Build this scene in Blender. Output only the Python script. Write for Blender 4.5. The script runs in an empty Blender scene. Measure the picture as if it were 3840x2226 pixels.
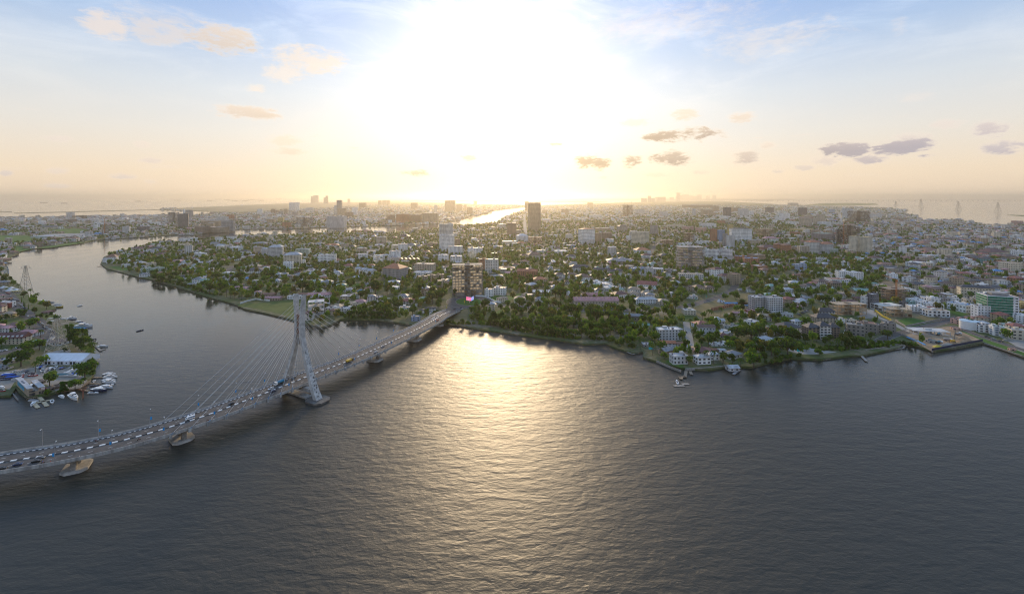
import bpy, math, random, time
import numpy as np
from mathutils import Vector, Matrix
T0 = time.time()
R = random.Random(7)
SC = bpy.context.scene
COL = SC.collection

# ------------------------------------------------------------------ camera, sky, sun, exposure
F, CX, H0, CAMZ = 1728.0, 1920.0, 737.0, 170.0      # the photograph's focal length, centre and horizon in its own pixels
cam_d = bpy.data.cameras.new('camera')
cam = bpy.data.objects.new('camera', cam_d)
COL.objects.link(cam)
cam.location = (0, 0, CAMZ)
cam.rotation_euler = (math.pi / 2, 0, 0)
cam_d.sensor_width = 36.0
cam_d.lens = 36.0 * F / 3840.0
cam_d.shift_y = -(1113.0 - H0) / 3840.0
cam_d.clip_start = 1.0
cam_d.clip_end = 200000.0
SC.camera = cam

SUN_EL, SUN_AZ = math.radians(16.0), math.radians(-1.6)   # azimuth from +Y, positive to the right
SDIR = Vector((math.sin(SUN_AZ) * math.cos(SUN_EL), math.cos(SUN_AZ) * math.cos(SUN_EL), math.sin(SUN_EL)))
sun_d = bpy.data.lights.new('sun', 'SUN')
sun_d.energy = 1.5
sun_d.angle = math.radians(10.0)
sun_d.color = (1.0, 0.74, 0.44)
sun = bpy.data.objects.new('sun', sun_d)
COL.objects.link(sun)
sun.rotation_euler = (-SDIR).to_track_quat('-Z', 'Y').to_euler()

world = bpy.data.worlds.new('World')
SC.world = world
world.use_nodes = True
SC.view_settings.view_transform = 'Standard'
SC.view_settings.look = 'None'
SC.view_settings.exposure = 1.0
SC.view_settings.gamma = 1.0
SC.view_settings.use_curve_mapping = False
SC.cycles.use_denoising = True
SC.cycles.denoiser = 'OPENIMAGEDENOISE'
SC.cycles.denoising_prefilter = 'NONE'
SC.cycles.denoising_input_passes = 'RGB_ALBEDO_NORMAL'
SC.cycles.filter_width = 1.1
SC.cycles.max_bounces = 6
SC.cycles.volume_bounces = 1
SC.cycles.transparent_max_bounces = 6
SC.cycles.sample_clamp_indirect = 4.0
SC.cycles.caustics_reflective = False
SC.cycles.caustics_refractive = False

class NT:
	"""small helper for node trees"""
	def __init__(s, tree):
		s.t = tree; s.n = tree.nodes; s.l = tree.links
	def new(s, kind, **kw):
		n = s.n.new(kind)
		for k, v in kw.items():
			setattr(n, k, v)
		return n
	def put(s, sock, v):
		if isinstance(v, bpy.types.NodeSocket):
			s.l.new(v, sock)
		else:
			sock.default_value = v
	def math(s, op, a, b=0.0, c=None, clamp=False):
		n = s.new('ShaderNodeMath', operation=op, use_clamp=clamp)
		s.put(n.inputs[0], a); s.put(n.inputs[1], b)
		if c is not None: s.put(n.inputs[2], c)
		return n.outputs[0]
	def mix(s, f, a, b, mode='MIX'):
		n = s.new('ShaderNodeMix', data_type='RGBA', blend_type=mode, clamp_factor=True)
		s.put(n.inputs[0], f)
		for i, v in ((6, a), (7, b)):
			s.put(n.inputs[i], v if isinstance(v, bpy.types.NodeSocket) else (*v, 1.0))
		return n.outputs[2]
	def noise(s, vec, scale, detail=3.0, rough=0.5, dist=0.0, out=0):
		n = s.new('ShaderNodeTexNoise')
		if vec is not None: s.l.new(vec, n.inputs['Vector'])
		n.inputs['Scale'].default_value = scale
		n.inputs['Detail'].default_value = detail
		n.inputs['Roughness'].default_value = rough
		n.inputs['Distortion'].default_value = dist
		return n.outputs[out]
	def ramp(s, f, stops, interp='LINEAR'):
		n = s.new('ShaderNodeValToRGB')
		r = n.color_ramp; r.interpolation = interp
		while len(r.elements) < len(stops): r.elements.new(0.5)
		for e, (p, c) in zip(r.elements, stops):
			e.position = p; e.color = (*c, 1.0) if len(c) == 3 else c
		s.l.new(f, n.inputs[0])
		return n.outputs[0]
	def smooth(s, v, a, b):
		n = s.new('ShaderNodeMapRange', interpolation_type='SMOOTHSTEP')
		s.put(n.inputs[0], v)
		n.inputs[1].default_value = a; n.inputs[2].default_value = b
		n.inputs[3].default_value = 0.0; n.inputs[4].default_value = 1.0
		return n.outputs[0]
	def mapping(s, vec, scale=(1, 1, 1), rot=(0, 0, 0)):
		n = s.new('ShaderNodeMapping')
		s.l.new(vec, n.inputs[0])
		n.inputs['Scale'].default_value = scale
		n.inputs['Rotation'].default_value = rot
		return n.outputs[0]

def srgb(r, g, b):
	return tuple(((c / 255 + 0.055) / 1.055) ** 2.4 if c > 10 else c / 255 / 12.92 for c in (r, g, b))

def make_sky():
	w = NT(world.node_tree)
	w.n.clear()
	out = w.new('ShaderNodeOutputWorld')
	bg = w.new('ShaderNodeBackground')
	w.l.new(bg.outputs[0], out.inputs[0])
	sky = w.new('ShaderNodeTexSky', sky_type='NISHITA')
	sky.sun_disc = False
	sky.sun_elevation = SUN_EL
	sky.sun_rotation = SUN_AZ
	sky.altitude = 0.0
	sky.air_density = 1.0
	sky.dust_density = 1.0
	sky.ozone_density = 2.0
	tc = w.new('ShaderNodeTexCoord')
	d = tc.outputs['Generated']
	sep = w.new('ShaderNodeSeparateXYZ'); w.l.new(d, sep.inputs[0])
	x, y, z = sep.outputs
	horiz = w.math('SQRT', w.math('ADD', w.math('MULTIPLY', x, x), w.math('MULTIPLY', y, y)))
	az = w.math('ARCTAN2', x, y)                       # bearing from +Y
	el = w.math('ARCTAN2', z, horiz)                   # elevation
	# hazy evening air: colour by elevation, warm aureole round the sun
	elc = w.math('MAXIMUM', el, 0.0)
	clear = w.ramp(elc, SKY_BAND)
	dot = w.new('ShaderNodeVectorMath', operation='DOT_PRODUCT')
	w.l.new(d, dot.inputs[0]); dot.inputs[1].default_value = SDIR
	c = w.math('MAXIMUM', dot.outputs['Value'], 0.0)
	ang = w.math('ARCCOSINE', w.math('MINIMUM', c, 1.0))
	nsky = w.mix(1.0, sky.outputs[0], (0.10, 0.10, 0.10), 'MULTIPLY')
	col = w.mix(SKY_MIX, nsky, clear)
	broad = w.math('POWER', 2.718, w.math('MULTIPLY', w.math('POWER', w.math('DIVIDE', ang, AUR[0]), 2.0), -1.0))
	tight = w.math('POWER', 2.718, w.math('MULTIPLY', w.math('POWER', w.math('DIVIDE', ang, AUR[2]), 2.0), -1.0))
	def add(base, f, colr):
		s = w.new('ShaderNodeVectorMath', operation='SCALE'); s.inputs[0].default_value = colr; w.l.new(f, s.inputs['Scale'])
		a = w.new('ShaderNodeVectorMath', operation='ADD'); w.l.new(base, a.inputs[0]); w.l.new(s.outputs[0], a.inputs[1])
		return a.outputs[0]
	col = add(col, broad, AUR[1])
	col = add(col, tight, AUR[3])
	# clouds
	comb = w.new('ShaderNodeCombineXYZ')
	w.l.new(az, comb.inputs[0]); w.l.new(w.math('MULTIPLY', el, 3.0), comb.inputs[1])
	cv = comb.outputs[0]
	cir = w.noise(w.mapping(cv, (2.2, 2.6, 1), (0, 0, 0.15)), 2.2, 7.0, 0.6, 0.6)
	cir = w.math('MULTIPLY', w.smooth(cir, 0.42, 0.75), w.smooth(el, 0.10, 0.42))
	col = w.mix(w.math('MULTIPLY', cir, 0.85), col, w.mix(1.0, col, (1.55, 1.38, 1.2), 'MULTIPLY'))
	puff = w.noise(w.mapping(cv, (1, .75, 1)), 24.0, 7.0, 0.66, 0.5)
	puff2 = w.noise(cv, 70.0, 3.0, 0.6)
	pv = w.math('ADD', w.math('MULTIPLY', puff, 1.0), w.math('MULTIPLY', puff2, 0.35))
	total = None; shade = None
	for (u, v, hw, hh, dark, op) in CLOUDS:
		a0 = math.atan((u * 1.5238 - CX) / F)
		e0 = math.atan((H0 - v * 1.5238) / F * math.cos(a0))
		ha = hw * 1.5238 / F * math.cos(a0) ** 2
		he = hh * 1.2 * 1.5238 / F * math.cos(a0)
		dx = w.math('MULTIPLY', w.math('SUBTRACT', az, a0), 1 / ha)
		dy = w.math('MULTIPLY', w.math('SUBTRACT', el, e0), 1 / he)
		r2 = w.math('ADD', w.math('MULTIPLY', dx, dx), w.math('MULTIPLY', dy, dy))
		m = w.math('SUBTRACT', 1.0, r2)
		m = w.math('ADD', m, w.math('MULTIPLY', w.math('SUBTRACT', pv, 0.675), 3.4))
		soft = 1.6 if op < 0.6 else 1.0
		m = w.math('MULTIPLY', w.smooth(m, -0.05, soft), op)
		m = w.math('MULTIPLY', m, w.smooth(r2, 2.6, 0.9))
		dk = w.math('MULTIPLY', m, w.math('MULTIPLY_ADD', dy, -0.22 * dark, dark))
		total = m if total is None else w.math('MAXIMUM', total, m)
		shade = dk if shade is None else w.math('MAXIMUM', shade, dk)
	# low scattered bank of small clouds everywhere round the horizon
	band = w.noise(w.mapping(cv, (1, 2.2, 1)), 13.0, 5.0, 0.6)
	bm = w.math('MULTIPLY', w.smooth(band, 0.60, 0.72), w.math('MULTIPLY', w.smooth(el, 0.02, 0.06), w.smooth(el, 0.17, 0.09)))
	total = w.math('MAXIMUM', total, w.math('MULTIPLY', bm, 0.45))
	shade = w.math('MAXIMUM', shade, w.math('MULTIPLY', bm, 0.25))
	side = w.smooth(ang, 0.15, 0.85)
	lit = w.mix(side, (0.66, 0.52, 0.36), (0.50, 0.43, 0.38))
	drk = w.mix(side, (0.25, 0.19, 0.12), (0.25, 0.23, 0.25))
	ccol = w.mix(shade, lit, drk)
	col = w.mix(w.math('MULTIPLY', total, w.math('MULTIPLY_ADD', shade, .4, .8)), col, ccol)
	# below the horizon the air goes on as the horizon colour
	w.l.new(col, bg.inputs[0])
	bg.inputs[1].default_value = 1.0

EXPO = 2 ** (SC.view_settings.exposure - 0.12)
SKY_BAND = [(p, tuple(v / EXPO for v in srgb(*c))) for p, c in [(0.0, (234, 211, 186)), (0.045, (237, 216, 190)), (0.12, (226, 220, 211)), (0.20, (210, 216, 222)), (0.29, (172, 194, 224)), (0.42, (122, 162, 222)), (0.75, (150, 182, 225))]]
SKY_MIX = 0.96
AUR = [0.38, (0.18, 0.165, 0.14), 0.19, (0.13, 0.11, 0.07)]
# u, v, half width, half height, darkness, opacity  (2520-pixel coordinates of the photograph)
CLOUDS = [(265, 60, 75, 34, .25, .8), (400, 80, 120, 30, .45, .6), (545, 95, 110, 32, .55, .85), (420, 60, 180, 40, .3, .35), (760, 150, 110, 32, .2, .7), (700, 180, 60, 22, .1, .6), (625, 218, 32, 12, .15, .6),
		  (610, 278, 95, 17, .42, .95), (700, 345, 55, 14, .25, .8), (712, 373, 60, 9, .35, .9), (145, 341, 48, 8, .3, .7), (348, 355, 24, 8, .3, .6), (375, 395, 35, 8, .45, .8),
		  (300, 434, 38, 8, .5, .85), (145, 421, 38, 8, .4, .6), (140, 458, 40, 6, .5, .7), (15, 426, 22, 7, .6, .8), (370, 447, 22, 5, .4, .6), (1020, 427, 45, 9, .7, .95), (1152, 388, 32, 9, .45, .9),
		  (1362, 355, 26, 5, .5, .9), (1460, 400, 56, 19, .85, 1), (1553, 398, 40, 15, .8, 1), (1650, 389, 68, 18, .8, 1), (1680, 333, 120, 17, .8, 1), (1685, 282, 42, 14, .35, .8), (1830, 290, 44, 15, .4, .85),
		  (1560, 302, 50, 10, .2, .6), (1832, 388, 40, 17, .7, .9), (1890, 357, 25, 10, .4, .8), (1730, 425, 40, 8, .45, .8), (2080, 367, 80, 19, .95, 1), (2220, 363, 105, 24, 1.0, 1), (2150, 393, 60, 12, .8, .95),
		  (2030, 395, 60, 12, .5, .8), (2240, 337, 60, 12, .45, .8), (2440, 317, 75, 19, .6, .95), (2470, 364, 75, 17, .8, .9), (2335, 305, 50, 12, .3, .7), (1980, 412, 30, 8, .6, .8), (1910, 422, 26, 6, .6, .8),
		  (2250, 240, 60, 12, .1, .35), (1480, 437, 26, 4, .5, .6), (1620, 60, 300, 40, .0, .35), (1900, 100, 190, 42, .0, .45), (2210, 65, 28, 22, .0, .35), (1620, 430, 40, 6, .5, .6)]
make_sky()

# ------------------------------------------------------------------ where the photograph's pixels stand on the ground
def P(x, y, z=2.0):
	D = F * (CAMZ - z) / (y - H0)
	return ((x - CX) * D / F, D)
def back(X, Y, z=2.0):
	return (CX + X * F / Y, H0 + (CAMZ - z) * F / Y)
CROPS = {'C1': (0, 640, 3.1766), 'C2': (0, 1000, 2.609), 'C3': (600, 700, 3.1766), 'C4': (1200, 700, 3.1766), 'C5': (1800, 700, 3.1766), 'C6': (2400, 700, 3.1766), 'C7': (3000, 700, 3.0),
		 'C8': (2200, 1100, 3.0), 'C9': (3000, 960, 3.0), 'C10': (1800, 1040, 3.6), 'C11': (3300, 1150, 4.6667), 'C12': (0, 1050, 5.843), 'C13': (0, 1300, 5.6), 'C14': (1300, 1100, 4.2),
		 'C15': (900, 1080, 2.922), 'C16': (0, 1500, 3.15), 'C17': (600, 1350, 4.174)}
def src(c, x, y):
	o = CROPS[c]
	return (o[0] + x / o[2], o[1] + y / o[2])
def W(c, x, y, z=2.0):
	return P(*src(c, x, y), z)
def inside(pt, poly):
	x, y = pt; r = False; j = len(poly) - 1
	for i in range(len(poly)):
		xi, yi = poly[i]; xj, yj = poly[j]
		if (yi > y) != (yj > y) and x < (xj - xi) * (y - yi) / (yj - yi) + xi: r = not r
		j = i
	return r

# ------------------------------------------------------------------ materials
MATS = {}
def mat(name, col, rough=0.7, metal=0.0, var=0.15, vscale=0.3, bump=0.0, bscale=4.0, col2=None, emit=None, spec=None, streak=False):
	if name in MATS: return MATS[name]
	m = bpy.data.materials.new(name); m.use_nodes = True
	t = NT(m.node_tree); b = t.n['Principled BSDF']
	b.inputs['Roughness'].default_value = rough
	b.inputs['Metallic'].default_value = metal
	if spec is not None: b.inputs['Specular IOR Level'].default_value = spec
	if var > 0 or col2:
		g = t.new('ShaderNodeNewGeometry'); v = g.outputs['Position']
		n = t.noise(t.mapping(v, (1, 1, 0.25)) if streak else v, vscale, 4.0, 0.65)
		f = t.smooth(n, 0.3, 0.7)
		c2 = col2 if col2 else tuple(c * (1 - var * 2) for c in col)
		if not col2: col = tuple(min(c * (1 + var * 0.3), 0.95) for c in col)
		c = t.mix(f, c2, col)
		t.l.new(c, b.inputs['Base Color'])
		if bump:
			bp = t.new('ShaderNodeBump'); bp.inputs['Strength'].default_value = bump; bp.inputs['Distance'].default_value = 0.3
			t.l.new(t.noise(v, bscale, 3.0), bp.inputs['Height']); t.l.new(bp.outputs[0], b.inputs['Normal'])
	else:
		b.inputs['Base Color'].default_value = (*col, 1)
	if emit:
		b.inputs['Emission Color'].default_value = (*emit, 1); b.inputs['Emission Strength'].default_value = 1.0
	MATS[name] = m
	return m

WALLC = {'white': (.82, .82, .80), 'cream': (.68, .60, .46), 'beige': (.50, .42, .32), 'grey': (.34, .33, .32), 'light grey': (.58, .58, .57), 'dark grey': (.13, .13, .14), 'brown': (.28, .21, .155),
		 'terracotta': (.42, .20, .11), 'pink': (.60, .36, .30), 'yellow': (.62, .48, .20), 'pale green': (.42, .52, .44), 'blue': (.28, .38, .52), 'teal': (.16, .34, .34), 'concrete': (.27, .25, .22), 'tan': (.42, .33, .23), 'red': (.35, .07, .06), 'off-white': (.70, .67, .61)}
ROOFC = {'red': (.33, .10, .07), 'orange': (.45, .16, .07), 'maroon': (.13, .045, .04), 'brown': (.15, .09, .065), 'charcoal': (.055, .055, .062), 'grey': (.24, .24, .25), 'pale grey': (.46, .47, .49), 'pink': (.50, .25, .25), 'white': (.66, .66, .66), 'blue': (.06, .26, .55), 'tan': (.38, .28, .19), 'green': (.22, .36, .30), 'concrete': (.33, .31, .28), 'rust': (.28, .13, .08), 'thatch': (.12, .09, .07), 'gold': (.6, .42, .12)}
def wallm(n): return mat('render_' + n.replace(' ', '_').replace('-', '_'), WALLC[n], 0.8, var=0.16, vscale=0.16, streak=True)
def roofm(n): return mat('roofing_' + n.replace(' ', '_'), ROOFC[n], 0.55, var=0.2, vscale=0.25, bump=0.25, bscale=3.0)
M_GLASS = mat('window_glass', (.035, .042, .05), 0.12, var=0.0, spec=0.6)
M_BGLASS = mat('blue_glass', (.05, .12, .2), 0.1, var=0.0, spec=0.7)
M_CONC = mat('concrete', (.33, .31, .28), 0.85, var=0.22, vscale=0.5, bump=0.2)
M_DCONC = mat('weathered_concrete', (.46, .45, .42), 0.85, vscale=0.35, col2=(.22, .21, .195), streak=True)
M_ASPH = mat('asphalt', (.085, .082, .08), 0.85, var=0.2, vscale=0.15, bump=0.1)
M_WHITE = mat('white_paint', (.78, .78, .76), 0.5, var=0.05)
M_BLACK = mat('black_paint', (.025, .025, .027), 0.6, var=0.0)
M_STEEL = mat('galvanised_steel', (.36, .36, .37), 0.5, 0.4, var=0.1)
M_WOOD = mat('weathered_wood', (.30, .23, .16), 0.8, var=0.2, vscale=1.5)
M_BANNER = mat('blue_banner', (.02, .28, .62), 0.6, var=0.0)
M_RUBBER = mat('tyre_rubber', (.02, .02, .02), 0.8, var=0.0)
M_BARK = mat('bark', (.10, .075, .055), 0.9, var=0.2, vscale=1.0)

# ------------------------------------------------------------------ mesh helpers
class MB:
	def __init__(s): s.v = []; s.f = []; s.m = []
	def add(s, vs, fs, m=0):
		o = len(s.v); s.v += vs
		s.f += [tuple(i + o for i in f) for f in fs]; s.m += [m] * len(fs)
	def box(s, cx, cy, z0, z1, w, d, yaw=0.0, m=0, bottom=True):
		c, n = math.cos(yaw), math.sin(yaw)
		pts = [(cx + a * w / 2 * c - b * d / 2 * n, cy + a * w / 2 * n + b * d / 2 * c) for a, b in ((-1, -1), (1, -1), (1, 1), (-1, 1))]
		s.prism(pts, z0, z1, m, bottom)
	def prism(s, pts, z0, z1, m=0, bottom=True, top=True):
		k = len(pts)
		vs = [(x, y, z0) for x, y in pts] + [(x, y, z1) for x, y in pts]
		fs = [(i, (i + 1) % k, k + (i + 1) % k, k + i) for i in range(k)]
		if top: fs.append(tuple(range(k, 2 * k)))
		if bottom: fs.append(tuple(range(k - 1, -1, -1)))
		s.add(vs, fs, m)
	def bar(s, a, b, r, m=0, sides=4, r2=None):
		a, b = Vector(a), Vector(b); d = b - a
		if d.length < 1e-6: return
		u = d.normalized(); p = u.cross(Vector((0, 0, 1)))
		if p.length < 1e-3: p = Vector((1, 0, 0))
		p.normalize(); q = u.cross(p); r2 = r if r2 is None else r2
		vs = []
		for base, rr in ((a, r), (b, r2)):
			for i in range(sides):
				t = 2 * math.pi * (i + 0.5) / sides
				vs.append(tuple(base + p * math.cos(t) * rr + q * math.sin(t) * rr))
		fs = [(i, (i + 1) % sides, sides + (i + 1) % sides, sides + i) for i in range(sides)] + [tuple(range(sides - 1, -1, -1)), tuple(range(sides, 2 * sides))]
		s.add(vs, fs, m)
	def hip(s, w, d, z0, h, over=0.6, ridge=None, m=0, cx=0, cy=0, gable=False):
		W2, D2 = w / 2 + over, d / 2 + over
		z0 -= over * h / max(D2, .1) * 0.3
		if w >= d:
			r = W2 if gable else max(W2 - D2, 0.0) if ridge is None else ridge
			top = [(-r, 0, z0 + h), (r, 0, z0 + h)]
		else:
			r = D2 if gable else max(D2 - W2, 0.0)
			top = [(0, -r, z0 + h), (0, r, z0 + h)]
		t = 0.18
		vs = [(-W2, -D2, z0), (W2, -D2, z0), (W2, D2, z0), (-W2, D2, z0)] + [(-W2, -D2, z0 + t), (W2, -D2, z0 + t), (W2, D2, z0 + t), (-W2, D2, z0 + t)] + top
		if w >= d: fs = [(4, 5, 9, 8), (6, 7, 8, 9), (5, 6, 9), (7, 4, 8)]
		else: fs = [(5, 6, 9, 8), (7, 4, 8, 9), (4, 5, 8), (6, 7, 9)]
		fs += [(3, 2, 1, 0), (0, 1, 5, 4), (1, 2, 6, 5), (2, 3, 7, 6), (3, 0, 4, 7)]
		s.add([(a + cx, b + cy, c) for a, b, c in vs], fs, m)
	def mesh(s, name, mats, smooth=False):
		me = bpy.data.meshes.new(name)
		me.from_pydata(s.v, [], s.f)
		for m in mats: me.materials.append(m)
		if len(mats) > 1: me.polygons.foreach_set('material_index', s.m)
		if smooth: me.polygons.foreach_set('use_smooth', [True] * len(s.f))
		me.update()
		return me
	def build(s, name, mats, parent=None, **kw):
		if not isinstance(mats, (list, tuple)): mats = [mats]
		return link(name, s.mesh(name, mats, kw.pop('smooth', False)), parent, **kw)

def link(name, data, parent=None, loc=None, rz=None, **props):
	o = bpy.data.objects.new(name, data)
	COL.objects.link(o)
	if parent is not None: o.parent = parent
	if loc is not None: o.location = loc if len(loc) == 3 else (loc[0], loc[1], 0)
	if rz is not None: o.rotation_euler = (0, 0, rz)
	for k, v in props.items():
		if v is not None: o[k] = v
	return o
def thing(name, loc, rz, label, category, group=None):
	return link(name, None, None, loc, rz, label=label, category=category, group=group)
KIDS = {}
def copy_tree(root, loc, rz, scale=None, **props):
	def cp(o, par):
		c = o.copy(); COL.objects.link(c); c.parent = par
		for k in KIDS.get(o.name) or o.children: cp(k, c)
		return c
	if root.name not in KIDS:
		st = [root]
		while st:
			q = st.pop(); KIDS[q.name] = list(q.children); st += KIDS[q.name]
	c = cp(root, None)
	c.location = loc if len(loc) == 3 else (loc[0], loc[1], 0); c.rotation_euler = (0, 0, rz)
	if scale: c.scale = scale if hasattr(scale, '__len__') else (scale,) * 3
	for k, v in props.items():
		if v is not None: c[k] = v
	return c

# labels: what a thing looks like, which landmark it stands by, and its rank of closeness to that landmark
LM = []            # (phrase, X, Y)
PENDING = []
ORD = ['closest', 'second closest', 'third closest', 'fourth closest', 'fifth closest', 'sixth closest', 'seventh closest', 'eighth closest', 'ninth closest', 'tenth closest', 'eleventh closest', 'twelfth closest']
ORD += [t + ' closest' for t in 'thirteenth fourteenth fifteenth sixteenth seventeenth eighteenth nineteenth twentieth'.split()]
def later(o, look, X, Y): PENDING.append((o, look, X, Y))
def finish_labels():
	groups = {}
	for o, look, X, Y in PENDING:
		best = min(LM, key=lambda l: math.hypot(X - l[1], (Y - l[2])))
		dx, dy = X - best[1], Y - best[2]
		c = (dx * best[1] + dy * best[2]) / max(math.hypot(dx, dy) * math.hypot(best[1], best[2]), 1e-3)
		rel = 'behind' if c > 0.62 else 'in front of' if c < -0.62 else 'beside'
		groups.setdefault((look, rel, best[0]), []).append((math.hypot(dx, dy), o))
	for (look, rel, lm), l in groups.items():
		l.sort(key=lambda t: t[0])
		for i, (_, o) in enumerate(l):
			t = f'{look} {rel} the {lm}' + (f', {ORD[min(i, len(ORD) - 1)]} to it' if len(l) > 1 else '')
			if len(t.split()) > 16: t = t.replace(' to it', '').replace(' the ', ' ')
			o['label'] = t
# ------------------------------------------------------------------ water, land, haze
def sea_material():
	m = bpy.data.materials.new('lagoon_water'); m.use_nodes = True
	t = NT(m.node_tree); b = t.n['Principled BSDF']
	g = t.new('ShaderNodeNewGeometry'); v = g.outputs['Position']
	b.inputs['IOR'].default_value = 1.33
	b.inputs['Base Color'].default_value = (.027, .029, .023, 1)
	calm = t.noise(t.mapping(v, (1, 0.55, 1), (0, 0, -0.5)), 0.011, 4.0, 0.55, 2.2)     # wandering slicks of smoother water
	sx = t.new('ShaderNodeSeparateXYZ'); t.l.new(v, sx.inputs[0])
	slick = t.math('MULTIPLY', t.smooth(calm, 0.50, 0.60), t.math('MULTIPLY', t.smooth(sx.outputs[1], 420, 620), t.smooth(sx.outputs[0], -120, -260)))
	side = t.smooth(t.math('ABSOLUTE', t.math('SUBTRACT', sx.outputs[0], 25.0)), 70, 260)
	calmer = t.math('MULTIPLY', t.smooth(sx.outputs[1], 230, 620), t.math('MAXIMUM', side, t.smooth(sx.outputs[1], 900, 1300)))   # sheltered creek and lee shores
	rough = t.math('ADD', t.math('MULTIPLY_ADD', slick, -0.05, 0.42), t.math('MULTIPLY', calmer, -.30))
	t.l.new(rough, b.inputs['Roughness'])
	w1 = t.noise(t.mapping(v, (0.50, 1.0, 1), (0, 0, -0.55)), 0.45, 4.0, 0.60, 0.4)      # wind waves
	w2 = t.noise(t.mapping(v, (0.35, 1.0, 1), (0, 0, -0.9)), 0.17, 2.0, 0.5, 0.3)      # longer swell
	w3 = t.noise(v, 1.9, 2.0, 0.6)
	h = t.math('ADD', t.math('MULTIPLY', w1, WAVE[0]), t.math('MULTIPLY', w2, WAVE[1]))
	h = t.math('ADD', h, t.math('MULTIPLY', w3, WAVE[2]))
	bp = t.new('ShaderNodeBump')
	bp.inputs['Distance'].default_value = 1.0
	t.l.new(h, bp.inputs['Height'])
	st = t.math('MULTIPLY', t.math('MULTIPLY_ADD', slick, -0.55, 1.0), t.math('MULTIPLY_ADD', t.smooth(sx.outputs[1], 5000, 11000), .75, t.math('MULTIPLY_ADD', t.smooth(sx.outputs[1], 1000, 3000), -.06, t.math('MULTIPLY_ADD', calmer, -.80, 1.0))))
	t.l.new(st, bp.inputs['Strength'])
	t.l.new(bp.outputs[0], b.inputs['Normal'])
	return m
WAVE = (0.30, 0.55, 0.06)
def ground_material(name, stops, scale, fine=0.25, bump=0.3):
	m = bpy.data.materials.new(name); m.use_nodes = True
	t = NT(m.node_tree); b = t.n['Principled BSDF']
	b.inputs['Roughness'].default_value = 0.95
	b.inputs['Specular IOR Level'].default_value = 0.2
	v = t.new('ShaderNodeNewGeometry').outputs['Position']
	n = t.noise(v, scale, 5.0, 0.6, 0.5)
	n2 = t.noise(v, fine, 3.0, 0.6)
	f = t.math('ADD', t.math('MULTIPLY', n, 0.65), t.math('MULTIPLY', n2, 0.35))
	c = t.ramp(f, stops)
	t.l.new(c, b.inputs['Base Color'])
	bp = t.new('ShaderNodeBump'); bp.inputs['Strength'].default_value = bump; bp.inputs['Distance'].default_value = 0.6
	t.l.new(n2, bp.inputs['Height']); t.l.new(bp.outputs[0], b.inputs['Normal'])
	return m
G_CITY = ground_material('town_ground', [(.30, (.045, .075, .02)), (.44, (.07, .10, .032)), (.53, (.11, .115, .06)), (.62, (.21, .185, .14)), (.74, (.30, .28, .25))], 0.022)
G_PALE = ground_material('dusty_yards', [(.30, (.05, .06, .03)), (.42, (.13, .12, .10)), (.55, (.22, .20, .18)), (.70, (.30, .28, .25))], 0.02)
G_GRASS = ground_material('grass', [(.30, (.045, .075, .018)), (.5, (.075, .115, .028)), (.70, (.12, .14, .045))], 0.05)
G_LUSH = ground_material('lush_grass', [(.30, (.035, .09, .015)), (.5, (.05, .13, .02)), (.70, (.09, .16, .03))], 0.05)
G_DRY = ground_material('dry_grass', [(.30, (.10, .095, .04)), (.5, (.15, .13, .06)), (.70, (.21, .17, .10))], 0.05)
G_SAND = ground_material('sandy_soil', [(.30, (.18, .12, .07)), (.5, (.30, .21, .13)), (.70, (.42, .34, .25))], 0.06, 0.4)
G_YARD = ground_material('boatyard_gravel', [(.30, (.17, .155, .135)), (.5, (.27, .25, .22)), (.70, (.36, .34, .30))], 0.05, 0.5)
G_FLAT = ground_material('reclaimed_sand_flat', [(.30, (.17, .15, .08)), (.5, (.27, .22, .13)), (.70, (.36, .30, .2))], 0.004, 0.03)
G_FAR = ground_material('far_city_ground', [(.30, (.06, .065, .05)), (.5, (.12, .11, .10)), (.70, (.20, .18, .16))], 0.004, 0.03)
G_PAVE = ground_material('concrete_paving', [(.30, (.22, .21, .2)), (.5, (.30, .29, .27)), (.70, (.38, .36, .34))], 0.05, 0.4)

wb = MB()
wb.add([(-90000, 120, 0), (90000, 120, 0), (90000, 60000, 0), (-90000, 60000, 0), (-90000, -2000, 0), (90000, -2000, 0)], [(0, 1, 2, 3), (4, 5, 1, 0)])
wb.build('water', sea_material(), kind='structure')
def land(name, pts, m, z=2.0, src_px=True):
	b = MB(); b.prism([P(*p, 0.0) if src_px else p for p in pts], -1.0 if z > 1 else z - .5, z, bottom=False)
	return b.build(name, m, kind='structure')
def U(l): return [(a * 1.5238, b * 1.5238) for a, b in l]
IKOYI_NEAR = U([(247, 650), (262, 662), (300, 672), (340, 683), (376, 690), (430, 705), (480, 722), (520, 735), (560, 745), (585, 753), (600, 762), (650, 772), (700, 784), (740, 795), (790, 808), (812, 802), (838, 788), (860, 787), (930, 789), (985, 797), (1030, 805), (1085, 801),
	 (1120, 801), (1160, 809), (1200, 816), (1260, 824), (1320, 832), (1380, 840), (1440, 850), (1490, 848), (1512, 858), (1560, 872), (1582, 869), (1582, 882), (1640, 900), (1690, 911), (1745, 913), (1800, 905), (1850, 906), (1880, 898), (1945, 884), (1960, 885), (2020, 887), (2090, 878), (2120, 878), (2215, 858), (2222, 851), (2250, 853), (2299, 867), (2419, 847), (2440, 852), (2480, 866), (2520, 881), (2700, 955), (2900, 1030)])
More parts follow.
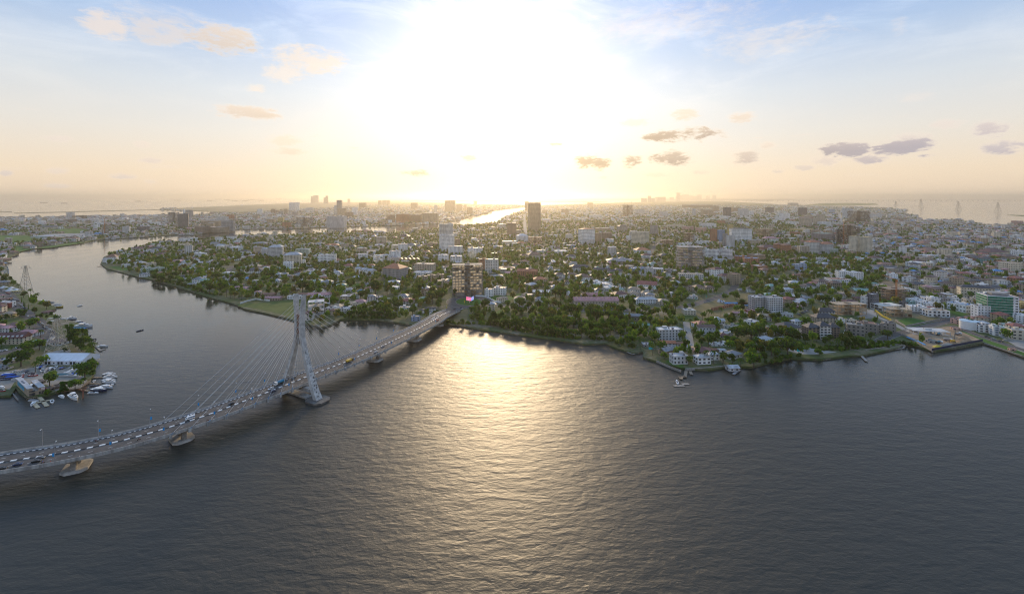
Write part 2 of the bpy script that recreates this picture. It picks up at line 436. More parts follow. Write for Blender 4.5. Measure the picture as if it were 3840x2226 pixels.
IKOYI_FAR = [(4500, 845), (4100, 838), (3840, 833), (3766, 843), (3670, 842.7), (3666, 833), (3613, 830), (3610, 821.7), (3500, 823), (3466, 825), (3433, 806.7), (3376, 798), (3410, 788), (3333, 780), (3233, 776.7), (3100, 775), (3000, 768), (2935, 769), (2893, 764.5), (2700, 754), (2400, 758), (2180, 765), (1995, 772), (1990, 782),
	 (1945, 794), (1910, 807), (1863, 824), (1800, 835), (1685, 838.5), (1634, 849), (1560, 858), (1470, 863.7), (1200, 863.7), (1100, 873), (1000, 873), (874, 876), (804, 885.7), (726, 895), (675, 906), (640, 901), (560, 910.7), (491, 929.6), (440, 942), (389, 961), (377, 986)]
IKOYI_FAR = [(x, y + (9 if 640 < x < 1870 else 4 if x < 640 or x > 3400 and y > 815 else 0)) for x, y in IKOYI_FAR]
IKOYI = IKOYI_NEAR + IKOYI_FAR
VI = [(-900, 940), (-900, 830), (0, 819.5), (157, 818), (283, 815), (362, 811.6), (535, 810), (631, 808.6), (700, 808), (792, 802), (789, 794), (600, 788), (600, 783), (790, 776), (950, 768), (1080, 763), (1240, 759), (1440, 757), (1700, 761), (1800, 766), (1990, 768), (1990, 774), (1957, 778.7), (1847, 791), (1840, 800.7),
	 (1766, 813), (1685, 833.8), (1640, 840), (1420, 848), (1200, 854), (1072, 859), (874, 860.5), (839, 866.8), (773, 874.7), (735, 882.6), (640, 882), (566, 888.7), (503, 891.8), (440, 896.5), (390, 898), (346, 903), (315, 912), (267, 918.6), (189, 929.6), (119, 934.3), (75.5, 943.8), (72, 950), (47, 961), (31, 973.7),
	 (25, 995.7), (28, 1017.8), (31, 1033.5), (60, 1058.7), (79, 1077.6), (107, 1103), (110, 1118), (150, 1132), (158, 1145), (205, 1150), (212, 1160), (160, 1175), (165, 1187), (210, 1190), (215, 1200), (260, 1205), (318, 1222), (318, 1240), (330, 1255), (345, 1290), (352, 1320), (355, 1370), (352, 1405), (340, 1425), (305, 1450), (290, 1460),
	 (225, 1472), (180, 1485), (102, 1497), (68, 1475), (60, 1462), (40, 1490), (0, 1490), (-400, 1560), (-900, 1560)]
land('ground', IKOYI, G_CITY)
land('lekki_ground', VI, G_CITY)
land('sand_spit_ground', [(52, 800.5), (200, 797.5), (400, 792), (640, 786), (640, 784.6), (400, 790), (200, 795), (52, 798.5)], G_FLAT)
land('breakwater_ground', [(-600, 797), (45, 796), (45, 793.5), (-600, 793)], G_FLAT)
land('lagoon_island_ground', [(3020, 768), (3100, 771.5), (3200, 771), (3290, 768), (3296, 766.5), (3270, 762.5), (3180, 761), (3090, 762)], G_GRASS)
land('reed_bank_ground', [(3776, 806), (3800, 808), (3840, 811), (4200, 814), (4200, 809), (3840, 807), (3800, 806)], G_GRASS, 1.2)
land('far_shore_land', [(2700, 752.2), (2893, 753.5), (3000, 748.3), (3300, 746.6), (3840, 744.5), (5600, 744), (5600, 742.2), (2000, 742.2), (1500, 743.2), (1500, 744.5), (2050, 745.5), (2060, 748), (2300, 750)], G_FAR)
land('sandbar_land', [(1320, 755.5), (1500, 756.3), (1600, 755), (1800, 756), (2000, 757.5), (2080, 757), (2250, 758.5), (2280, 756.5), (2100, 753.5), (1900, 751.5), (1640, 749.5), (1500, 751), (1400, 753.5)], G_FAR)
land('marsh_land', [(1860, 749.8), (2000, 751), (2170, 752.5), (2250, 750.5), (2100, 748.5), (1900, 748)], G_FAR)
land('reclaimed_sand_ground', [(610, 783.5), (790, 776.5), (950, 768.5), (1080, 763.5), (1240, 759.5), (1440, 757.6), (1460, 764), (1300, 776), (1080, 786), (900, 796), (800, 794)], G_FLAT, 2.04)

def patch(name, c, pts, m, z=2.03, kind='structure'):
	b = MB(); b.prism([W(c, *p, 2.0) for p in pts], z - .02, z, bottom=False)
	return b.build(name, m, kind=kind)
PATCHES = []   # keep-out zones in photograph pixels
def zone(name, c, pts, m, z=2.03, keep=True):
	patch(name, c, pts, m, z)
	if keep: PATCHES.append([src(c, *p) for p in pts])
zone('playing_field_lawn', 'C3', [(925, 1395), (960, 1398), (1310, 1370), (1500, 1352), (1750, 1345), (1740, 1500), (1590, 1560), (1350, 1490), (1150, 1450), (930, 1425)], G_GRASS)
PATCHES.append([src('C14', *p) for p in [(1520, 50), (2300, 50), (2350, 240), (1920, 280), (1900, 500), (1600, 520), (1380, 420), (1560, 200)]])
PATCHES.append([src('C13', *p) for p in [(-400, 540), (600, 440), (2000, 400), (2000, 1100), (-400, 1200)]])
PATCHES.append([src('C3', *p) for p in [(900, 1395), (1750, 1345), (1760, 1560), (1640, 1640), (1300, 1560), (900, 1460)]])
zone('roundabout_lawn', 'C14', [(1930 + 205 * math.cos(a), 132 + 57 * math.sin(a)) for a in [i * math.pi / 12 for i in range(24)]], G_LUSH, 2.16)
zone('green_plot_lawn', 'C5', [(120, 1330), (170, 1290), (320, 1300), (500, 1260), (480, 1310), (330, 1360), (170, 1370)], G_LUSH)
zone('green_field_lawn', 'C1', [(560, 710), (620, 695), (900, 690), (1050, 700), (1060, 720), (940, 745), (820, 748), (650, 735)], G_LUSH)
zone('meadow_lawn', 'C1', [(-200, 770), (330, 772), (380, 800), (400, 830), (380, 855), (160, 860), (-200, 850)], G_LUSH)
zone('bank_lawn', 'C1', [(60, 890), (400, 905), (380, 932), (240, 965), (160, 940)], G_LUSH)
zone('bank_meadow_lawn', 'C1', [(430, 925), (560, 900), (800, 868), (900, 850), (980, 855), (990, 860), (850, 882), (600, 917), (500, 925)], G_LUSH)
zone('car_park_ground', 'C1', [(410, 800), (560, 755), (850, 745), (1100, 745), (1150, 760), (1130, 790), (850, 800), (640, 800), (430, 810)], G_PAVE)
zone('point_lawn', 'C1', [(1290, 1145), (1440, 1140), (1540, 1165), (1535, 1185), (1440, 1190)], G_LUSH)
zone('bank_green_lawn', 'C3', [(320, 1120), (600, 1100), (620, 1130), (520, 1200), (540, 1240), (460, 1230), (330, 1160)], G_LUSH, keep=False)
zone('courtyard_lawn', 'C3', [(225, 965), (380, 950), (400, 985), (230, 990)], G_LUSH)
zone('golf_lawn', 'C4', [(240, 1165), (420, 1145), (560, 1165), (540, 1190), (300, 1185)], G_LUSH)
zone('right_lawn', 'C10', [(190, 480), (300, 420), (330, 460), (300, 560), (230, 600), (130, 590)], G_LUSH)
zone('bridge_ramp_verge', 'C14', [(1590, 470), (1640, 370), (1880, 240), (1920, 260), (1890, 440), (1800, 500), (1620, 495)], G_DRY)
zone('waterside_lawn', 'C8', [(880, 760), (960, 740), (1100, 800), (1070, 840), (980, 810)], G_LUSH)
zone('waste_ground', 'C8', [(1100, 190), (1450, 70), (1860, 110), (1850, 170), (1650, 210), (1560, 260), (1430, 280), (1250, 270)], G_DRY)
zone('dry_field', 'C6', [(1160, 1310), (1220, 1270), (1360, 1275), (1380, 1320), (1330, 1400), (1150, 1400)], G_DRY)
zone('green_field', 'C8', [(970, 230), (1100, 215), (1280, 290), (1430, 320), (1400, 340), (1150, 330), (1010, 300)], G_GRASS)
zone('green_strip_lawn', 'C8', [(2130, 330), (2260, 290), (2450, 270), (2500, 280), (2330, 320), (2160, 350), (1560, 350), (1450, 330)], G_LUSH)
zone('walled_grass_plot', 'C9', [(1075, 725), (1250, 690), (1440, 740), (1380, 780), (1190, 800)], G_LUSH)
zone('walled_dirt_plot', 'C9', [(1300, 690), (1400, 650), (1640, 700), (1600, 730), (1490, 745)], G_DRY)
zone('villa_lawn', 'C9', [(1660, 605), (1700, 590), (1880, 650), (1830, 680), (1680, 640)], G_LUSH)
zone('site_side_lawn', 'C9', [(890, 480), (950, 450), (1050, 520), (1040, 560), (920, 550)], G_LUSH)
zone('building_site_soil', 'C11', [(440, 500), (640, 420), (1200, 340), (1400, 420), (1790, 590), (1300, 690), (905, 770), (740, 650)], G_SAND, 2.05)
zone('rubble_ground', 'C9', [(600, 660), (760, 600), (860, 640), (840, 690), (700, 710)], G_YARD)
zone('side_yard_lawn', 'C9', [(400, 670), (560, 680), (600, 700), (560, 780), (500, 800), (480, 700)], G_GRASS)
zone('sandy_clearing', 'C9', [(850, 320), (920, 280), (1200, 290), (1230, 320), (1090, 400), (950, 390)], G_SAND)
zone('boatyard_ground', 'C13', [(-200, 560), (300, 480), (800, 420), (1600, 430), (1700, 560), (1850, 700), (1700, 860), (1200, 940), (990, 800), (310, 730), (200, 900), (-200, 800)], G_YARD)
zone('marquee_lawn', 'C13', [(520, 180), (900, 90), (1100, 20), (1550, 20), (1760, 200), (1750, 410), (700, 410), (600, 300)], G_DRY)
zone('left_bank_garden_lawn', 'C12', [(790, 740), (880, 720), (1060, 740), (1180, 760), (1190, 820), (900, 870), (800, 800)], G_GRASS)
zone('club_paving', 'C13', [(-300, 330), (200, 290), (230, 350), (0, 450), (-300, 480)], G_PAVE)
zone('pool_terrace_paving', 'C9', [(-130, 950), (0, 985), (130, 1040), (420, 1080), (160, 1105), (0, 1100), (-150, 1060)], G_PAVE)
zone('promenade_paving', 'C11', [(2060, 500), (2520, 560), (2900, 640), (3000, 900), (2900, 980), (2520, 860), (2230, 740), (2500, 760)], G_PAVE, 2.05)
zone('riverside_verge_lawn', 'C11', [(1420, 430), (1500, 430), (1700, 520), (2300, 720), (2900, 930), (2900, 1010), (2520, 870), (1820, 620), (1790, 590)], G_LUSH, 2.06)

# roads as ribbons
ROADS = []
def ribbon(pts, w):
	L, Rr = [], []
	for i, p in enumerate(pts):
		a = Vector(pts[max(i - 1, 0)]); b = Vector(pts[min(i + 1, len(pts) - 1)])
		d = (b - a).normalized(); n = Vector((-d.y, d.x)) * w / 2
		L.append((p[0] + n.x, p[1] + n.y)); Rr.append((p[0] - n.x, p[1] - n.y))
	return L, Rr
def subdiv(pts, step):
	out = [pts[0]]
	for a, b in zip(pts, pts[1:]):
		n = max(1, int(math.hypot(b[0] - a[0], b[1] - a[1]) / step))
		out += [(a[0] + (b[0] - a[0]) * k / n, a[1] + (b[1] - a[1]) * k / n) for k in range(1, n + 1)]
	return out
def smoothline(pts, it=2):
	for _ in range(it):
		q = [pts[0]]
		for a, b in zip(pts, pts[1:]):
			q += [(a[0] * .75 + b[0] * .25, a[1] * .75 + b[1] * .25), (a[0] * .25 + b[0] * .75, a[1] * .25 + b[1] * .75)]
		pts = q + [pts[-1]]
	return pts
def road(c, pts, w, z=2.08, m=None, name='road', kerb=False):
	wp = smoothline([W(c, *p) for p in pts])
	L, Rr = ribbon(wp, w); b = MB(); n = len(L)
	b.add([(x, y, z) for x, y in L + Rr], [(n + i, n + i + 1, i + 1, i) for i in range(n - 1)])
	b.build(name, m or M_ASPH, kind='structure')
	if kerb:
		for side in (L, Rr):
			kb = MB()
			for p, q in zip(side, side[1:]):
				d = Vector(q) - Vector(p)
				kb.box((p[0] + q[0]) / 2, (p[1] + q[1]) / 2, z - .1, z + .14, d.length, 0.4, math.atan2(d.y, d.x))
			kb.build('kerb', M_CONC, kind='structure')
	ROADS.append((wp, w))
	return wp
road('C14', [(1500, 420), (1640, 240), (1700, 190)], 18, 2.09)
road('C14', [(1930 + 290 * math.cos(a), 132 + 82 * math.sin(a)) for a in [i * math.pi / 10 for i in range(21)]], 15, 2.12, kerb=True)
road('C10', [(-60, 250), (60, 300), (130, 350), (200, 375), (420, 395), (1130, 430), (1630, 450), (2400, 440), (2450, 430)], 13, kerb=True)
road('C8', [(350, 185), (900, 165), (1090, 150), (1250, 110), (1450, 55), (1600, -10)], 13, 2.1, kerb=True)
road('C6', [(900, 1335), (1020, 1280), (1110, 1220), (1150, 1150), (1230, 1090)], 11, 2.11)
road('C6', [(1400, 1080), (1480, 1110), (1700, 1085), (1900, 1050)], 10)
road('C6', [(90, 880), (150, 740), (200, 680), (330, 570), (420, 520)], 12)
road('C3', [(1180, 1065), (1000, 1062), (850, 1040), (800, 990), (880, 945), (980, 900)], 13)
road('C5', [(545, 560), (535, 480), (530, 390), (520, 330)], 16, m=G_PAVE)
road('C5', [(1640, 1350), (1800, 1320), (2033, 1280)], 7, m=G_SAND)
road('C11', [(-200, 700), (170, 510), (430, 445), (600, 390), (900, 320), (1240, 250), (1500, 190), (1650, 160)], 11, kerb=True)
road('C11', [(600, 400), (420, 400), (330, 340), (230, 290)], 7, 2.1, m=G_PAVE)
road('C11', [(1240, 330), (1400, 370), (1700, 500), (2050, 610), (2520, 760), (2900, 890)], 9, 2.1, kerb=True)
road('C9', [(820, 600), (780, 640), (1000, 740), (1180, 830)], 6, 2.09, m=G_PAVE)
road('C7', [(1190, 920), (1160, 880), (1120, 960), (1040, 1000)], 8)
road('C8', [(1170, 640), (1160, 520), (1130, 400), (1120, 320)], 8, m=G_PAVE)
road('C8', [(1130, 640), (1250, 630), (1420, 640)], 8, 2.1, m=G_PAVE)
road('C7', [(440, 300), (450, 350), (470, 420)], 22, m=G_PAVE)
road('C12', [(-300, 130), (0, 215), (200, 340), (330, 500), (450, 640), (600, 760), (800, 880), (900, 1010), (1040, 1160), (1080, 1250), (1000, 1350), (880, 1420)], 15)
road('C12', [(880, 1400), (600, 1480), (300, 1560), (-200, 1640)], 16, 2.1)
road('C12', [(850, 1180), (960, 1240), (1080, 1260)], 14, 2.11)

# the air
hz = MB(); hz.prism([(-95000, -2600), (95000, -2600), (95000, 62000), (-95000, 62000)], -2.0, 320.0)
hm = bpy.data.materials.new('warm_evening_haze'); hm.use_nodes = True
ht = NT(hm.node_tree); ht.n.clear()
ho = ht.new('ShaderNodeOutputMaterial'); hv = ht.new('ShaderNodeVolumePrincipled')
HAZE = 0.000062
hv.inputs['Density'].default_value = HAZE
hv.inputs['Color'].default_value = (0.95, 0.87, 0.74, 1)
hv.inputs['Anisotropy'].default_value = 0.84
ht.l.new(hv.outputs[0], ho.inputs['Volume'])
hz.build('haze', hm, kind='stuff')
# ------------------------------------------------------------------ the cable-stayed bridge
DZ = 11.0
bp_ = [(-395.0, 244.0), (-345, 260)] + [P(*p, DZ) for p in [(0, 1733.3), (209.5, 1703), (365, 1673), (508, 1639.7), (657, 1595), (793.7, 1550.8), (900, 1509.5), (982, 1478.7), (1078, 1441), (1184, 1398), (1280, 1364), (1396, 1314.4), (1471, 1278.6), (1562, 1235.7), (1633, 1197.6)]]
bp_ += [P(1680, 1172, 6.0), P(1712, 1152, 2.6)]
def resample(pts, step):
	pts = smoothline(pts, 3)
	cum = [0]
	for a, b in zip(pts, pts[1:]): cum.append(cum[-1] + math.hypot(b[0] - a[0], b[1] - a[1]))
	n = int(cum[-1] / step); out = []; j = 0
	for i in range(n + 1):
		s = cum[-1] * i / n
		while j < len(cum) - 2 and cum[j + 1] < s: j += 1
		t = (s - cum[j]) / (cum[j + 1] - cum[j])
		out.append((pts[j][0] + (pts[j + 1][0] - pts[j][0]) * t, pts[j][1] + (pts[j + 1][1] - pts[j][1]) * t))
	return out, cum[-1]
BL, BLEN = resample(bp_, 2.0)
BSTEP = BLEN / (len(BL) - 1)
def bframe(s):
	"""point, forward and right-hand (towards the camera side) direction at distance s along the bridge"""
	i = min(max(s / BSTEP, 0), len(BL) - 1.001); k = int(i); t = i - k
	a, b = BL[k], BL[k + 1]
	k0, k1 = max(k - 4, 0), min(k + 5, len(BL) - 1)
	d = Vector((BL[k1][0] - BL[k0][0], BL[k1][1] - BL[k0][1])).normalized()
	return Vector((a[0] + (b[0] - a[0]) * t, a[1] + (b[1] - a[1]) * t)), d, Vector((d.y, -d.x))
END = BLEN
def bz(s):
	e = max(0.0, min(1.0, (s - (END - 95)) / 95.0)); e = e * e * (3 - 2 * e)
	return DZ + 1.0 * max(0, 1 - abs(s - SP) / 220.0) ** 2 * 0 - e * (DZ - 2.3)
def nearest_s(X, Y):
	return min(range(len(BL)), key=lambda i: (BL[i][0] - X) ** 2 + (BL[i][1] - Y) ** 2) * BSTEP
SP = nearest_s(-186.0, 396.0)
HW = 12.6
def bp3(s, off, dz=0.0):
	p, d, n = bframe(s)
	return (p.x + n.x * off, p.y + n.y * off, bz(s) + dz)
def sweep(prof, s0, s1, step=4.0, closed=True, m=0, mb=None):
	"""sweep a profile [(offset, dz)] along the bridge"""
	b = mb or MB(); n = max(2, int((s1 - s0) / step) + 1); k = len(prof)
	vs = [bp3(s0 + (s1 - s0) * i / (n - 1), o, z) for i in range(n) for o, z in prof]
	fs = []
	for i in range(n - 1):
		for j in range(k if closed else k - 1):
			a, c = i * k + j, i * k + (j + 1) % k
			fs.append((a, a + k, c + k, c))
	if closed: fs += [tuple(range(k)), tuple(range((n - 1) * k + k - 1, (n - 1) * k - 1, -1))]
	b.add(vs, fs, m); return b
BR = thing('cable_stayed_bridge', (0, 0, 0), 0, 'long concrete cable-stayed road bridge with split-top pylon crossing the lagoon', 'bridge')
sweep([(-HW, 0), (-HW, -1.1), (-HW + 3.4, -2.5), (HW - 3.4, -2.5), (HW, -1.1), (HW, 0)], 0, END - 30).build('deck', M_DCONC, BR)
sweep([(-HW + 2.6, .05), (-.9, .05)], 0, END, closed=False).build('carriageway', M_ASPH, BR)
sweep([(.9, .05), (HW - 1.0, .05)], 0, END, closed=False).build('carriageway', M_ASPH, BR)
sweep([(-HW + .5, 0), (-HW + .5, .30), (-HW + 2.4, .30), (-HW + 2.4, 0)], 0, END - 20).build('walkway', mat('footway_concrete', (.26, .25, .24), .85, vscale=.4), BR)
for sgn in (-1, 1):
	prof = [(sgn * HW, -.2), (sgn * HW, 1.0), (sgn * (HW - .35), 1.0), (sgn * (HW - .5), 0)]
	if sgn < 0: prof = prof[::-1]
	sweep(prof, 0, END - 25).build('parapet', M_DCONC, BR)
for s in (-1, 1):     # hand rail of the walkway side and fascia bands
	if s < 0:
		sweep([(-HW + .12, 1.25), (-HW + .12, 1.4), (-HW + .3, 1.4), (-HW + .3, 1.25)], 0, END - 25).build('handrail', M_STEEL, BR)
		pb = MB()
		for k in range(int((END - 25) / 4)): pb.bar(bp3(k * 4.0, -HW + .2, 1.0), bp3(k * 4.0, -HW + .2, 1.3), .06)
		pb.build('rail_post', M_STEEL, BR, kind='stuff')
# median kerb painted black and white, block by block
n_m = int((END - 40) / 3.0)
hb = MB();
blk = MB(); blk.prism([(-1.49, -.55), (1.49, -.55), (1.49, .55), (-1.49, .55)], 0, .42, bottom=False)
me_w, me_b = blk.mesh('median_block', [M_WHITE]), blk.mesh('median_block', [M_BLACK])
for i in range(n_m):
	s = 1.5 + i * 3.0; p, d, n = bframe(s)
	if i < 296:
		link('median_block', me_w if i % 2 else me_b, BR, (p.x, p.y, bz(s)), math.atan2(d.y, d.x))
# edge kerb of the walkway, smaller black and white blocks: too small to pick apart one by one
kb = MB()
for i in range(int((END - 40) / 1.5)):
	s = i * 1.5; p, d, n = bframe(s); q = p + n * (-HW + 2.55)
	kb.box(q.x, q.y, bz(s) + .02, bz(s) + .33, 1.48, .3, math.atan2(d.y, d.x), i % 2, bottom=False)
kb.build('edge_kerb', [M_WHITE, M_BLACK], BR, kind='stuff')
lb = MB()
for side in (-5.4, 6.2):
	s = 3.0
	while s < END - 60:
		p, d, n = bframe(s); q = p + n * side
		lb.box(q.x, q.y, bz(s) + .06, bz(s) + .07, 2.2, .2, math.atan2(d.y, d.x), bottom=False); s += 9.0
lb.build('lane_marking', M_WHITE, BR, kind='stuff')
sweep([(HW - 1.5, .065), (HW - 1.35, .065)], 0, END - 30, closed=False).build('edge_line', M_WHITE, BR)
# pier with octagonal pile cap
def octo(cx, cy, d, L, Wd, cut):
	n = Vector((d.y, -d.x)); pts = []
	for a, b in ((-L, -Wd + cut), (-L + cut, -Wd), (L - cut, -Wd), (L, -Wd + cut), (L, Wd - cut), (L - cut, Wd), (-L + cut, Wd), (-L, Wd - cut)):
		v = Vector((cx, cy)) + n * a + d * b; pts.append((v.x, v.y))
	return pts
for X, Y in [(-273.0, 288.0), (-228.3, 321.3), (-138.6, 478.0), (-115.5, 546.9), (-92.6, 608.4)]:
	s = nearest_s(X, Y); p, d, n = bframe(s)
	pr = link('pier', None, BR)
	c = MB(); c.prism(octo(p.x, p.y, d, 7.8, 6.6, 2.8), -1.0, 1.5); c.prism(octo(p.x, p.y, d, 7.3, 6.1, 2.6), 1.5, 1.8)
	c.build('pile_cap', mat('pale_cap_concrete', (.52, .50, .46), .85, vscale=.3, var=.15), pr)
	for sg in (-1, 1):
		q = p + n * 4.6 * sg; b = MB()
		b.box(q.x, q.y, 1.9, bz(s) - 3.4, 3.6, 2.6, math.atan2(n.y, n.x))
		b.build('column', M_CONC, pr)
	b = MB(); b.box(p.x, p.y, bz(s) - 3.4, bz(s) - 2.5, 18, 3.0, math.atan2(n.y, n.x)); b.build('crosshead', M_CONC, pr)
for s in [nearest_s(-345, 260)]:
	p, d, n = bframe(s)
# pylon
PP, PD, PN = bframe(SP)
PP = Vector((-182.2, 395.4)); PNN = Vector((0.872, -0.49)); PDD = Vector((0.49, 0.872))
def PY(off, along, z): v = PP + PNN * off + PDD * along; return (v.x, v.y, z)
pyl = link('pylon', None, BR)
M_PYL = mat('streaked_pylon_concrete', (.60, .58, .54), .85, vscale=.3, col2=(.34, .33, .31))
def leg(sgn):
	b = MB(); vs = []; fs = []
	#           z, centre offset, half width across, half depth along
	st = [(1.5, 23.3, 2.2, 3.0), (11, 18.0, 1.95, 2.6), (24, 12.2, 1.7, 2.2), (38, 7.0, 1.5, 2.0), (44, 5.0, 1.45, 2.0), (50, 3.6, 1.4, 2.0), (60, 3.0, 1.35, 2.0), (70, 3.7, 1.3, 1.9), (78, 4.6, 1.25, 1.8), (84, 5.3, 1.15, 1.7)]
	for z, o, hw, hd in st:
		for a, c in ((-1, -1), (1, -1), (1, 1), (-1, 1)):
			zz = z
			if z == 84: zz = 84 + (2.5 if a * sgn > 0 or a > 0 and sgn > 0 else -1.5) * 1.0
			vs.append(PY(sgn * (o + a * hw), c * hd, zz))
	for i in range(len(st) - 1):
		for j in range(4):
			f = (i * 4 + j, i * 4 + (j + 1) % 4, (i + 1) * 4 + (j + 1) % 4, (i + 1) * 4 + j)
			fs.append(f if sgn > 0 else f[::-1])
	k = (len(st) - 1) * 4; f = (k, k + 1, k + 2, k + 3); fs.append(f if sgn > 0 else f[::-1])
	b.add(vs, fs); lg = b.build('leg', M_PYL, pyl)
	# stained board marks on the outer face
	return lg
leg(1); leg(-1)
for z0, z1 in ((44, 50), (52.5, 57), (59, 63), (65, 69)):
	b = MB(); b.prism([PY(-1.6 - (z0 - 44) * .02, -1.4, 0)[:2], PY(1.6, -1.4, 0)[:2], PY(1.6, 1.4, 0)[:2], PY(-1.6, 1.4, 0)[:2]], z0, z1)
	b.build('anchor_box', mat('rusty_steel_box', (.26, .12, .06), .7, vscale=.8, col2=(.15, .09, .06)) if z0 > 45 else M_CONC, pyl)
for sg in (-1, 1):
	q = PP + PNN * sg * 23.3; b = MB()
	b.prism(octo(q.x, q.y, PDD, 9.5, 8, 4), -1.0, 1.5)
	b.build('pile_cap', mat('dark_wet_concrete', (.14, .135, .125), .8, vscale=.3, var=.25), pyl)
b = MB(); b.prism([PY(-20, -3, 0)[:2], PY(20, -3, 0)[:2], PY(20, 3, 0)[:2], PY(-20, 3, 0)[:2]], -.8, 1.3); b.build('tie_beam', M_DCONC, pyl)
b = MB(); b.prism([PY(-19, -1.6, 0)[:2], PY(19, -1.6, 0)[:2], PY(19, 1.6, 0)[:2], PY(-19, 1.6, 0)[:2]], 5.6, 8.45); b.build('cross_beam', M_DCONC, pyl)
M_CABLE = mat('white_cable_sheath', (.72, .72, .70), .5, var=0)
M_BLUEST = mat('blue_anchor_steel', (.04, .2, .42), .5, var=.1)
for sg in (-1, 1):
	for dirn, n in ((-1, 9), (1, 9)):
		for k in range(n):
			s = SP + dirn * (12 + 10.4 * k)
			z = 54 + (n > 0) * (k * 3.0)
			oc = 3.0 + max(0, (z - 60)) * .1
			a = PY(sg * oc, dirn * 1.9, min(z, 79)); e = bp3(s, sg * (HW + .1), -.3)
			c = MB(); c.bar(a, e, .08, sides=5); cb = c.build('cable', M_CABLE, BR)
			c = MB(); v = Vector(a) - Vector(e); v.normalize(); e2 = Vector(e)
			c.bar(e2 - v * .6, e2 + v * 2.2, .22, sides=6); c.build('anchor_tube', M_BLUEST, cb)
			p, d, nn = bframe(s); q = p + nn * sg * (HW + .35)
			c = MB(); c.box(q.x, q.y, bz(s) - 2.2, bz(s) + .2, 1.8, .9, math.atan2(d.y, d.x)); c.build('anchor_block', M_DCONC, BR)
LM.append(('bridge pylon', PP.x, PP.y))
# dark board marks climbing the outer face of the near leg
b = MB(); r_ = random.Random(5)
for k in range(46):
	z = r_.uniform(3, 44); o = np.interp(z, [1.5, 11, 24, 38, 44], [23.3 + 2.2, 18 + 1.95, 12.2 + 1.7, 8.5, 6.45]); a = r_.uniform(-1.6, 1.0); L = r_.uniform(.3, 1.4)
	p0, p1, p2, p3 = PY(o + .05, a, z), PY(o + .05, a + L, z), PY(o - .3, a + L, z + r_.uniform(.4, 1.1)), PY(o - .3, a, z + .8); b.add([p0, p1, p2, p3], [(0, 1, 2, 3)])
b.build('formwork_stain', mat('dark_stain', (.10, .095, .09), .9, var=0), pyl, kind='stuff')

# street lamps along both parapets, with blue banners on many
def lamp_proto():
	r = thing('street_lamp', (0, 0, 0), 0, 'x', 'street lamp', 'street lamps along the bridge')
	b = MB(); b.bar((0, 0, 0), (0, 0, 10.5), .16, sides=6, r2=.09); b.bar((0, 0, 10.5), (0, -1.3, 11.3), .08, sides=5); b.build('pole', M_STEEL, r)
	b = MB(); b.box(0, -1.9, 11.25, 11.45, .45, 1.2); b.build('lamp_head', mat('pale_lamp_head', (.6, .62, .64), .4, var=0), r)
	return r
lampP = lamp_proto()
banner = MB(); banner.box(.65, 0, 3.2, 5.2, 1.0, .06); banner_me = banner.mesh('banner', [M_BANNER])
first = True; BR_THINGS = []
def put_lamp(s, sg, ban):
	global first
	p, d, n = bframe(s); q = p + n * sg * (HW - .2)
	rz = math.atan2(n.y, n.x) + (math.pi / 2 if sg > 0 else -math.pi / 2)
	# local -Y must look at the road: towards -sg*n
	loc = (q.x, q.y, bz(s) + .95)
	want = -n * sg; rz = math.atan2(want.y, want.x) + math.pi / 2
	if first: lampP.location = loc; lampP.rotation_euler = (0, 0, rz); o = lampP; first = False
	else: o = copy_tree(lampP, loc, rz)
	BR_THINGS.append((s, sg, ban, o))
for X, y, sg, ban in [(530, 545, -1, 0), (1165, 420, -1, 1), (1762, 285, -1, 1), (2310, 100, -1, 1)]:
	w_ = W('C16', X, y, DZ); put_lamp(nearest_s(*w_), sg, ban)
for X, y, ban in [(655, 745, 1), (1335, 605, 1), (1968, 440, 1)]:
	put_lamp(nearest_s(*W('C16', X, y, DZ)), 1, ban)
for X, y, sg in [(845, 940, 1), (1470, 720, 1), (2025, 480, 1), (1170, 590, -1), (1720, 440, -1)]:
	put_lamp(nearest_s(*W('C17', X, y, DZ)), sg, 1)
for X, y, sg in [(730, 850, 1), (1225, 610, 1), (1430, 500, 1), (150, 895, -1), (455, 780, -1), (728, 660, -1), (1190, 440, -1), (1385, 345, -1), (100, 1100, 1), (990, 700, 1)]:
	put_lamp(nearest_s(*W('C14', X, y, DZ)), sg, 1)
for X, y, sg in [(1035, 770, -1)]:
	put_lamp(nearest_s(*W('C15', X, y, DZ)), sg, 1)
for o in BR_THINGS:
	if o[2]: link('banner', banner_me, o[3])
BR_THINGS.sort(key=lambda t: -abs(t[0] - SP))
for side, nm in ((1, 'plain'), (-1, 'walkway')):
	for half in (-1, 1):
		l = sorted([t for t in BR_THINGS if t[1] == side and (t[0] - SP) * half > 0], key=lambda t: abs(t[0] - SP))
		for i, t in enumerate(l):
			t[3]['label'] = f"lamp post {'with blue banner ' if t[2] else ''}on {nm} side {'townward' if half > 0 else 'outward'} of pylon, {ORD[i]} to it"
# ------------------------------------------------------------------ buildings
FOOT = []      # (X, Y, radius) keep-out discs
def add_windows(gl, w, d, z0, fh, nf, sides=(0, 1, 2, 3), ww=1.5, wh=1.5, gap=3.6, m=0, r=None, base=0.95):
	r = r or R
	for sd in sides:
		L = w if sd in (0, 2) else d
		n = max(1, int((L - 1.2) / gap)); st = L / n
		for fl in range(nf):
			z = z0 + fl * fh + base
			for i in range(n):
				u = -L / 2 + st * (i + .5)
				if sd == 0: gl.box(u, -d / 2, z, z + wh, ww, .16, 0, m)
				elif sd == 2: gl.box(u, d / 2, z, z + wh, ww, .16, 0, m)
				elif sd == 1: gl.box(w / 2, u, z, z + wh, .16, ww, 0, m)
				else: gl.box(-w / 2, u, z, z + wh, .16, ww, 0, m)
TANK = MB(); TANK.bar((0, 0, 0), (0, 0, 1.7), .75, sides=8)
M_TANK = mat('water_tank_plastic', (.12, .12, .14), .5, var=0)
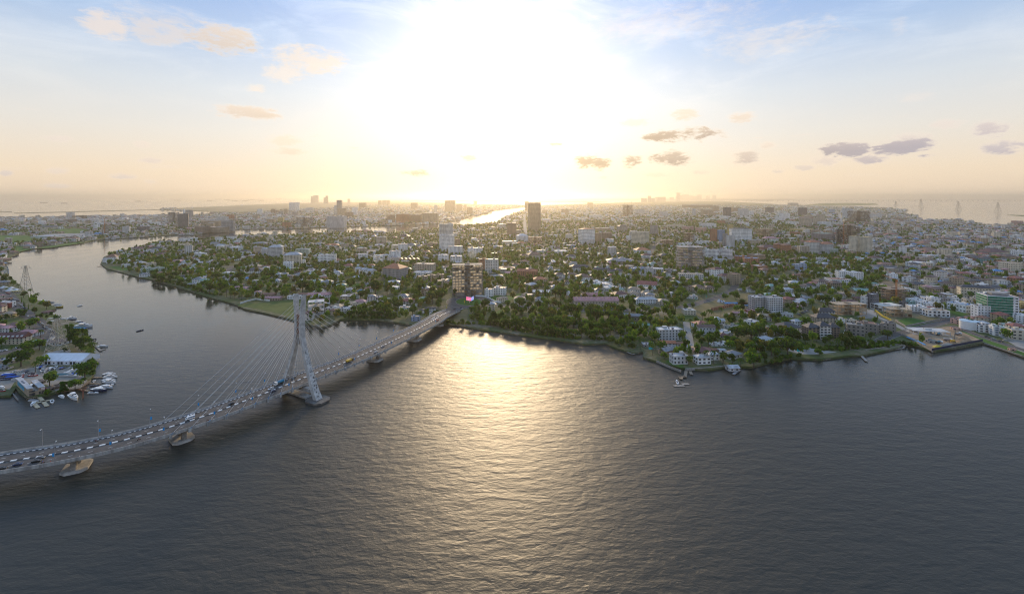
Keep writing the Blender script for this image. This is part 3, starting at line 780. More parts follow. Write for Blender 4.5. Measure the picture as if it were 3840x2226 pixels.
PANE = {}
def pane_mesh(w, h, m):
	k = (round(w, 1), round(h, 1), m.name)
	if k not in PANE:
		b = MB(); b.box(0, 0, 0, h, w, .16); PANE[k] = b.mesh('window', [m])
	return PANE[k]
def building(c, x0, x1, yb, yt, nf=2, wall='white', style='hip', roof='grey', yaw=0.0, k=0.7, label=None, near=False, cat='house', band=False, glass=None, rh=None, lm=None, trim=None, name=None, ground=2.0, ww=1.5, wh=1.5, gap=3.6, group=None, tall=None):
	"""a building that stands where its foot is seen in the photograph; yaw turns it, k is depth / width"""
	sx0, sy = src(c, x0, yb); sx1, _ = src(c, x1, yb); _, st = src(c, x0, yt)
	a = abs(yaw)
	X0, D0 = P(sx0, sy, ground); ext = (sx1 - sx0) * D0 / F
	w = ext / (math.cos(a) + k * math.sin(a)); d = k * w
	H = (sy - st) * D0 / F
	Xc = ((sx0 + sx1) / 2 - CX) * D0 / F
	off = (w * math.sin(a) + d * math.cos(a)) / 2
	Yc = D0 + off * 0.92; Xc *= Yc / D0 * .5 + .5
	# seen from above, part of that height is the depth of the roof
	H = (CAMZ - ground) - (CAMZ - ground - H) if tall is None else tall
	drop = 2 * off * (CAMZ - ground - H) / max(D0 + 2 * off, 1)
	if style in ('flat', 'frame', 'shed', 'terrace'):
		yr = (CAMZ - (ground + H)) ;
		# height of the rear edge seen at the picture's top edge of the building
		Hr = CAMZ - ground - (st - H0) * (D0 + 2 * off) / F
		if tall is None and style != 'frame': H = max(min(H, Hr), 2.6 * max(nf, 1) * .8)
	elif tall is None:
		Hr = CAMZ - ground - (st - H0) * (D0 + off) / F
		H = max(Hr, 3.0)
	if label is None: cat_l = cat
	root = thing(name or cat.replace(' ', '_'), (Xc, Yc, ground), yaw, label or 'x', cat, group)
	if label is None:
		st_w = {1: 'single-storey', 2: 'two-storey', 3: 'three-storey', 4: 'four-storey', 5: 'five-storey', 6: 'six-storey'}.get(nf, 'tall')
		rr = {'hip': f'{roof}-roofed ', 'gable': f'{roof}-gabled '}.get(style, 'flat-roofed ')
		later(root, f"{wall} {st_w} {rr}{cat if style != 'frame' else 'shell'}", Xc, Yc)
	FOOT.append((Xc, Yc, 0.5 * math.hypot(w, d) + 2, w, d, yaw))
	if lm: LM.append((lm, Xc, Yc))
	body(root, w, d, H, nf, wall, style, roof, near, band, glass, rh, trim, ww, wh, gap)
	return root, w, d, H
def body(root, w, d, H, nf, wall, style, roof, near, band, glass, rh, trim, ww=1.5, wh=1.5, gap=3.6, r=R):
	gm = glass or M_GLASS
	wm = wallm(wall)
	if style in ('hip', 'gable'):
		rh = rh if rh is not None else min(0.27 * min(w, d), H * .42)
		hw = H - rh * .9
		b = MB(); b.box(0, 0, 0, hw, w, d, bottom=False)
		if style == 'gable':
			if w >= d: b.add([(-w/2, -d/2, hw), (-w/2, d/2, hw), (-w/2, 0, hw + rh * .9)], [(0, 1, 2)]); b.add([(w/2, -d/2, hw), (w/2, d/2, hw), (w/2, 0, hw + rh * .9)], [(0, 1, 2)])
		b.build('wall', wm, root)
		b = MB(); b.hip(w, d, hw, rh, over=.8, gable=style == 'gable'); b.build('roof', roofm(roof), root)
	elif style in ('flat', 'shed', 'terrace'):
		hw = H
		b = MB(); b.box(0, 0, 0, hw - .35, w, d, bottom=False)
		for sx, sy, a_, c_ in ((0, -1, w, .25), (0, 1, w, .25), (-1, 0, .25, d - .5), (1, 0, .25, d - .5)):
			b.box(sx * (w / 2 - .125), sy * (d / 2 - .125), hw - .35, hw + .55, a_, c_)
		b.build('wall', wm, root)
		b = MB(); b.box(0, 0, hw - .35, hw - .05, w - .52, d - .52); b.build('roof', roofm(roof), root)
		if w > 9:
			b = MB(); b.box(w * r.uniform(-.3, .3), d * r.uniform(-.1, .25), hw - .05, hw + 2.3, min(5, w * .25), min(4, d * .3)); b.build('stair_head', wm, root)
			for i in range(r.randint(1, 3)):
				o = link('water_tank', TANKME, root, (w * r.uniform(-.4, .4), d * r.uniform(-.35, .35), hw - .05))
	elif style == 'frame':
		hw = H; fh = H / nf; cm = wm
		for i in range(nf + 1):
			b = MB(); b.box(0, 0, i * fh - (.3 if i else 0), i * fh + (.02 if i else .1), w, d); b.build('floor_slab', cm, root)
		nx, ny = max(2, int(w / 5)), max(2, int(d / 6))
		cols = [(i, j) for i in range(nx + 1) for j in range(ny + 1) if i in (0, nx) or j in (0, ny)]
		for i, j in cols:
			b = MB(); x, y = (-w / 2 + .35) + (w - .7) * i / nx, (-d / 2 + .35) + (d - .7) * j / ny
			b.box(x, y, .1, H - .3, .5, .5); b.build('column', cm, root)
		b = MB()
		for f in range(nf):
			for i in range(nx):
				for sd in (-1, 1):
					if r.random() < .2:
						x = -w / 2 + .6 + (w - .7) * (i + .5) / nx
						b.box(x, sd * (d / 2 - .5), f * fh + .1, f * fh + .1 + (fh - .45) * r.choice([.4, .95, .95]), (w - .7) / nx - .6, .2)
			for j in range(ny):
				for sd in (-1, 1):
					if r.random() < .25:
						y = -d / 2 + .6 + (d - .7) * (j + .5) / ny
						b.box(sd * (w / 2 - .5), y, f * fh + .1, f * fh + .1 + (fh - .45) * r.choice([.4, .95, .95]), .2, (d - .7) / ny - .6)
		b.box(0, 0, .1, H + 1.5, min(w * .18, 8), d * .25)
		b.build('infill_wall', cm, root, kind='stuff')
		return
	fh = hw / max(nf, 1)
	wh = min(wh, fh * .55)
	if near:
		for sd in (0, 1, 3):
			L = w if sd in (0, 2) else d
			n = max(1, int((L - 1) / gap)); st = L / n
			me = pane_mesh(ww, wh, gm)
			for f in range(nf):
				for i in range(n):
					u = -L / 2 + st * (i + .5); z = f * fh + fh * .3
					p = {0: (u, -d / 2, z), 1: (w / 2, u, z), 3: (-w / 2, u, z)}[sd]
					link('window', me, root, p, 0 if sd == 0 else math.pi / 2)
	else:
		g = MB(); add_windows(g, w, d, 0, fh, nf, (0, 1, 2, 3), ww, wh, gap, base=fh * .3)
		g.build('glazing', gm, root, kind='stuff')
	if band:
		tm = wallm(trim or 'white')
		for f in range(1, nf + 1):
			b = MB(); z = min(f * fh, hw - .4)
			b.box(0, 0, z - .25, z + .12, w + 1.0, d + 1.0); b.build('floor_ledge', tm, root)
TANKME = TANK.mesh('water_tank', [M_TANK])

def tower(c, x0, x1, yb, yt, nf, wall, label=None, cat='tower block', **kw):
	kw.setdefault('style', 'flat'); kw.setdefault('roof', 'grey'); kw.setdefault('k', .8)
	return building(c, x0, x1, yb, yt, nf, wall, label=label, cat=cat, **kw)
Bd, Tw = building, tower
rd = math.radians
# ---- the unfinished and tall blocks nearest the bridge
def crane(c, x, yb, yt, jib0, jib1, label, colm):
	X, Y = W(c, x, yb); _, st = src(c, x, yt); H = (src(c, x, yb)[1] - st) * Y / F
	r = thing('tower_crane', (X, Y, 2), 0, label, 'crane')
	b = MB()
	for a in (-1, 1):
		for e in (-1, 1): b.bar((a * .8, e * .8, 0), (a * .8, e * .8, H * .92), .16)
	k = 0.0
	while k < H * .9: b.bar((-.8, -.8, k), (.8, -.8, k + 1.6), .09); b.bar((.8, .8, k), (-.8, .8, k + 1.6), .09); b.bar((.8, -.8, k), (.8, .8, k + 1.6), .09); b.bar((-.8, .8, k), (-.8, -.8, k + 1.6), .09); k += 1.6
	b.build('mast', colm, r)
	z = H * .93
	j0, j1 = (src(c, *jib0)[0] - src(c, x, yb)[0]) * Y / F, (src(c, *jib1)[0] - src(c, x, yb)[0]) * Y / F
	dy0 = jib0[2] if len(jib0) > 2 else 0
	za, zb = z + (yb and 0), z
	zt = [CAMZ - 2 - (src(c, *jib0)[1] - H0) * Y / F, CAMZ - 2 - (src(c, *jib1)[1] - H0) * Y / F]
	b = MB()
	for o in (-.6, .6): b.bar((0, o, z), (j0, o, zt[0]), .14);
	b.bar((0, 0, z + 1.4), (j0, 0, zt[0] + .6), .14)
	n = 14
	for i in range(n):
		t = i / n; b.bar((j0 * t, -.6, z + (zt[0] - z) * t), (j0 * (t + .5 / n), 0, z + 1.4 + (zt[0] - z) * (t + .5 / n)), .08); b.bar((j0 * (t + .5 / n), 0, z + 1.4 + (zt[0] - z) * (t + .5 / n)), (j0 * (t + 1 / n), .6, z + (zt[0] - z) * (t + 1 / n)), .08)
	b.build('jib', colm, r)
	b = MB(); b.bar((0, 0, z), (j1, 0, zt[1]), .35); b.build('counter_jib', colm, r)
	b = MB(); b.box(j1 * .85, 0, zt[1] - 1.6, zt[1] + .4, 1.8, 1.4); b.build('counterweight', M_CONC, r)
	b = MB(); b.box(.2, -1.2, z - 1.6, z + .4, 1.4, 1.4); b.build('cab', colm, r)
	return r
M_ORANGE = mat('orange_crane_paint', (.5, .16, .03), .5, var=.05)
M_CRGREY = mat('grey_crane_paint', (.2, .19, .17), .5, var=.05)

Bd('C4', 1562, 1940, 1300, 935, 11, 'concrete', 'frame', yaw=.12, k=.45, label='brown unfinished concrete frame block with flared wings above the roundabout', cat='building', lm='brown concrete frame block', name='unfinished_tower')
# its two flared roof wings
rt = [o for o in COL.objects if o.name == 'unfinished_tower'][0]
wx = FOOT[-1][3]
for sg in (-1, 1):
	b = MB(); hh = (375 / 3.1766) * rt.location.y * .93 / F
	b.add([(sg * wx * .52, -9, 44.8), (sg * 2.5, -9, 42.2), (sg * 2.5, 8, 42.2), (sg * wx * .52, 8, 44.8), (sg * wx * .52, -9, 45.4), (sg * 2.5, -9, 42.8), (sg * 2.5, 8, 42.8), (sg * wx * .52, 8, 45.4)],
		  [(0, 1, 2, 3), (7, 6, 5, 4), (0, 4, 5, 1), (1, 5, 6, 2), (2, 6, 7, 3), (3, 7, 4, 0)])
	b.build('roof_wing', M_CONC, rt)
Bd('C4', 737, 1027, 1110, 915, 6, 'grey', 'hip', 'orange', yaw=-.35, k=.75, label='grey concrete six-storey apartment block under an orange hipped roof', cat='apartment block', near=True, lm='grey block with orange roof', gap=3.0, ww=1.2)
Bd('C4', 1415, 1600, 770, 580, 12, 'white', 'flat', yaw=.25, k=.6, label='lower white part of the tallest stepped tower', cat='tower', tall=50, lm='tall white stepped tower', band=True)
t_, w_, d_, h_ = Bd('C4', 1410, 1585, 745, 435, 20, 'off-white', 'flat', yaw=.25, k=.6, label='tall stepped white tower with open upper storeys and a roof crane', cat='tower', band=True)
Bd('C4', 1518, 1702, 815, 700, 8, 'white', 'flat', 'brown', yaw=.2, k=.5, label='white eight-storey annexe at the foot of the tall stepped tower', cat='building')
Bd('C4', 1553, 1692, 925, 815, 6, 'white', 'flat', 'pale grey', yaw=.1, k=.6, label='white six-storey block with balconies below the stepped tower annexe', cat='building', band=True)
Bd('C4', 1398, 1532, 905, 800, 5, 'white', 'flat', 'pale grey', yaw=.5, k=.7, label='plain white five-storey block beside the stepped tower', cat='building')
Bd('C4', 1885, 2000, 1030, 855, 10, 'terracotta', 'flat', yaw=.2, k=.6, label='terracotta edged apartment slab just left of the wider terracotta one', cat='apartment block', trim='white')
Bd('C5', 5, 220, 1030, 852, 9, 'off-white', 'flat', 'terracotta' if 0 else 'orange', yaw=-.1, k=.5, label='white and terracotta nine-storey apartment slab behind the roundabout', cat='apartment block', lm='white and terracotta slab')
Bd('C5', 575, 722, 530, 190, 22, 'tan', 'flat', yaw=.1, k=.7, label='very tall tan-brown tower wrapped in scaffolding at the creek mouth', cat='tower', band=True, trim='tan', lm='tall brown tower')
Bd('C5', 535, 578, 300, 178, 18, 'brown', 'flat', label='slim brown tower partly behind the tall scaffolded one', cat='tower')
Bd('C5', 320, 435, 588, 430, 12, 'brown', 'flat', yaw=.1, label='plain brown twelve-storey slab near the bright straight road', cat='tower', lm='brown slab tower')
Bd('C5', 427, 576, 662, 560, 7, 'white', 'hip', 'white', yaw=.3, label='white seven-storey block with domed top before the brown slab tower', cat='apartment block')
Bd('C5', 1178, 1372, 692, 492, 11, 'white', 'hip', 'orange', yaw=.35, k=.7, label='white eleven-storey apartment tower with terracotta crown', cat='apartment block', lm='white terracotta-crowned tower', band=False, rh=3, gap=2.8)
Bd('C5', 1372, 1458, 680, 550, 9, 'tan', 'flat', yaw=-.4, label='sand coloured nine-storey block against the white crowned tower', cat='apartment block')
Bd('C5', 1425, 1567, 640, 540, 7, 'brown', 'flat', yaw=.1, label='dark brown seven-storey shell beside the sand coloured block', cat='building')
Bd('C5', 1812, 2028, 692, 530, 10, 'cream', 'flat', yaw=-.4, k=.4, label='long cream ten-storey stepped apartment block', cat='apartment block', lm='cream stepped apartment block', gap=3)
Bd('C5', 1745, 1812, 655, 582, 5, 'white', 'flat', yaw=.3, label='small white five-storey block left of the cream stepped one', cat='apartment block')
Bd('C5', 1640, 1757, 540, 452, 6, 'grey', 'hip', 'charcoal', yaw=.2, label='grey six-storey block with charcoal roof near the red gable', cat='building')
Bd('C5', 1380, 1550, 540, 485, 4, 'tan', 'flat', cat='building'); Bd('C5', 260, 437, 700, 640, 3, 'cream', 'flat', 'orange', yaw=.1); Bd('C5', 437, 545, 700, 655, 3, 'cream', 'hip', 'orange')
Bd('C5', 575, 742, 692, 600, 6, 'brown', 'frame', cat='building'); Bd('C5', 550, 745, 870, 775, 5, 'cream', 'hip', 'brown', yaw=.25, cat='apartment block', lm='cream blocks in the haze')
Bd('C5', 475, 560, 862, 800, 4, 'cream', 'hip', 'brown', yaw=.2); Bd('C5', 745, 828, 855, 800, 3, 'cream', 'hip', 'brown'); Bd('C5', 880, 1038, 812, 752, 3, 'white', 'flat', 'white', yaw=.1, cat='building')
Bd('C5', 1030, 1142, 732, 688, 2, 'blue', 'flat', cat='building'); Bd('C5', 1845, 2030, 800, 722, 2, 'white', 'hip', 'orange', yaw=.1, label='white hall with steep orange roof behind the dark roofed terraces', cat='building', lm='orange-roofed white hall')
Bd('C5', 1055, 1330, 1012, 925, 3, 'white', 'hip', 'charcoal', yaw=.15, k=.5, cat='house', lm='long charcoal-roofed house', near=True)
Bd('C5', 1145, 1325, 1132, 1035, 2, 'white', 'hip', 'brown', yaw=.15, near=True, k=.8); Bd('C5', 1010, 1158, 1085, 1022, 2, 'white', 'hip', 'brown', yaw=.1, near=True)
Bd('C5', 880, 1006, 1095, 1020, 2, 'white', 'hip', 'charcoal', yaw=.2, near=True); Bd('C5', 920, 985, 1118, 1070, 1, 'white', 'hip', 'charcoal'); Bd('C5', 990, 1070, 1155, 1115, 1, 'white', 'hip', 'brown')
Bd('C5', 442, 692, 1092, 978, 4, 'terracotta', 'gable', 'orange', yaw=-.15, k=.4, label='terracotta and white four-storey block with long orange roof', cat='apartment block', near=True, lm='terracotta four-storey block')
Bd('C5', 610, 802, 1148, 1070, 2, 'beige', 'hip', 'orange', yaw=.3, near=True, lm='orange-roofed beige house', label='beige house with broad orange tiled roof'); Bd('C5', 230, 412, 1002, 945, 2, 'white', 'hip', 'brown'); Bd('C5', 100, 282, 1098, 1042, 2, 'white', 'hip', 'grey', near=True, yaw=.2)
Bd('C5', 300, 440, 1055, 1005, 1, 'pink', 'gable', 'pink'); Bd('C5', 430, 545, 1175, 1140, 1, 'cream', 'flat', 'tan'); Bd('C5', 820, 985, 1175, 1125, 1, 'tan', 'gable', 'rust'); Bd('C5', 710, 800, 1190, 1148, 1, 'tan', 'hip', 'rust')
Bd('C5', 1275, 1440, 1170, 1108, 2, 'white', 'flat', 'white', yaw=.35, near=True, cat='villa', label='flat white modern villa with dark glass bands', lm='flat white modern villa', ww=2.8, gap=4)
Bd('C5', 1378, 1552, 1192, 1130, 2, 'white', 'flat', 'white', yaw=.35, near=True, cat='villa', label='second wing of the flat white modern villa, nearer the water', ww=2.8, gap=4)
Bd('C5', 1450, 1652, 1245, 1172, 1, 'white', 'flat', 'pale grey', yaw=.35, near=True, cat='villa', label='low pale pavilion before the flat white modern villa', ww=2.8)
Bd('C5', 1875, 2130, 1222, 1122, 2, 'white', 'gable', 'red', yaw=-.3, k=.6, near=True, cat='hall', label='long white hall with bright red gabled roof', lm='red-roofed white hall')
Bd('C5', 50, 160, 1312, 1208, 4, 'white', 'flat', 'brown', yaw=.3, near=True, cat='apartment block', label='white four-storey block next to the brown frame tower, brick side walls'); Bd('C5', 160, 315, 1292, 1185, 4, 'white', 'flat', 'brown', yaw=-.15, near=True, band=True, cat='apartment block', label='white four-storey block with balconies over the green plot', lm='white balcony block')
Bd('C5', 630, 862, 1282, 1228, 1, 'cream', 'gable', 'white', yaw=-.05, k=.5, near=True, cat='shed', label='pale gabled shed with white roof behind the pointed conifers', lm='white-roofed shed'); Bd('C5', 495, 640, 1342, 1268, 1, 'concrete', 'flat', 'concrete', yaw=.2, cat='shed', label='roofless grey shed with slanting walls')
Bd('C5', 1555, 1782, 1328, 1245, 1, 'white', 'hip', 'maroon', yaw=.3, k=.7, near=True, label='low white house under wide maroon roof beside the pink terraces')
Bd('C5', 1760, 1925, 1280, 1190, 2, 'white', 'hip', 'tan', yaw=-.3, near=True); Bd('C5', 1915, 2030, 1298, 1240, 1, 'white', 'hip', 'tan', near=True)
Bd('C5', 1848, 2110, 1395, 1312, 2, 'white', 'hip', 'pale grey', yaw=.05, k=.35, near=True, cat='building', label='long white two-storey building with pale metal roof among palms', lm='long pale-roofed building')
Bd('C5', 1360, 1560, 1035, 965, 2, 'white', 'gable', 'charcoal', yaw=-.25, k=.5, cat='terrace', near=True, label='first terrace of dark roofed houses with white gables'); Bd('C5', 1530, 1705, 1062, 985, 2, 'white', 'gable', 'charcoal', yaw=-.25, k=.5, cat='terrace', near=True, label='second terrace of dark roofed houses, nearer the river'); Bd('C5', 1790, 1965, 1020, 955, 2, 'blue', 'flat', 'pale grey', yaw=.2)
Bd('C5', 1510, 1850, 930, 850, 2, 'grey', 'hip', 'grey', yaw=-.1, k=.5, cat='building', label='wide grey institutional building with slate roofs', lm='wide grey slate building'); Bd('C5', 1660, 1830, 985, 930, 2, 'tan', 'flat'); Bd('C5', 1970, 2060, 1080, 960, 4, 'light grey', 'flat', yaw=.3, cat='building'); Bd('C5', 1500, 1600, 935, 890, 1, 'pink', 'hip', 'pink')
for x0, x1, yb, yt, nf, wl in [(970, 1055, 342, 268, 9, 'tan'), (1308, 1442, 382, 335, 5, 'white'), (1855, 1962, 332, 270, 7, 'light grey'), (1800, 1840, 0, 0, 0, 0), (2003, 2033, 185, 108, 12, 'grey'), (1283, 1345, 240, 190, 6, 'tan'), (740, 800, 330, 275, 6, 'tan'), (1925, 1985, 185, 135, 8, 'grey'), (745, 840, 425, 378, 3, 'white'), (1012, 1076, 412, 378, 3, 'white'), (1180, 1260, 415, 385, 2, 'white'), (885, 960, 422, 395, 2, 'white')]:
	if nf: Bd('C5', x0, x1, yb, yt, nf, wl, 'flat', cat='tower block' if nf > 5 else 'building')
Bd('C5', 1710, 1816, 352, 218, 16, 'brown', 'frame', yaw=.1, label='brown tower under construction with two cranes far across the town', cat='tower', lm='far tower under construction')
crane('C5', 1725, 352, 170, (1700, 185), (1740, 175), 'thin crane over the left side of the far unfinished tower', M_CRGREY)
crane('C5', 1808, 352, 160, (1840, 168), (1795, 168), 'thin crane over the right side of the far unfinished tower', M_CRGREY)
crane('C4', 1475, 745, 378, (1500, 388), (1462, 386), 'short crane perched on the stepped white tower', M_CRGREY)

# ---- pink terraces beside the bridge road
def pink_row(c, x0, x1, yb, yt, n, label, lm=None):
	root, w, d, H = Bd(c, x0, x1, yb, yt, 2, 'beige', 'gable', 'pink', yaw=0, k=.28, label=label, cat='terrace', near=True, lm=lm, rh=4.2, gap=4.2)
	for i in range(n + 1):
		b = MB(); x = -w / 2 + w * i / n; hw = H - 3.8
		b.add([(x - .2, -d / 2 - 1, hw - .2), (x + .2, -d / 2 - 1, hw - .2), (x + .2, 0, hw + 4.5), (x - .2, 0, hw + 4.5), (x - .2, d / 2 + 1, hw - .2), (x + .2, d / 2 + 1, hw - .2),
			   (x - .2, -d / 2 - 1, hw + .5), (x + .2, -d / 2 - 1, hw + .5), (x + .2, 0, hw + 5.1), (x - .2, 0, hw + 5.1), (x - .2, d / 2 + 1, hw + .5), (x + .2, d / 2 + 1, hw + .5)],
			  [(6, 7, 8, 9), (9, 8, 11, 10), (0, 1, 7, 6), (5, 4, 10, 11), (1, 2, 8, 7), (2, 5, 11, 8), (3, 0, 6, 9), (4, 3, 9, 10)])
		b.build('party_wall', wallm('pink'), root)
		if i < n:
			b = MB(); xm = x + w / n / 2; b.box(xm, -d * .18, hw + 1.2, hw + 3.6, 2.0, 2.2); b.build('dormer', wallm('pink'), root)
Bd_ = None
pink_row('C10', 1270, 1866, 398, 262, 7, 'front row of pink-roofed terraced houses along the road', 'pink terraces')
pink_row('C10', 1390, 1645, 292, 205, 4, 'rear row of pink-roofed terraced houses behind the front row')
b = link('water_tower', None, None, (*W('C10', 1190, 312), 2.0), label='small pale water tower on legs left of the pink terraces', category='water tower')
q = MB(); q.bar((0, 0, 9), (0, 0, 15), 3.0, sides=12); q.bar((0, 0, 15), (0, 0, 16), 3.0, sides=12, r2=.4); q.build('tank', wallm('light grey'), b)
for a_ in (-1, 1):
	for c_ in (-1, 1): q = MB(); q.bar((a_ * 2.4, c_ * 2.4, 0), (a_ * 2, c_ * 2, 9), .3); q.build('leg', M_CONC, b)

# ---- C3: creek mouth towers, left part of the town
Bd('C3', 195, 322, 490, 320, 17, 'dark grey', 'flat', yaw=.5, label='dark striped office tower on the far creek bank', cat='tower', band=True, trim='light grey', lm='dark striped tower')
Bd('C3', 100, 200, 430, 305, 12, 'grey', 'frame', label='unfinished grey block with crane left of the dark striped tower', cat='tower')
Bd('C3', 300, 372, 380, 278, 10, 'grey', 'flat', label='grey rounded block just behind the dark striped tower', cat='tower')
Bd('C3', 276, 293, 400, 262, 14, 'white', 'hip', 'white', k=1, rh=16, label='slender white spire beside the dark striped tower', cat='spire')
Bd('C3', 435, 548, 555, 468, 5, 'brown', 'flat', k=1, label='round brown mall drum at the water edge', cat='building'); Bd('C3', 540, 765, 548, 475, 4, 'tan', 'flat', 'tan', yaw=-.1, label='wide tan waterfront palace building', cat='building', lm='tan waterfront palace')
Bd('C3', 500, 702, 480, 400, 6, 'tan', 'flat', yaw=.1, label='large tan block above the round brown drum', cat='building'); Bd('C3', 735, 872, 532, 402, 8, 'grey', 'flat', yaw=.1, k=.4, label='grey banded office slab right of the tan palace', cat='building', band=True)
Bd('C3', 680, 785, 440, 355, 8, 'light grey', 'flat', cat='building'); Bd('C3', 800, 868, 405, 335, 6, 'terracotta', 'flat', cat='building')
for i, (x0, x1, yb, yt, nf, wl) in enumerate([(1155, 1218, 330, 265, 10, 'white'), (1318, 1370, 330, 265, 8, 'brown'), (1370, 1422, 330, 278, 7, 'tan'), (1535, 1608, 290, 188, 16, 'white'), (1612, 1660, 290, 186, 16, 'white'), (1450, 1552, 490, 422, 5, 'terracotta'), (1400, 1468, 430, 368, 6, 'yellow'),
	(1340, 1395, 602, 532, 5, 'cream'), (1100, 1165, 400, 345, 5, 'tan'), (1212, 1258, 385, 325, 7, 'light grey'), (1472, 1520, 330, 265, 7, 'tan'), (1420, 1470, 345, 290, 6, 'grey'), (1730, 1820, 300, 250, 5, 'light grey'), (1270, 1360, 440, 385, 4, 'tan'), (1055, 1093, 405, 362, 4, 'white'), (1575, 1640, 355, 300, 5, 'grey')]):
	Bd('C3', x0, x1, yb, yt, nf, wl, 'flat', yaw=.2, cat='tower block' if nf > 7 else 'building', lm=['white far block', None, None, 'white twin towers'][i] if i < 4 else None)
Bd('C3', 1618, 1792, 480, 362, 9, 'grey', 'frame', yaw=.1, label='long dark shell of a block facing the creek', cat='building', lm='dark creek-side shell')
for x0, x1, yt, nf in [(1800, 1829, 112, 26), (1832, 1876, 102, 28), (1952, 1976, 128, 22), (1974, 1998, 108, 27)]:
	Bd('C3', x0, x1, 192 if x0 < 1900 else 202, yt, nf, 'grey', 'flat', cat='skyscraper', k=1)
LM.append(('sand flat towers', *W('C3', 1860, 195)))
Bd('C3', 788, 905, 635, 565, 4, 'white', 'hip', 'charcoal', yaw=.2, cat='apartment block', lm='creek-side white block', label='white four-storey block with charcoal roof on the near creek bank'); Bd('C3', 240, 402, 656, 606, 2, 'white', 'flat', 'charcoal', yaw=.05, label='low white building with huge dark flat roof at the creek', cat='building', lm='dark flat-roofed pavilion')
for a in [(880, 956, 700, 642, 3, 'white', 'flat', 'pale grey'), (665, 785, 738, 682, 2, 'white', 'gable', 'pale grey'), (605, 690, 722, 658, 2, 'light grey', 'gable', 'grey'), (415, 502, 718, 666, 2, 'beige', 'hip', 'brown'), (230, 347, 722, 672, 3, 'cream', 'flat', 'tan'), (950, 1075, 608, 566, 2, 'white', 'hip', 'grey'), (1070, 1210, 615, 572, 2, 'beige', 'hip', 'tan'),
		  (395, 522, 842, 782, 3, 'white', 'flat', 'white'), (520, 600, 842, 808, 2, 'cream', 'flat', 'pale grey'), (150, 252, 928, 866, 2, 'pink', 'hip', 'pink'), (250, 342, 926, 882, 2, 'white', 'flat', 'blue'), (245, 357, 1102, 1046, 2, 'white', 'hip', 'charcoal'), (490, 572, 1102, 1062, 1, 'light grey', 'flat', 'grey'), (280, 345, 775, 735, 2, 'white', 'hip', 'grey'), (835, 960, 765, 710, 3, 'white', 'flat', 'white'),
		  (960, 1060, 815, 750, 2, 'white', 'hip', 'charcoal'), (1000, 1060, 680, 635, 2, 'beige', 'flat', 'tan'), (1525, 1590, 622, 588, 2, 'white', 'flat', 'white'), (1265, 1335, 650, 598, 3, 'cream', 'flat', 'yellow' if 0 else 'tan'), (1080, 1275, 705, 655, 2, 'grey', 'hip', 'grey'), (1305, 1420, 918, 882, 1, 'tan', 'hip', 'red'), (270, 318, 855, 825, 1, 'white', 'hip', 'grey'), (580, 640, 905, 875, 1, 'white', 'flat', 'pale grey'), (680, 790, 885, 850, 1, 'tan', 'hip', 'rust'), (1965, 2033, 740, 680, 2, 'white', 'hip', 'orange'), (1830, 1955, 700, 665, 2, 'white', 'hip', 'grey')]:
	Bd('C3', a[0], a[1], a[2], a[3], a[4], a[5], a[6], a[7], yaw=R.uniform(-.3, .3), near=a[2] > 1000)
Bd('C3', 1195, 1292, 842, 722, 7, 'light grey', 'hip', 'pale grey', yaw=-.5, label='left wing of the large pale apartment block', cat='apartment block'); Bd('C3', 1280, 1455, 862, 692, 9, 'light grey', 'hip', 'pale grey', yaw=.3, k=.6, label='large pale nine-storey apartment block with grey hipped roofs', cat='apartment block', lm='large pale apartment block', gap=2.8)
Bd('C3', 1112, 1225, 800, 712, 5, 'beige', 'flat', yaw=-.2, cat='apartment block'); Bd('C3', 1458, 1675, 950, 778, 9, 'cream', 'hip', 'pale grey', yaw=.3, k=.6, label='cream nine-storey tower standing on white lower wings', cat='apartment block', lm='cream nine-storey tower', gap=3)
Bd('C3', 1458, 1578, 985, 890, 4, 'white', 'flat', 'white', yaw=.3, label='white left wing at the foot of the cream tower', cat='apartment block', near=True); Bd('C3', 1640, 1728, 938, 870, 3, 'white', 'flat', 'white', yaw=.3, label='white right wing at the foot of the cream tower', cat='apartment block', near=True)
Bd('C3', 1608, 1772, 828, 732, 6, 'pale green', 'flat', yaw=.2, band=True, label='banded glass and concrete office behind the cream tower', cat='office'); Bd('C3', 1876, 2090, 925, 800, 6, 'white', 'flat', yaw=.25, k=.4, label='long white stepped apartment block of six storeys', cat='apartment block', lm='long white stepped block', gap=3)
Bd('C3', 1012, 1222, 1032, 962, 2, 'white', 'hip', 'charcoal', yaw=.1, label='wide charcoal roofed building inside the road bend', cat='building', near=True, lm='road bend'); Bd('C3', 1005, 1195, 985, 925, 1, 'tan', 'hip', 'tan', yaw=.1, label='broad tan roofed hall behind the charcoal one at the road bend', cat='hall')
Bd('C3', 1290, 1430, 1000, 955, 2, 'pale green', 'hip', 'green', yaw=.1, near=True); Bd('C3', 1730, 1860, 1052, 985, 2, 'white', 'flat', 'rust', yaw=.35, near=True); Bd('C3', 1440, 1525, 1072, 1022, 2, 'white', 'hip', 'grey', near=True, yaw=.2); Bd('C3', 1225, 1290, 990, 950, 1, 'white', 'hip', 'white', cat='tent', label='white peaked tent by the green-roofed house')
Bd('C3', 1860, 1965, 1020, 985, 1, 'white', 'flat', 'pale grey'); Bd('C3', 1380, 1585, 1215, 1165, 2, 'beige', 'hip', 'tan', yaw=.1, near=True); Bd('C3', 1025, 1110, 1110, 1075, 1, 'white', 'gable', 'blue', near=True)
for i, a in enumerate([(805, 865, 1215, 1172), (860, 955, 1230, 1182), (955, 1045, 1235, 1185), (890, 985, 1180, 1150), (1045, 1145, 1232, 1195), (1000, 1080, 1262, 1215), (1130, 1195, 1298, 1235)]):
	Bd('C3', *a, 2, 'white', 'hip', 'pink', yaw=R.uniform(-.3, .3), near=True)
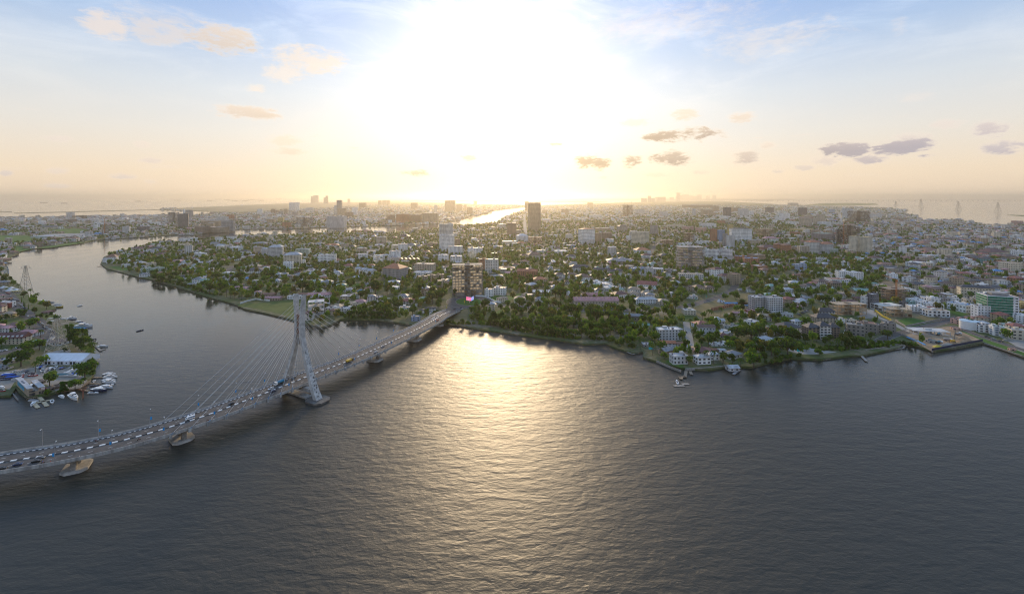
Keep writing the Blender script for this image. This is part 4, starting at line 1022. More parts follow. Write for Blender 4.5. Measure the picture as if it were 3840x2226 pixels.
Bd('C3', 1200, 1360, 1312, 1262, 1, 'tan', 'gable', 'rust', near=True, k=.4)
Bd('C3', 1255, 1438, 1355, 1302, 2, 'tan', 'gable', 'pink', yaw=0, k=.35, near=True, cat='school block', label='long pink roofed school block at the playing field edge', lm='playing field')
Bd('C3', 1525, 1752, 1340, 1290, 2, 'white', 'flat', 'grey', yaw=0, k=.25, near=True, cat='school block', label='long white galleried school block behind the playing field', band=True)
Bd('C3', 1760, 2020, 1340, 1258, 2, 'white', 'gable', 'pink', yaw=.12, k=.35, near=True, cat='school block', label='large white school block with wide pink roof', lm='pink-roofed school')
Bd('C3', 1870, 2012, 1395, 1330, 2, 'white', 'gable', 'pink', yaw=.25, k=.4, near=True, cat='school block', label='smaller pink roofed school block in front of the large one')
Bd('C3', 1640, 1770, 1300, 1262, 1, 'tan', 'gable', 'rust', k=.5, near=True)
Bd('C15', 718, 918, 300, 158, 3, 'light grey', 'frame', yaw=.35, k=.8, label='pale open concrete frame of three storeys behind the pylon', cat='building', lm='pale concrete frame', name='unfinished_building')
# the wall round the playing field
def wall_run(c, pts, h=2.2, t=.3, m=None, label='x', cat='wall', name='boundary_wall', z=2.0, lm=None, pf=0):
	wp = [W(c, *p, z) for p in pts]; X, Y = wp[0]
	b = MB()
	for p, q in zip(wp, wp[1:]):
		d = Vector(q) - Vector(p); b.box((p[0] + q[0]) / 2 - X, (p[1] + q[1]) / 2 - Y, 0, h, d.length + t * .9, t, math.atan2(d.y, d.x))
	o = b.build(name, m or M_CONC, label=label, category=cat); o.location = (X, Y, z)
	return o
wall_run('C3', [(955, 1395), (1050, 1365), (1140, 1345), (1305, 1362)], 2.6, m=M_WHITE, label='white and blue boundary wall along the playing field', name='field_wall')
wall_run('C10', [(-60, 258), (60, 262), (120, 285), (200, 335), (285, 345)], 2.6, m=M_WHITE, label='curving white wall beside the road after the roundabout', name='road_wall')

# ---- C4 middle
for a in [(80, 292, 492, 348, 13, 'light grey', 'flat', 'grey', .1, 'pale thirteen-storey twin apartment block at the far creek bank', 'creek twin block'), (198, 258, 335, 160, 22, 'grey', 'flat', 'grey', .1, 'tallest grey tower of the far island', 'tallest grey far tower'), (166, 200, 335, 222, 15, 'light grey', 'flat', 'grey', 0, None, None), (215, 300, 345, 258, 9, 'tan', 'flat', 'grey', 0, None, None),
		  (378, 442, 345, 245, 12, 'white', 'flat', 'grey', .1, None, None), (468, 542, 255, 192, 10, 'brown', 'flat', 'grey', 0, None, None), (330, 356, 195, 144, 13, 'grey', 'flat', 'grey', 0, None, None), (694, 731, 218, 162, 13, 'tan', 'flat', 'grey', 0, None, None), (744, 786, 218, 160, 13, 'tan', 'flat', 'grey', 0, None, None), (791, 832, 216, 160, 13, 'tan', 'flat', 'grey', 0, None, None),
		  (1084, 1156, 268, 192, 11, 'brown', 'flat', 'grey', 0, None, 'brown far block'), (1490, 1606, 300, 164, 16, 'tan', 'flat', 'grey', 0, 'broad tan tower standing against the bright water', 'broad tan far tower'), (1830, 1872, 212, 170, 9, 'tan', 'flat', 'grey', 0, None, None), (1360, 1396, 312, 222, 12, 'light grey', 'flat', 'grey', 0, None, None), (1750, 1816, 332, 248, 10, 'brown', 'flat', 'grey', 0, None, None),
		  (300, 385, 372, 305, 8, 'brown', 'flat', 'grey', 0, None, None), (540, 600, 415, 372, 4, 'white', 'flat', 'grey', 0, None, None), (790, 890, 440, 332, 9, 'brown', 'flat', 'grey', .1, None, 'brown waterside blocks'), (905, 1050, 440, 325, 9, 'terracotta', 'flat', 'grey', .1, None, None), (1060, 1200, 432, 330, 8, 'brown', 'flat', 'grey', 0, None, None), (1225, 1400, 432, 312, 9, 'tan', 'flat', 'grey', 0, None, None), (690, 795, 445, 400, 4, 'tan', 'flat', 'grey', 0, None, None), (815, 880, 315, 275, 4, 'brown', 'hip', 'brown', 0, None, None), (1625, 1690, 300, 210, 9, 'tan', 'flat', 'grey', 0, None, None), (1715, 1745, 290, 215, 8, 'tan', 'flat', 'grey', 0, None, None), (1140, 1215, 330, 280, 5, 'tan', 'flat', 'grey', 0, None, None)]:
	Bd('C4', a[0], a[1], a[2], a[3], a[4], a[5], a[6], a[7], yaw=a[8], label=a[9], lm=a[10], cat='tower block' if a[4] > 7 else 'building')
for a in [(665, 787, 690, 592, 6, 'beige', 'flat', 'pale grey'), (940, 1066, 622, 566, 4, 'tan', 'hip', 'brown'), (800, 948, 905, 828, 4, 'light grey', 'flat', 'grey'), (915, 1068, 940, 872, 3, 'yellow', 'flat', 'pale grey'), (1115, 1322, 1092, 1000, 3, 'white', 'flat', 'pale grey'), (770, 962, 1182, 1112, 2, 'white', 'hip', 'pale grey'),
		  (550, 662, 1202, 1145, 2, 'white', 'gable', 'grey'), (280, 405, 1258, 1208, 1, 'light grey', 'flat', 'pale grey'), (447, 548, 1278, 1222, 2, 'blue', 'hip', 'blue'), (575, 752, 1352, 1292, 2, 'grey', 'flat', 'concrete'), (545, 640, 740, 705, 2, 'white', 'hip', 'grey'), (625, 745, 720, 685, 2, 'white', 'flat', 'white'), (60, 228, 735, 675, 2, 'white', 'hip', 'orange'), (180, 245, 770, 712, 2, 'cream', 'hip', 'charcoal'), (250, 330, 738, 680, 3, 'beige', 'flat', 'grey'),
		  (330, 425, 748, 695, 2, 'cream', 'hip', 'charcoal'), (305, 408, 912, 858, 2, 'white', 'flat', 'grey'), (440, 640, 790, 752, 2, 'light grey', 'flat', 'rust'), (1035, 1140, 720, 672, 2, 'off-white', 'hip', 'grey'), (1285, 1370, 582, 555, 1, 'white', 'flat', 'white'), (270, 410, 975, 915, 2, 'cream', 'hip', 'red'), (1290, 1400, 712, 660, 3, 'tan', 'flat', 'tan'), (1255, 1345, 740, 710, 2, 'tan', 'hip', 'tan'), (400, 520, 850, 808, 2, 'dark grey', 'frame', 'grey'),
		  (1510, 1565, 470, 440, 1, 'tan', 'hip', 'brown'), (455, 610, 545, 512, 2, 'pink', 'hip', 'maroon'), (375, 450, 540, 512, 2, 'pink', 'hip', 'maroon'), (630, 790, 560, 525, 2, 'off-white', 'hip', 'grey'), (820, 915, 618, 592, 2, 'pink', 'hip', 'rust'), (190, 270, 605, 575, 2, 'cream', 'flat', 'tan'), (470, 560, 610, 575, 2, 'white', 'flat', 'white'), (540, 610, 640, 612, 2, 'white', 'hip', 'white'), (1600, 1670, 720, 620, 8, 'tan', 'flat', 'tan')]:
	Bd('C4', a[0], a[1], a[2], a[3], a[4], a[5], a[6], a[7], yaw=R.uniform(-.25, .25), near=a[2] > 1050, cat='apartment block' if a[4] > 5 else 'house')
LM.append(('blue-roofed house', *W('C4', 497, 1275))); LM.append(('yellow house', *W('C4', 990, 935)))
for i in range(5):
	Bd('C4', 930 + i * 48, 990 + i * 48, 925, 848, 3, 'brown', 'gable', 'rust', yaw=.2, k=1.6, label=f'brown gable-roofed row house behind the yellow house, {["nearest to", "second from", "third from", "fourth from", "farthest from"][i]} it', cat='house')
Bd('C4', 632, 744, 912, 820, 4, 'white', 'frame', yaw=.1, label='open white frame of four storeys with penthouse', cat='building', lm='open white frame')
Bd('C4', 1125, 1372, 1048, 902, 6, 'beige', 'flat', yaw=-.15, k=.5, label='beige six-storey apartment block with recessed balconies', cat='apartment block', near=True, lm='beige six-storey block', band=False)
for i, (x0, x1, yb, yt) in enumerate([(1160, 1275, 1142, 1055), (1270, 1380, 1132, 1042), (1375, 1482, 1120, 1035), (1390, 1515, 1202, 1105)]):
	Bd('C4', x0, x1, yb, yt, 3, 'tan' if i < 3 else 'beige', 'flat', 'tan', yaw=.2, near=True, cat='town house', label=['terraced tan house', 'middle terraced tan house', 'last terraced tan house', 'beige stepped apartment house'][i] + ' beside the brown frame tower')
for i, a in enumerate([(420, 500, 1040, 955), (490, 575, 1050, 965), (560, 655, 1062, 975), (420, 545, 970, 925), (545, 625, 960, 925)]):
	Bd('C4', *a, 2, 'white', 'gable', 'pale grey', yaw=-.35, k=1.0, near=False)
LM.append(('grey-gabled estate', *W('C4', 540, 1010)))
Bd('C14', 58, 305, 210, 150, 2, 'cream', 'flat', 'tan', yaw=.05, k=.4, near=True, label='cream waterfront house wing with terrace', cat='house'); Bd('C14', 118, 300, 185, 88, 3, 'off-white', 'hip', 'pink', yaw=.05, near=True, label='pink-roofed cream villa half hidden by waterside trees', cat='house', lm='pink-roofed riverside villa')
Bd('C14', 825, 990, 282, 195, 2, 'white', 'flat', 'brown', yaw=.05, near=True, label='white house with dark roof above the small concrete ramp', cat='house', lm='riverside ramp'); Bd('C14', 1240, 1392, 292, 212, 2, 'white', 'gable', 'charcoal', yaw=0, k=.5, near=True, label='white building with long charcoal roof by the bridge ramp', cat='building', lm='charcoal-roofed bridge house')
Bd('C14', 1125, 1222, 318, 240, 2, 'light grey', 'hip', 'charcoal', yaw=.4, near=True, label='small pale house with charcoal roof beside the waterfront hut'); Bd('C14', 1005, 1162, 440, 340, 2, 'blue', 'flat', 'charcoal', yaw=.25, near=True, label='white and blue waterfront clubhouse with dark roof', cat='clubhouse', lm='blue waterfront clubhouse'); Bd('C14', 365, 435, 160, 122, 1, 'pink', 'hip', 'red', label='little red roofed hut beside the pink-roofed villa')
Bd('C14', 1298, 1342, 340, 308, 1, 'white', 'flat', 'grey', label='small white kiosk below the bridge ramp'); Bd('C14', 2115, 2198, 488, 450, 1, 'tan', 'flat', 'pale grey', near=True, label='low tan boathouse by the garden wall right of the bridge', cat='boathouse'); Bd('C14', 600, 670, 105, 70, 1, 'white', 'hip', 'white', label='white chapel-like hut beside the grey flat-roofed block')
Bd('C14', 1070, 1160, 210, 165, 1, 'light grey', 'flat', 'pale grey', yaw=.2)
# billboard on the roundabout
X, Y = W('C14', 1938, 150)
bb = thing('billboard', (X, Y, 2), 0, 'two-sided glowing pink and blue billboard on the roundabout', 'billboard'); LM.append(('roundabout', X, Y + 6))
q = MB(); q.bar((0, 0, 0), (0, 0, 7), .8, sides=8); q.build('post', M_CONC, bb)
s_ = Y / F
def screen(x0, x1, y0a, y1a, y0b, y1b, dy0, dy1, m, nm):
	q = MB(); f = lambda x, y, dy: ((x - 1938) / 4.2 * s_, dy, CAMZ - 2 - (src('C14', x, y)[1] - H0) * (Y + dy) / F)
	A, B, C_, D_ = f(x0, y1a, dy0), f(x1, y1b, dy1), f(x1, y0b, dy1), f(x0, y0a, dy0)
	n = Vector((B[1] - A[1], -(B[0] - A[0]), 0)).normalized() * .4
	bk = [tuple(Vector(p) - n) for p in (A, B, C_, D_)]
	q.add([A, B, C_, D_] + bk, [(0, 1, 2, 3)], 0); q.add([A, B, C_, D_] + bk, [(7, 6, 5, 4), (0, 4, 5, 1), (1, 5, 6, 2), (2, 6, 7, 3), (3, 7, 4, 0)], 1)
	return q.build(nm, [m, M_STEEL], bb)
def screen_mat(nm, c1, c2):
	m = bpy.data.materials.new(nm); m.use_nodes = True; t = NT(m.node_tree); b = t.n['Principled BSDF']
	tc = t.new('ShaderNodeTexCoord'); n = t.noise(tc.outputs['Object'], .35, 2.0)
	c = t.mix(t.smooth(n, .4, .65), c1, c2); t.l.new(c, b.inputs['Emission Color']); b.inputs['Emission Strength'].default_value = .5; b.inputs['Base Color'].default_value = (.05, .02, .03, 1)
	return m
screen(1882, 1964, 48, 108, 62, 118, 1.5, -2.5, screen_mat('pink_screen', (.95, .16, .35), (.85, .35, .6)), 'screen')
screen(1964, 1998, 62, 118, 40, 98, -2.5, 3.5, screen_mat('blue_screen', (.25, .35, .9), (.5, .5, .85)), 'screen')

# ---- C6
for a in [(440, 476, 162, 72), (515, 578, 152, 92), (685, 731, 152, 94), (870, 905, 152, 97), (97, 131, 182, 110), (200, 300, 172, 122), (583, 626, 152, 107), (636, 672, 152, 115), (795, 832, 150, 108), (476, 510, 155, 102), (20, 60, 178, 135), (140, 175, 180, 135), (360, 400, 160, 125), (428, 445, 160, 110)]:
	Bd('C6', *a, 12, 'grey', 'flat', cat='skyscraper', k=.8)
LM.append(('hazy skyline', *W('C6', 560, 152)))
for a in [(555, 842, 255, 214, 6, 'brown', .0), (625, 669, 352, 264, 11, 'light grey', .3), (745, 872, 352, 272, 8, 'tan', .1), (1005, 1086, 372, 247, 14, 'dark grey', .2), (1185, 1292, 362, 260, 10, 'light grey', .2), (1290, 1352, 342, 286, 6, 'white', .1), (960, 1052, 398, 347, 5, 'white', .3), (240, 332, 362, 295, 7, 'light grey', .3), (1675, 1790, 392, 312, 7, 'white', .3), (1635, 1727, 418, 357, 5, 'white', .3), (1907, 1987, 352, 250, 10, 'dark grey', .1), (1510, 1586, 312, 247, 8, 'dark grey', 0), (735, 902, 492, 432, 5, 'white', .1), (1170, 1247, 462, 416, 4, 'white', .3), (930, 1012, 452, 402, 4, 'terracotta', .2), (1012, 1105, 445, 402, 3, 'beige', .1),
		  (875, 935, 300, 228, 8, 'tan', 0), (1088, 1170, 300, 250, 6, 'brown', 0), (1785, 1875, 225, 192, 4, 'grey', 0), (810, 900, 355, 310, 4, 'tan', 0), (520, 640, 525, 470, 2, 'pink', .2), (675, 790, 545, 485, 2, 'pink', .2), (335, 415, 495, 452, 3, 'cream', .1), (425, 520, 495, 445, 3, 'cream', .1), (272, 330, 488, 460, 2, 'cream', .1), (1815, 1935, 468, 415, 4, 'white', .2), (1925, 2045, 480, 368, 7, 'beige', .1), (1845, 2040, 545, 492, 3, 'yellow', 0), (1810, 1905, 585, 535, 3, 'terracotta', .1), (120, 225, 580, 458, 8, 'grey', -.3), (0, 118, 682, 505, 10, 'cream', -.4)]:
	if a[0] == 0: continue
	Bd('C6', a[0], a[1], a[2], a[3], a[4], a[5], 'flat', yaw=a[6], cat='tower block' if a[4] > 7 else 'building')
LM.append(('dark curved tower', *W('C6', 1045, 372))); LM.append(('long brown slab', *W('C6', 700, 255))); LM.append(('pale glass block', *W('C6', 1240, 362)))
Bd('C6', 845, 925, 662, 502, 11, 'terracotta', 'flat', yaw=.3, label='brown flank tower of the blue-fronted pair', cat='tower block'); Bd('C6', 905, 1012, 662, 512, 11, 'blue', 'flat', yaw=.3, label='blue-grey ribbed tower beside the brown flank tower', cat='tower block', lm='blue-grey ribbed tower')
Bd('C6', 990, 1045, 725, 560, 12, 'grey', 'flat', yaw=.2, label='narrow grey ribbed tower, left of two', cat='tower block'); Bd('C6', 1040, 1130, 742, 580, 12, 'light grey', 'flat', yaw=.3, label='wider grey ribbed tower of the pair, closer to the camera', cat='tower block', lm='grey ribbed towers')
Bd('C6', 1048, 1110, 600, 450, 13, 'yellow', 'flat', yaw=.2, label='slim yellow sunlit tower behind the grey ribbed towers', cat='tower block'); Bd('C6', 1090, 1328, 655, 490, 9, 'white', 'hip', 'charcoal', yaw=-.1, k=.4, rh=3, label='large white nine-storey block with round-topped corner bays', cat='apartment block', lm='large white round-topped block', gap=3)
Bd('C6', 1405, 1597, 602, 502, 6, 'tan', 'frame', yaw=.1, label='tan open concrete frame of six storeys with crane mast', cat='building', lm='tan concrete frame'); Bd('C6', 1600, 1732, 592, 547, 2, 'white', 'hip', 'charcoal', yaw=.1); Bd('C6', 1308, 1468, 692, 627, 3, 'beige', 'flat', yaw=-.2); Bd('C6', 1470, 1642, 648, 592, 2, 'off-white', 'hip', 'pink', yaw=.1, k=.5)
Bd('C6', 1425, 1645, 765, 692, 4, 'terracotta', 'hip', 'maroon', yaw=.2, k=.6, cat='apartment block', label='terracotta block with long maroon roof'); Bd('C6', 1610, 1705, 770, 668, 5, 'terracotta', 'hip', 'rust', yaw=.2, cat='apartment block', label='tall terracotta twin block, left half'); Bd('C6', 1695, 1800, 790, 676, 5, 'terracotta', 'hip', 'rust', yaw=.2, cat='apartment block', label='tall terracotta twin block, right half', lm='terracotta twin block'); Bd('C6', 1798, 1868, 770, 712, 3, 'tan', 'flat', yaw=.1)
Bd('C6', 1138, 1290, 905, 815, 4, 'terracotta', 'flat', 'blue', yaw=-.3, k=.6, near=True, cat='office', label='terracotta office wing with pale blue flat roof'); Bd('C6', 1250, 1422, 938, 838, 4, 'terracotta', 'flat', 'blue', yaw=-.2, k=.6, near=True, cat='office', label='front terracotta office wing with pale blue flat roof', lm='blue-topped terracotta offices'); Bd('C6', 1310, 1497, 905, 795, 5, 'tan', 'flat', yaw=.3, band=True, trim='rust' if 0 else 'terracotta', cat='apartment block', label='ornate tan and rust block behind the terracotta offices')
Bd('C6', 455, 772, 985, 722, 8, 'grey', 'frame', yaw=-.15, k=.6, label='huge grey unfinished concrete block with open storeys', cat='building', lm='huge grey unfinished block', name='unfinished_block')
Bd('C6', 770, 937, 882, 742, 8, 'white', 'flat', 'charcoal', yaw=.1, k=.5, cat='apartment block', label='black and white apartment slab right of the huge grey block', lm='black and white slabs', ww=2.2, gap=3.2); Bd('C6', 945, 1107, 882, 738, 8, 'white', 'flat', 'charcoal', yaw=.3, k=.6, cat='apartment block', label='black and white corner tower at the end of the slab', ww=2.2, gap=3.2); Bd('C6', 850, 1032, 905, 855, 2, 'white', 'flat', 'pale grey', yaw=-.1, k=.4, near=True, cat='building', label='low white latticed building before the black and white slab')
Bd('C6', 525, 652, 668, 552, 6, 'brown', 'frame', yaw=.2, label='brown open frame of six storeys in the trees', cat='building');
for i, a in enumerate([(675, 722, 700, 645), (722, 772, 700, 645), (774, 824, 702, 643), (545, 622, 700, 660), (465, 540, 722, 670), (622, 672, 690, 660)]): Bd('C6', *a, 3, 'white', 'flat', 'white', yaw=.1, cat='house')
LM.append(('white cube row', *W('C6', 750, 700)))
Bd('C6', 260, 402, 708, 637, 4, 'brown', 'frame', yaw=.1, label='small brown concrete shell beside the tree-lined road', cat='building')
for i, a in enumerate([(790, 905, 1090, 965, 4), (850, 1000, 1120, 955, 5), (935, 1087, 1152, 1030, 4)]): Bd('C6', *a, 'white', 'hip', 'maroon', yaw=.3, k=.7, near=True, cat='apartment block', band=True, label=['rear', 'middle', 'front'][i] + ' stepped white apartment house with curved maroon roof', lm=['', '', 'stepped maroon-roofed flats'][i] or None)
Bd('C6', 1055, 1212, 1172, 1022, 5, 'tan', 'flat', 'rust', yaw=.4, near=True, cat='apartment block', label='salmon five-storey block right of the stepped maroon-roofed flats'); Bd('C6', 470, 757, 1115, 1022, 3, 'off-white', 'flat', 'tan', yaw=-.15, k=.35, near=True, cat='building', label='long off-white three-storey arcaded building', lm='long arcaded building', ww=2.4)
for i, a in enumerate([(560, 640, 1240, 1170), (640, 770, 1262, 1165), (770, 885, 1250, 1175)]): Bd('C6', *a, 2, 'beige', 'hip', 'brown', yaw=.1, near=True)
Bd('C6', 70, 300, 1050, 955, 4, 'light grey', 'flat', 'pale grey', yaw=-.3, k=.6, near=True, cat='building', label='pale grey office block with stepped flat roofs', lm='pale grey office'); Bd('C6', 300, 395, 1050, 975, 3, 'grey', 'flat', yaw=-.2); Bd('C6', 0, 70, 1010, 955, 2, 'blue', 'flat', yaw=.1)
Bd('C6', 1350, 1522, 1012, 925, 2, 'terracotta', 'flat', 'pale grey', yaw=.3, near=True, cat='building', label='low brick building under pale overhanging roofs', lm='pale-roofed brick building'); Bd('C6', 1830, 1982, 1002, 912, 4, 'blue', 'flat', 'pale grey', yaw=.15, k=.4, near=True, cat='office', label='blue-grey banded office in the trees', band=True, lm='blue-grey banded office')
Bd('C8', 1860, 2030, 210, 15, 7, 'grey', 'flat', 'pale grey', yaw=.1, k=.8, near=True, cat='apartment block', label='left tower of the grey and white modern apartment block', ww=2.0, gap=3.4, band=True); Bd('C8', 2012, 2196, 222, 22, 7, 'light grey', 'flat', 'concrete', yaw=.15, k=.7, near=True, cat='apartment block', label='right tower of the grey and white modern apartment block', lm='grey and white modern block', ww=2.0, gap=3.4, band=True)
Bd('C6', 1690, 1842, 1402, 1305, 2, 'tan', 'hip', 'red', yaw=.3, near=True); Bd('C6', 1830, 1935, 1310, 1275, 1, 'pale green', 'hip', 'green', near=True); Bd('C6', 1785, 1920, 1448, 1412, 1, 'tan', 'gable', 'pink', k=.3, near=True); Bd('C6', 1805, 1952, 1130, 1085, 2, 'light grey', 'hip', 'charcoal', near=True); Bd('C6', 1925, 2095, 1250, 1150, 2, 'white', 'hip', 'charcoal', yaw=.2, near=True, k=.7)
Bd('C6', 400, 470, 1120, 1078, 1, 'tan', 'hip', 'pink'); Bd('C6', 80, 190, 1308, 1268, 1, 'yellow', 'flat', 'tan', near=True); Bd('C6', 1890, 1972, 770, 722, 2, 'tan', 'flat', 'orange'); Bd('C6', 1995, 2080, 810, 640, 8, 'off-white', 'hip', 'red', yaw=.1, cat='apartment block'); Bd('C6', 1775, 1870, 680, 645, 1, 'tan', 'flat', 'pale grey'); Bd('C6', 130, 230, 862, 820, 1, 'white', 'hip', 'charcoal'); Bd('C6', 20, 125, 845, 795, 1, 'white', 'hip', 'maroon'); Bd('C6', 235, 370, 850, 795, 1, 'beige', 'hip', 'charcoal')

# ---- C8 waterfront
Bd('C8', 790, 1062, 530, 372, 4, 'light grey', 'flat', 'white', yaw=.1, k=.45, near=True, cat='apartment block', label='pale four-storey waterfront block with sloping white roof', lm='pale white-roofed waterfront block')
Bd('C8', 830, 1002, 602, 525, 2, 'white', 'gable', 'orange', yaw=-.12, k=.5, near=True, label='white house with bright orange tiled roof below the waterfront block', lm='bright orange-roofed house'); Bd('C8', 1000, 1110, 600, 538, 1, 'white', 'hip', 'rust', yaw=.1, near=True)
Bd('C8', 1260, 1440, 460, 345, 2, 'light grey', 'gable', 'brown', yaw=-.03, k=.5, near=True, label='grey two-storey house with steep brown tiled roof', lm='steep brown-roofed house')
Bd('C8', 950, 1137, 800, 665, 2, 'light grey', 'flat', 'pale grey', yaw=.12, k=.6, near=True, label='grey two-storey waterfront house with balcony and flat pale roof', lm='grey balcony house', wh=2.0)
Bd('C8', 1225, 1395, 800, 680, 2, 'white', 'hip', 'pale grey', yaw=.12, k=.6, near=True, label='white glazed waterfront villa with pale metal roof, left part', ww=2.4, lm='white glazed villa'); Bd('C8', 1360, 1492, 750, 650, 2, 'white', 'hip', 'pale grey', yaw=.12, near=True, label='rear part of the white glazed waterfront villa')
Bd('C8', 1540, 1770, 745, 642, 1, 'light grey', 'hip', 'grey', yaw=.5, k=.7, near=True, label='long low house with ribbed grey metal roof', lm='ribbed grey roof'); Bd('C8', 820, 1022, 705, 598, 1, 'tan', 'gable', 'grey', yaw=.5, k=.6, near=True, label='shed with striped grey roof above the balcony house', cat='shed')
Bd('C8', 2130, 2425, 470, 318, 2, 'white', 'hip', 'charcoal', yaw=.25, k=.8, near=True, rh=5.5, label='white villa with large charcoal hipped roof', cat='villa', lm='charcoal-hipped villa'); Bd('C8', 1915, 2120, 600, 475, 2, 'off-white', 'hip', 'pale grey', yaw=.35, near=True, label='grey-pink waterfront mansion behind big trees, left wing', cat='villa', lm='pale mansion'); Bd('C8', 2110, 2325, 580, 480, 2, 'off-white', 'hip', 'grey', yaw=.3, near=True, label='right wing of the grey-pink waterfront mansion', cat='villa')
Bd('C8', 365, 645, 312, 222, 1, 'concrete', 'hip', 'grey', yaw=-.25, k=.3, near=True, label='long old building with grey roof hidden among trees', lm='long old grey roof'); Bd('C8', 508, 712, 390, 328, 1, 'pale green', 'gable', 'green', yaw=-.25, k=.3, near=True, label='low mint roofed building behind palms'); Bd('C8', 1660, 1862, 262, 205, 1, 'beige', 'gable', 'pink', yaw=-.25, k=.3, near=True, label='long low house with pink roof by the waste ground')
Bd('C8', 1435, 1552, 348, 280, 1, 'light grey', 'gable', 'pale grey', yaw=.1, near=True); Bd('C8', 1800, 1890, 210, 175, 1, 'red', 'gable', 'pink'); Bd('C8', 1400, 1505, 595, 560, 1, 'white', 'flat', 'white', near=True); Bd('C8', 1505, 1610, 590, 552, 1, 'white', 'flat', 'white', near=True); Bd('C8', 1415, 1490, 655, 612, 1, 'tan', 'hip', 'rust'); Bd('C8', 1490, 1560, 665, 615, 1, 'white', 'hip', 'pale grey'); Bd('C8', 630, 770, 600, 555, 1, 'grey', 'flat', 'pale grey'); Bd('C8', 1545, 1700, 400, 348, 1, 'off-white', 'flat', 'tan', yaw=-.1, k=.3)
Bd('C8', 1585, 1712, 878, 822, 0 or 1, 'light grey', 'gable', 'pale grey', yaw=.1, k=.8, label='boat shelter standing on posts in the water', cat='boat shelter', ground=.6, tall=5.2)
Bd('C8', 1480, 1550, 105, 80, 1, 'white', 'flat', 'blue'); Bd('C8', 1560, 1692, 128, 98, 1, 'light grey', 'gable', 'blue', k=.3, label='long shed with vivid blue sheet roof on waste ground', cat='shed', lm='blue sheet shed'); Bd('C8', 1785, 1850, 152, 128, 1, 'light grey', 'gable', 'blue', k=.4, label='small blue sheet roofed shed beside the modern block', cat='shed')
for i in range(6): Bd('C8', 1400 + i * 42, 1460 + i * 42, 195 - i * 9, 158 - i * 9, 1, 'terracotta', 'flat', 'rust', yaw=.6, k=.4, cat='wall ruin', label=f'low red block wall of foundations on the waste ground, {["first", "second", "third", "fourth", "fifth", "last"][i]} from the river')
Bd('C8', 1438, 1490, 290, 262, 1, 'white', 'hip', 'white'); Bd('C8', 1960, 2040, 215, 185, 1, 'white', 'flat', 'grey'); Bd('C8', 2110, 2320, 268, 205, 1, 'light grey', 'flat', 'pale grey', yaw=-.35, k=.15, label='long low grey gate wall building below the modern block', cat='building')

# ---- C7 right side towers
for a in [(0, 76, 332, 240, 10, 'dark grey', .1), (205, 280, 432, 314, 10, 'beige', .2), (20, 140, 402, 342, 4, 'red', .1), (135, 206, 442, 352, 7, 'beige', .1), (35, 146, 452, 400, 4, 'white', .2), (220, 342, 447, 392, 4, 'white', -.1), (360, 466, 447, 402, 3, 'off-white', .2), (500, 590, 362, 242, 9, 'light grey', .2), (955, 1056, 377, 342, 3, 'beige', 0), (1100, 1201, 392, 347, 4, 'tan', .1), (1155, 1212, 447, 396, 4, 'white', 0), (1200, 1276, 449, 396, 4, 'beige', 0), (875, 926, 442, 402, 4, 'grey', 0), (85, 132, 360, 312, 5, 'beige', 0), (833, 925, 345, 305, 3, 'light grey', 0), (805, 905, 360, 325, 3, 'light grey', 0), (1575, 1705, 405, 380, 2, 'white', 0), (310, 375, 345, 320, 2, 'white', 0), (340, 385, 300, 255, 6, 'blue', 0), (285, 300, 290, 240, 7, 'yellow', 0), (135, 215, 535, 485, 4, 'tan', .1), (0, 130, 510, 470, 3, 'yellow', .1), (2415, 2500, 442, 382, 4, 'pink', .1)]:
	Bd('C7', a[0], a[1], a[2], a[3], a[4], a[5], 'flat', yaw=a[6], cat='tower block' if a[4] > 7 else 'building')
LM.append(('round beige tower', *W('C7', 242, 432)))
Bd('C7', 592, 777, 412, 272, 12, 'brown', 'frame', yaw=.1, label='dark ribbed concrete frame of twelve storeys near the lagoon', cat='tower block', lm='dark ribbed frame'); Bd('C7', 390, 487, 652, 483, 11, 'dark grey', 'frame', yaw=.1, label='dark netted tower left of the crane frame', cat='tower block'); Bd('C7', 485, 668, 658, 435, 14, 'brown', 'frame', yaw=.2, label='tall brown unfinished tower with orange crane', cat='tower block', lm='tall unfinished tower with crane')
crane('C7', 492, 655, 385, (560, 392), (478, 392), 'orange crane beside the tall unfinished tower', M_ORANGE)
Bd('C7', 185, 387, 612, 518, 6, 'grey', 'flat', 'green', yaw=.1, band=True, trim='red', cat='apartment block', label='six-storey block banded green and red behind the white towers'); Bd('C7', 85, 226, 768, 598, 9, 'off-white', 'hip', 'orange', yaw=.15, label='white nine-storey tower with orange roof, left of two', cat='apartment block', lm='orange-roofed white towers', gap=3); Bd('C7', 228, 367, 772, 618, 9, 'light grey', 'hip', 'orange', yaw=.15, label='pale nine-storey tower with orange roof, right of two', cat='apartment block', gap=3)
Bd('C7', 315, 428, 772, 690, 5, 'pale green', 'flat', yaw=.2, band=True, cat='apartment block', label='mossy five-storey block at the foot of the orange-roofed towers'); Bd('C7', 570, 692, 757, 552, 14, 'cream', 'flat', 'gold', yaw=.5, label='cream ribbed tower catching the sun, left of two', cat='tower block', lm='sunlit cream towers', ww=.8, gap=2.2); Bd('C7', 690, 832, 762, 560, 14, 'cream', 'flat', 'gold', yaw=.5, label='cream ribbed tower catching the sun, right of two', cat='tower block', ww=.8, gap=2.2)
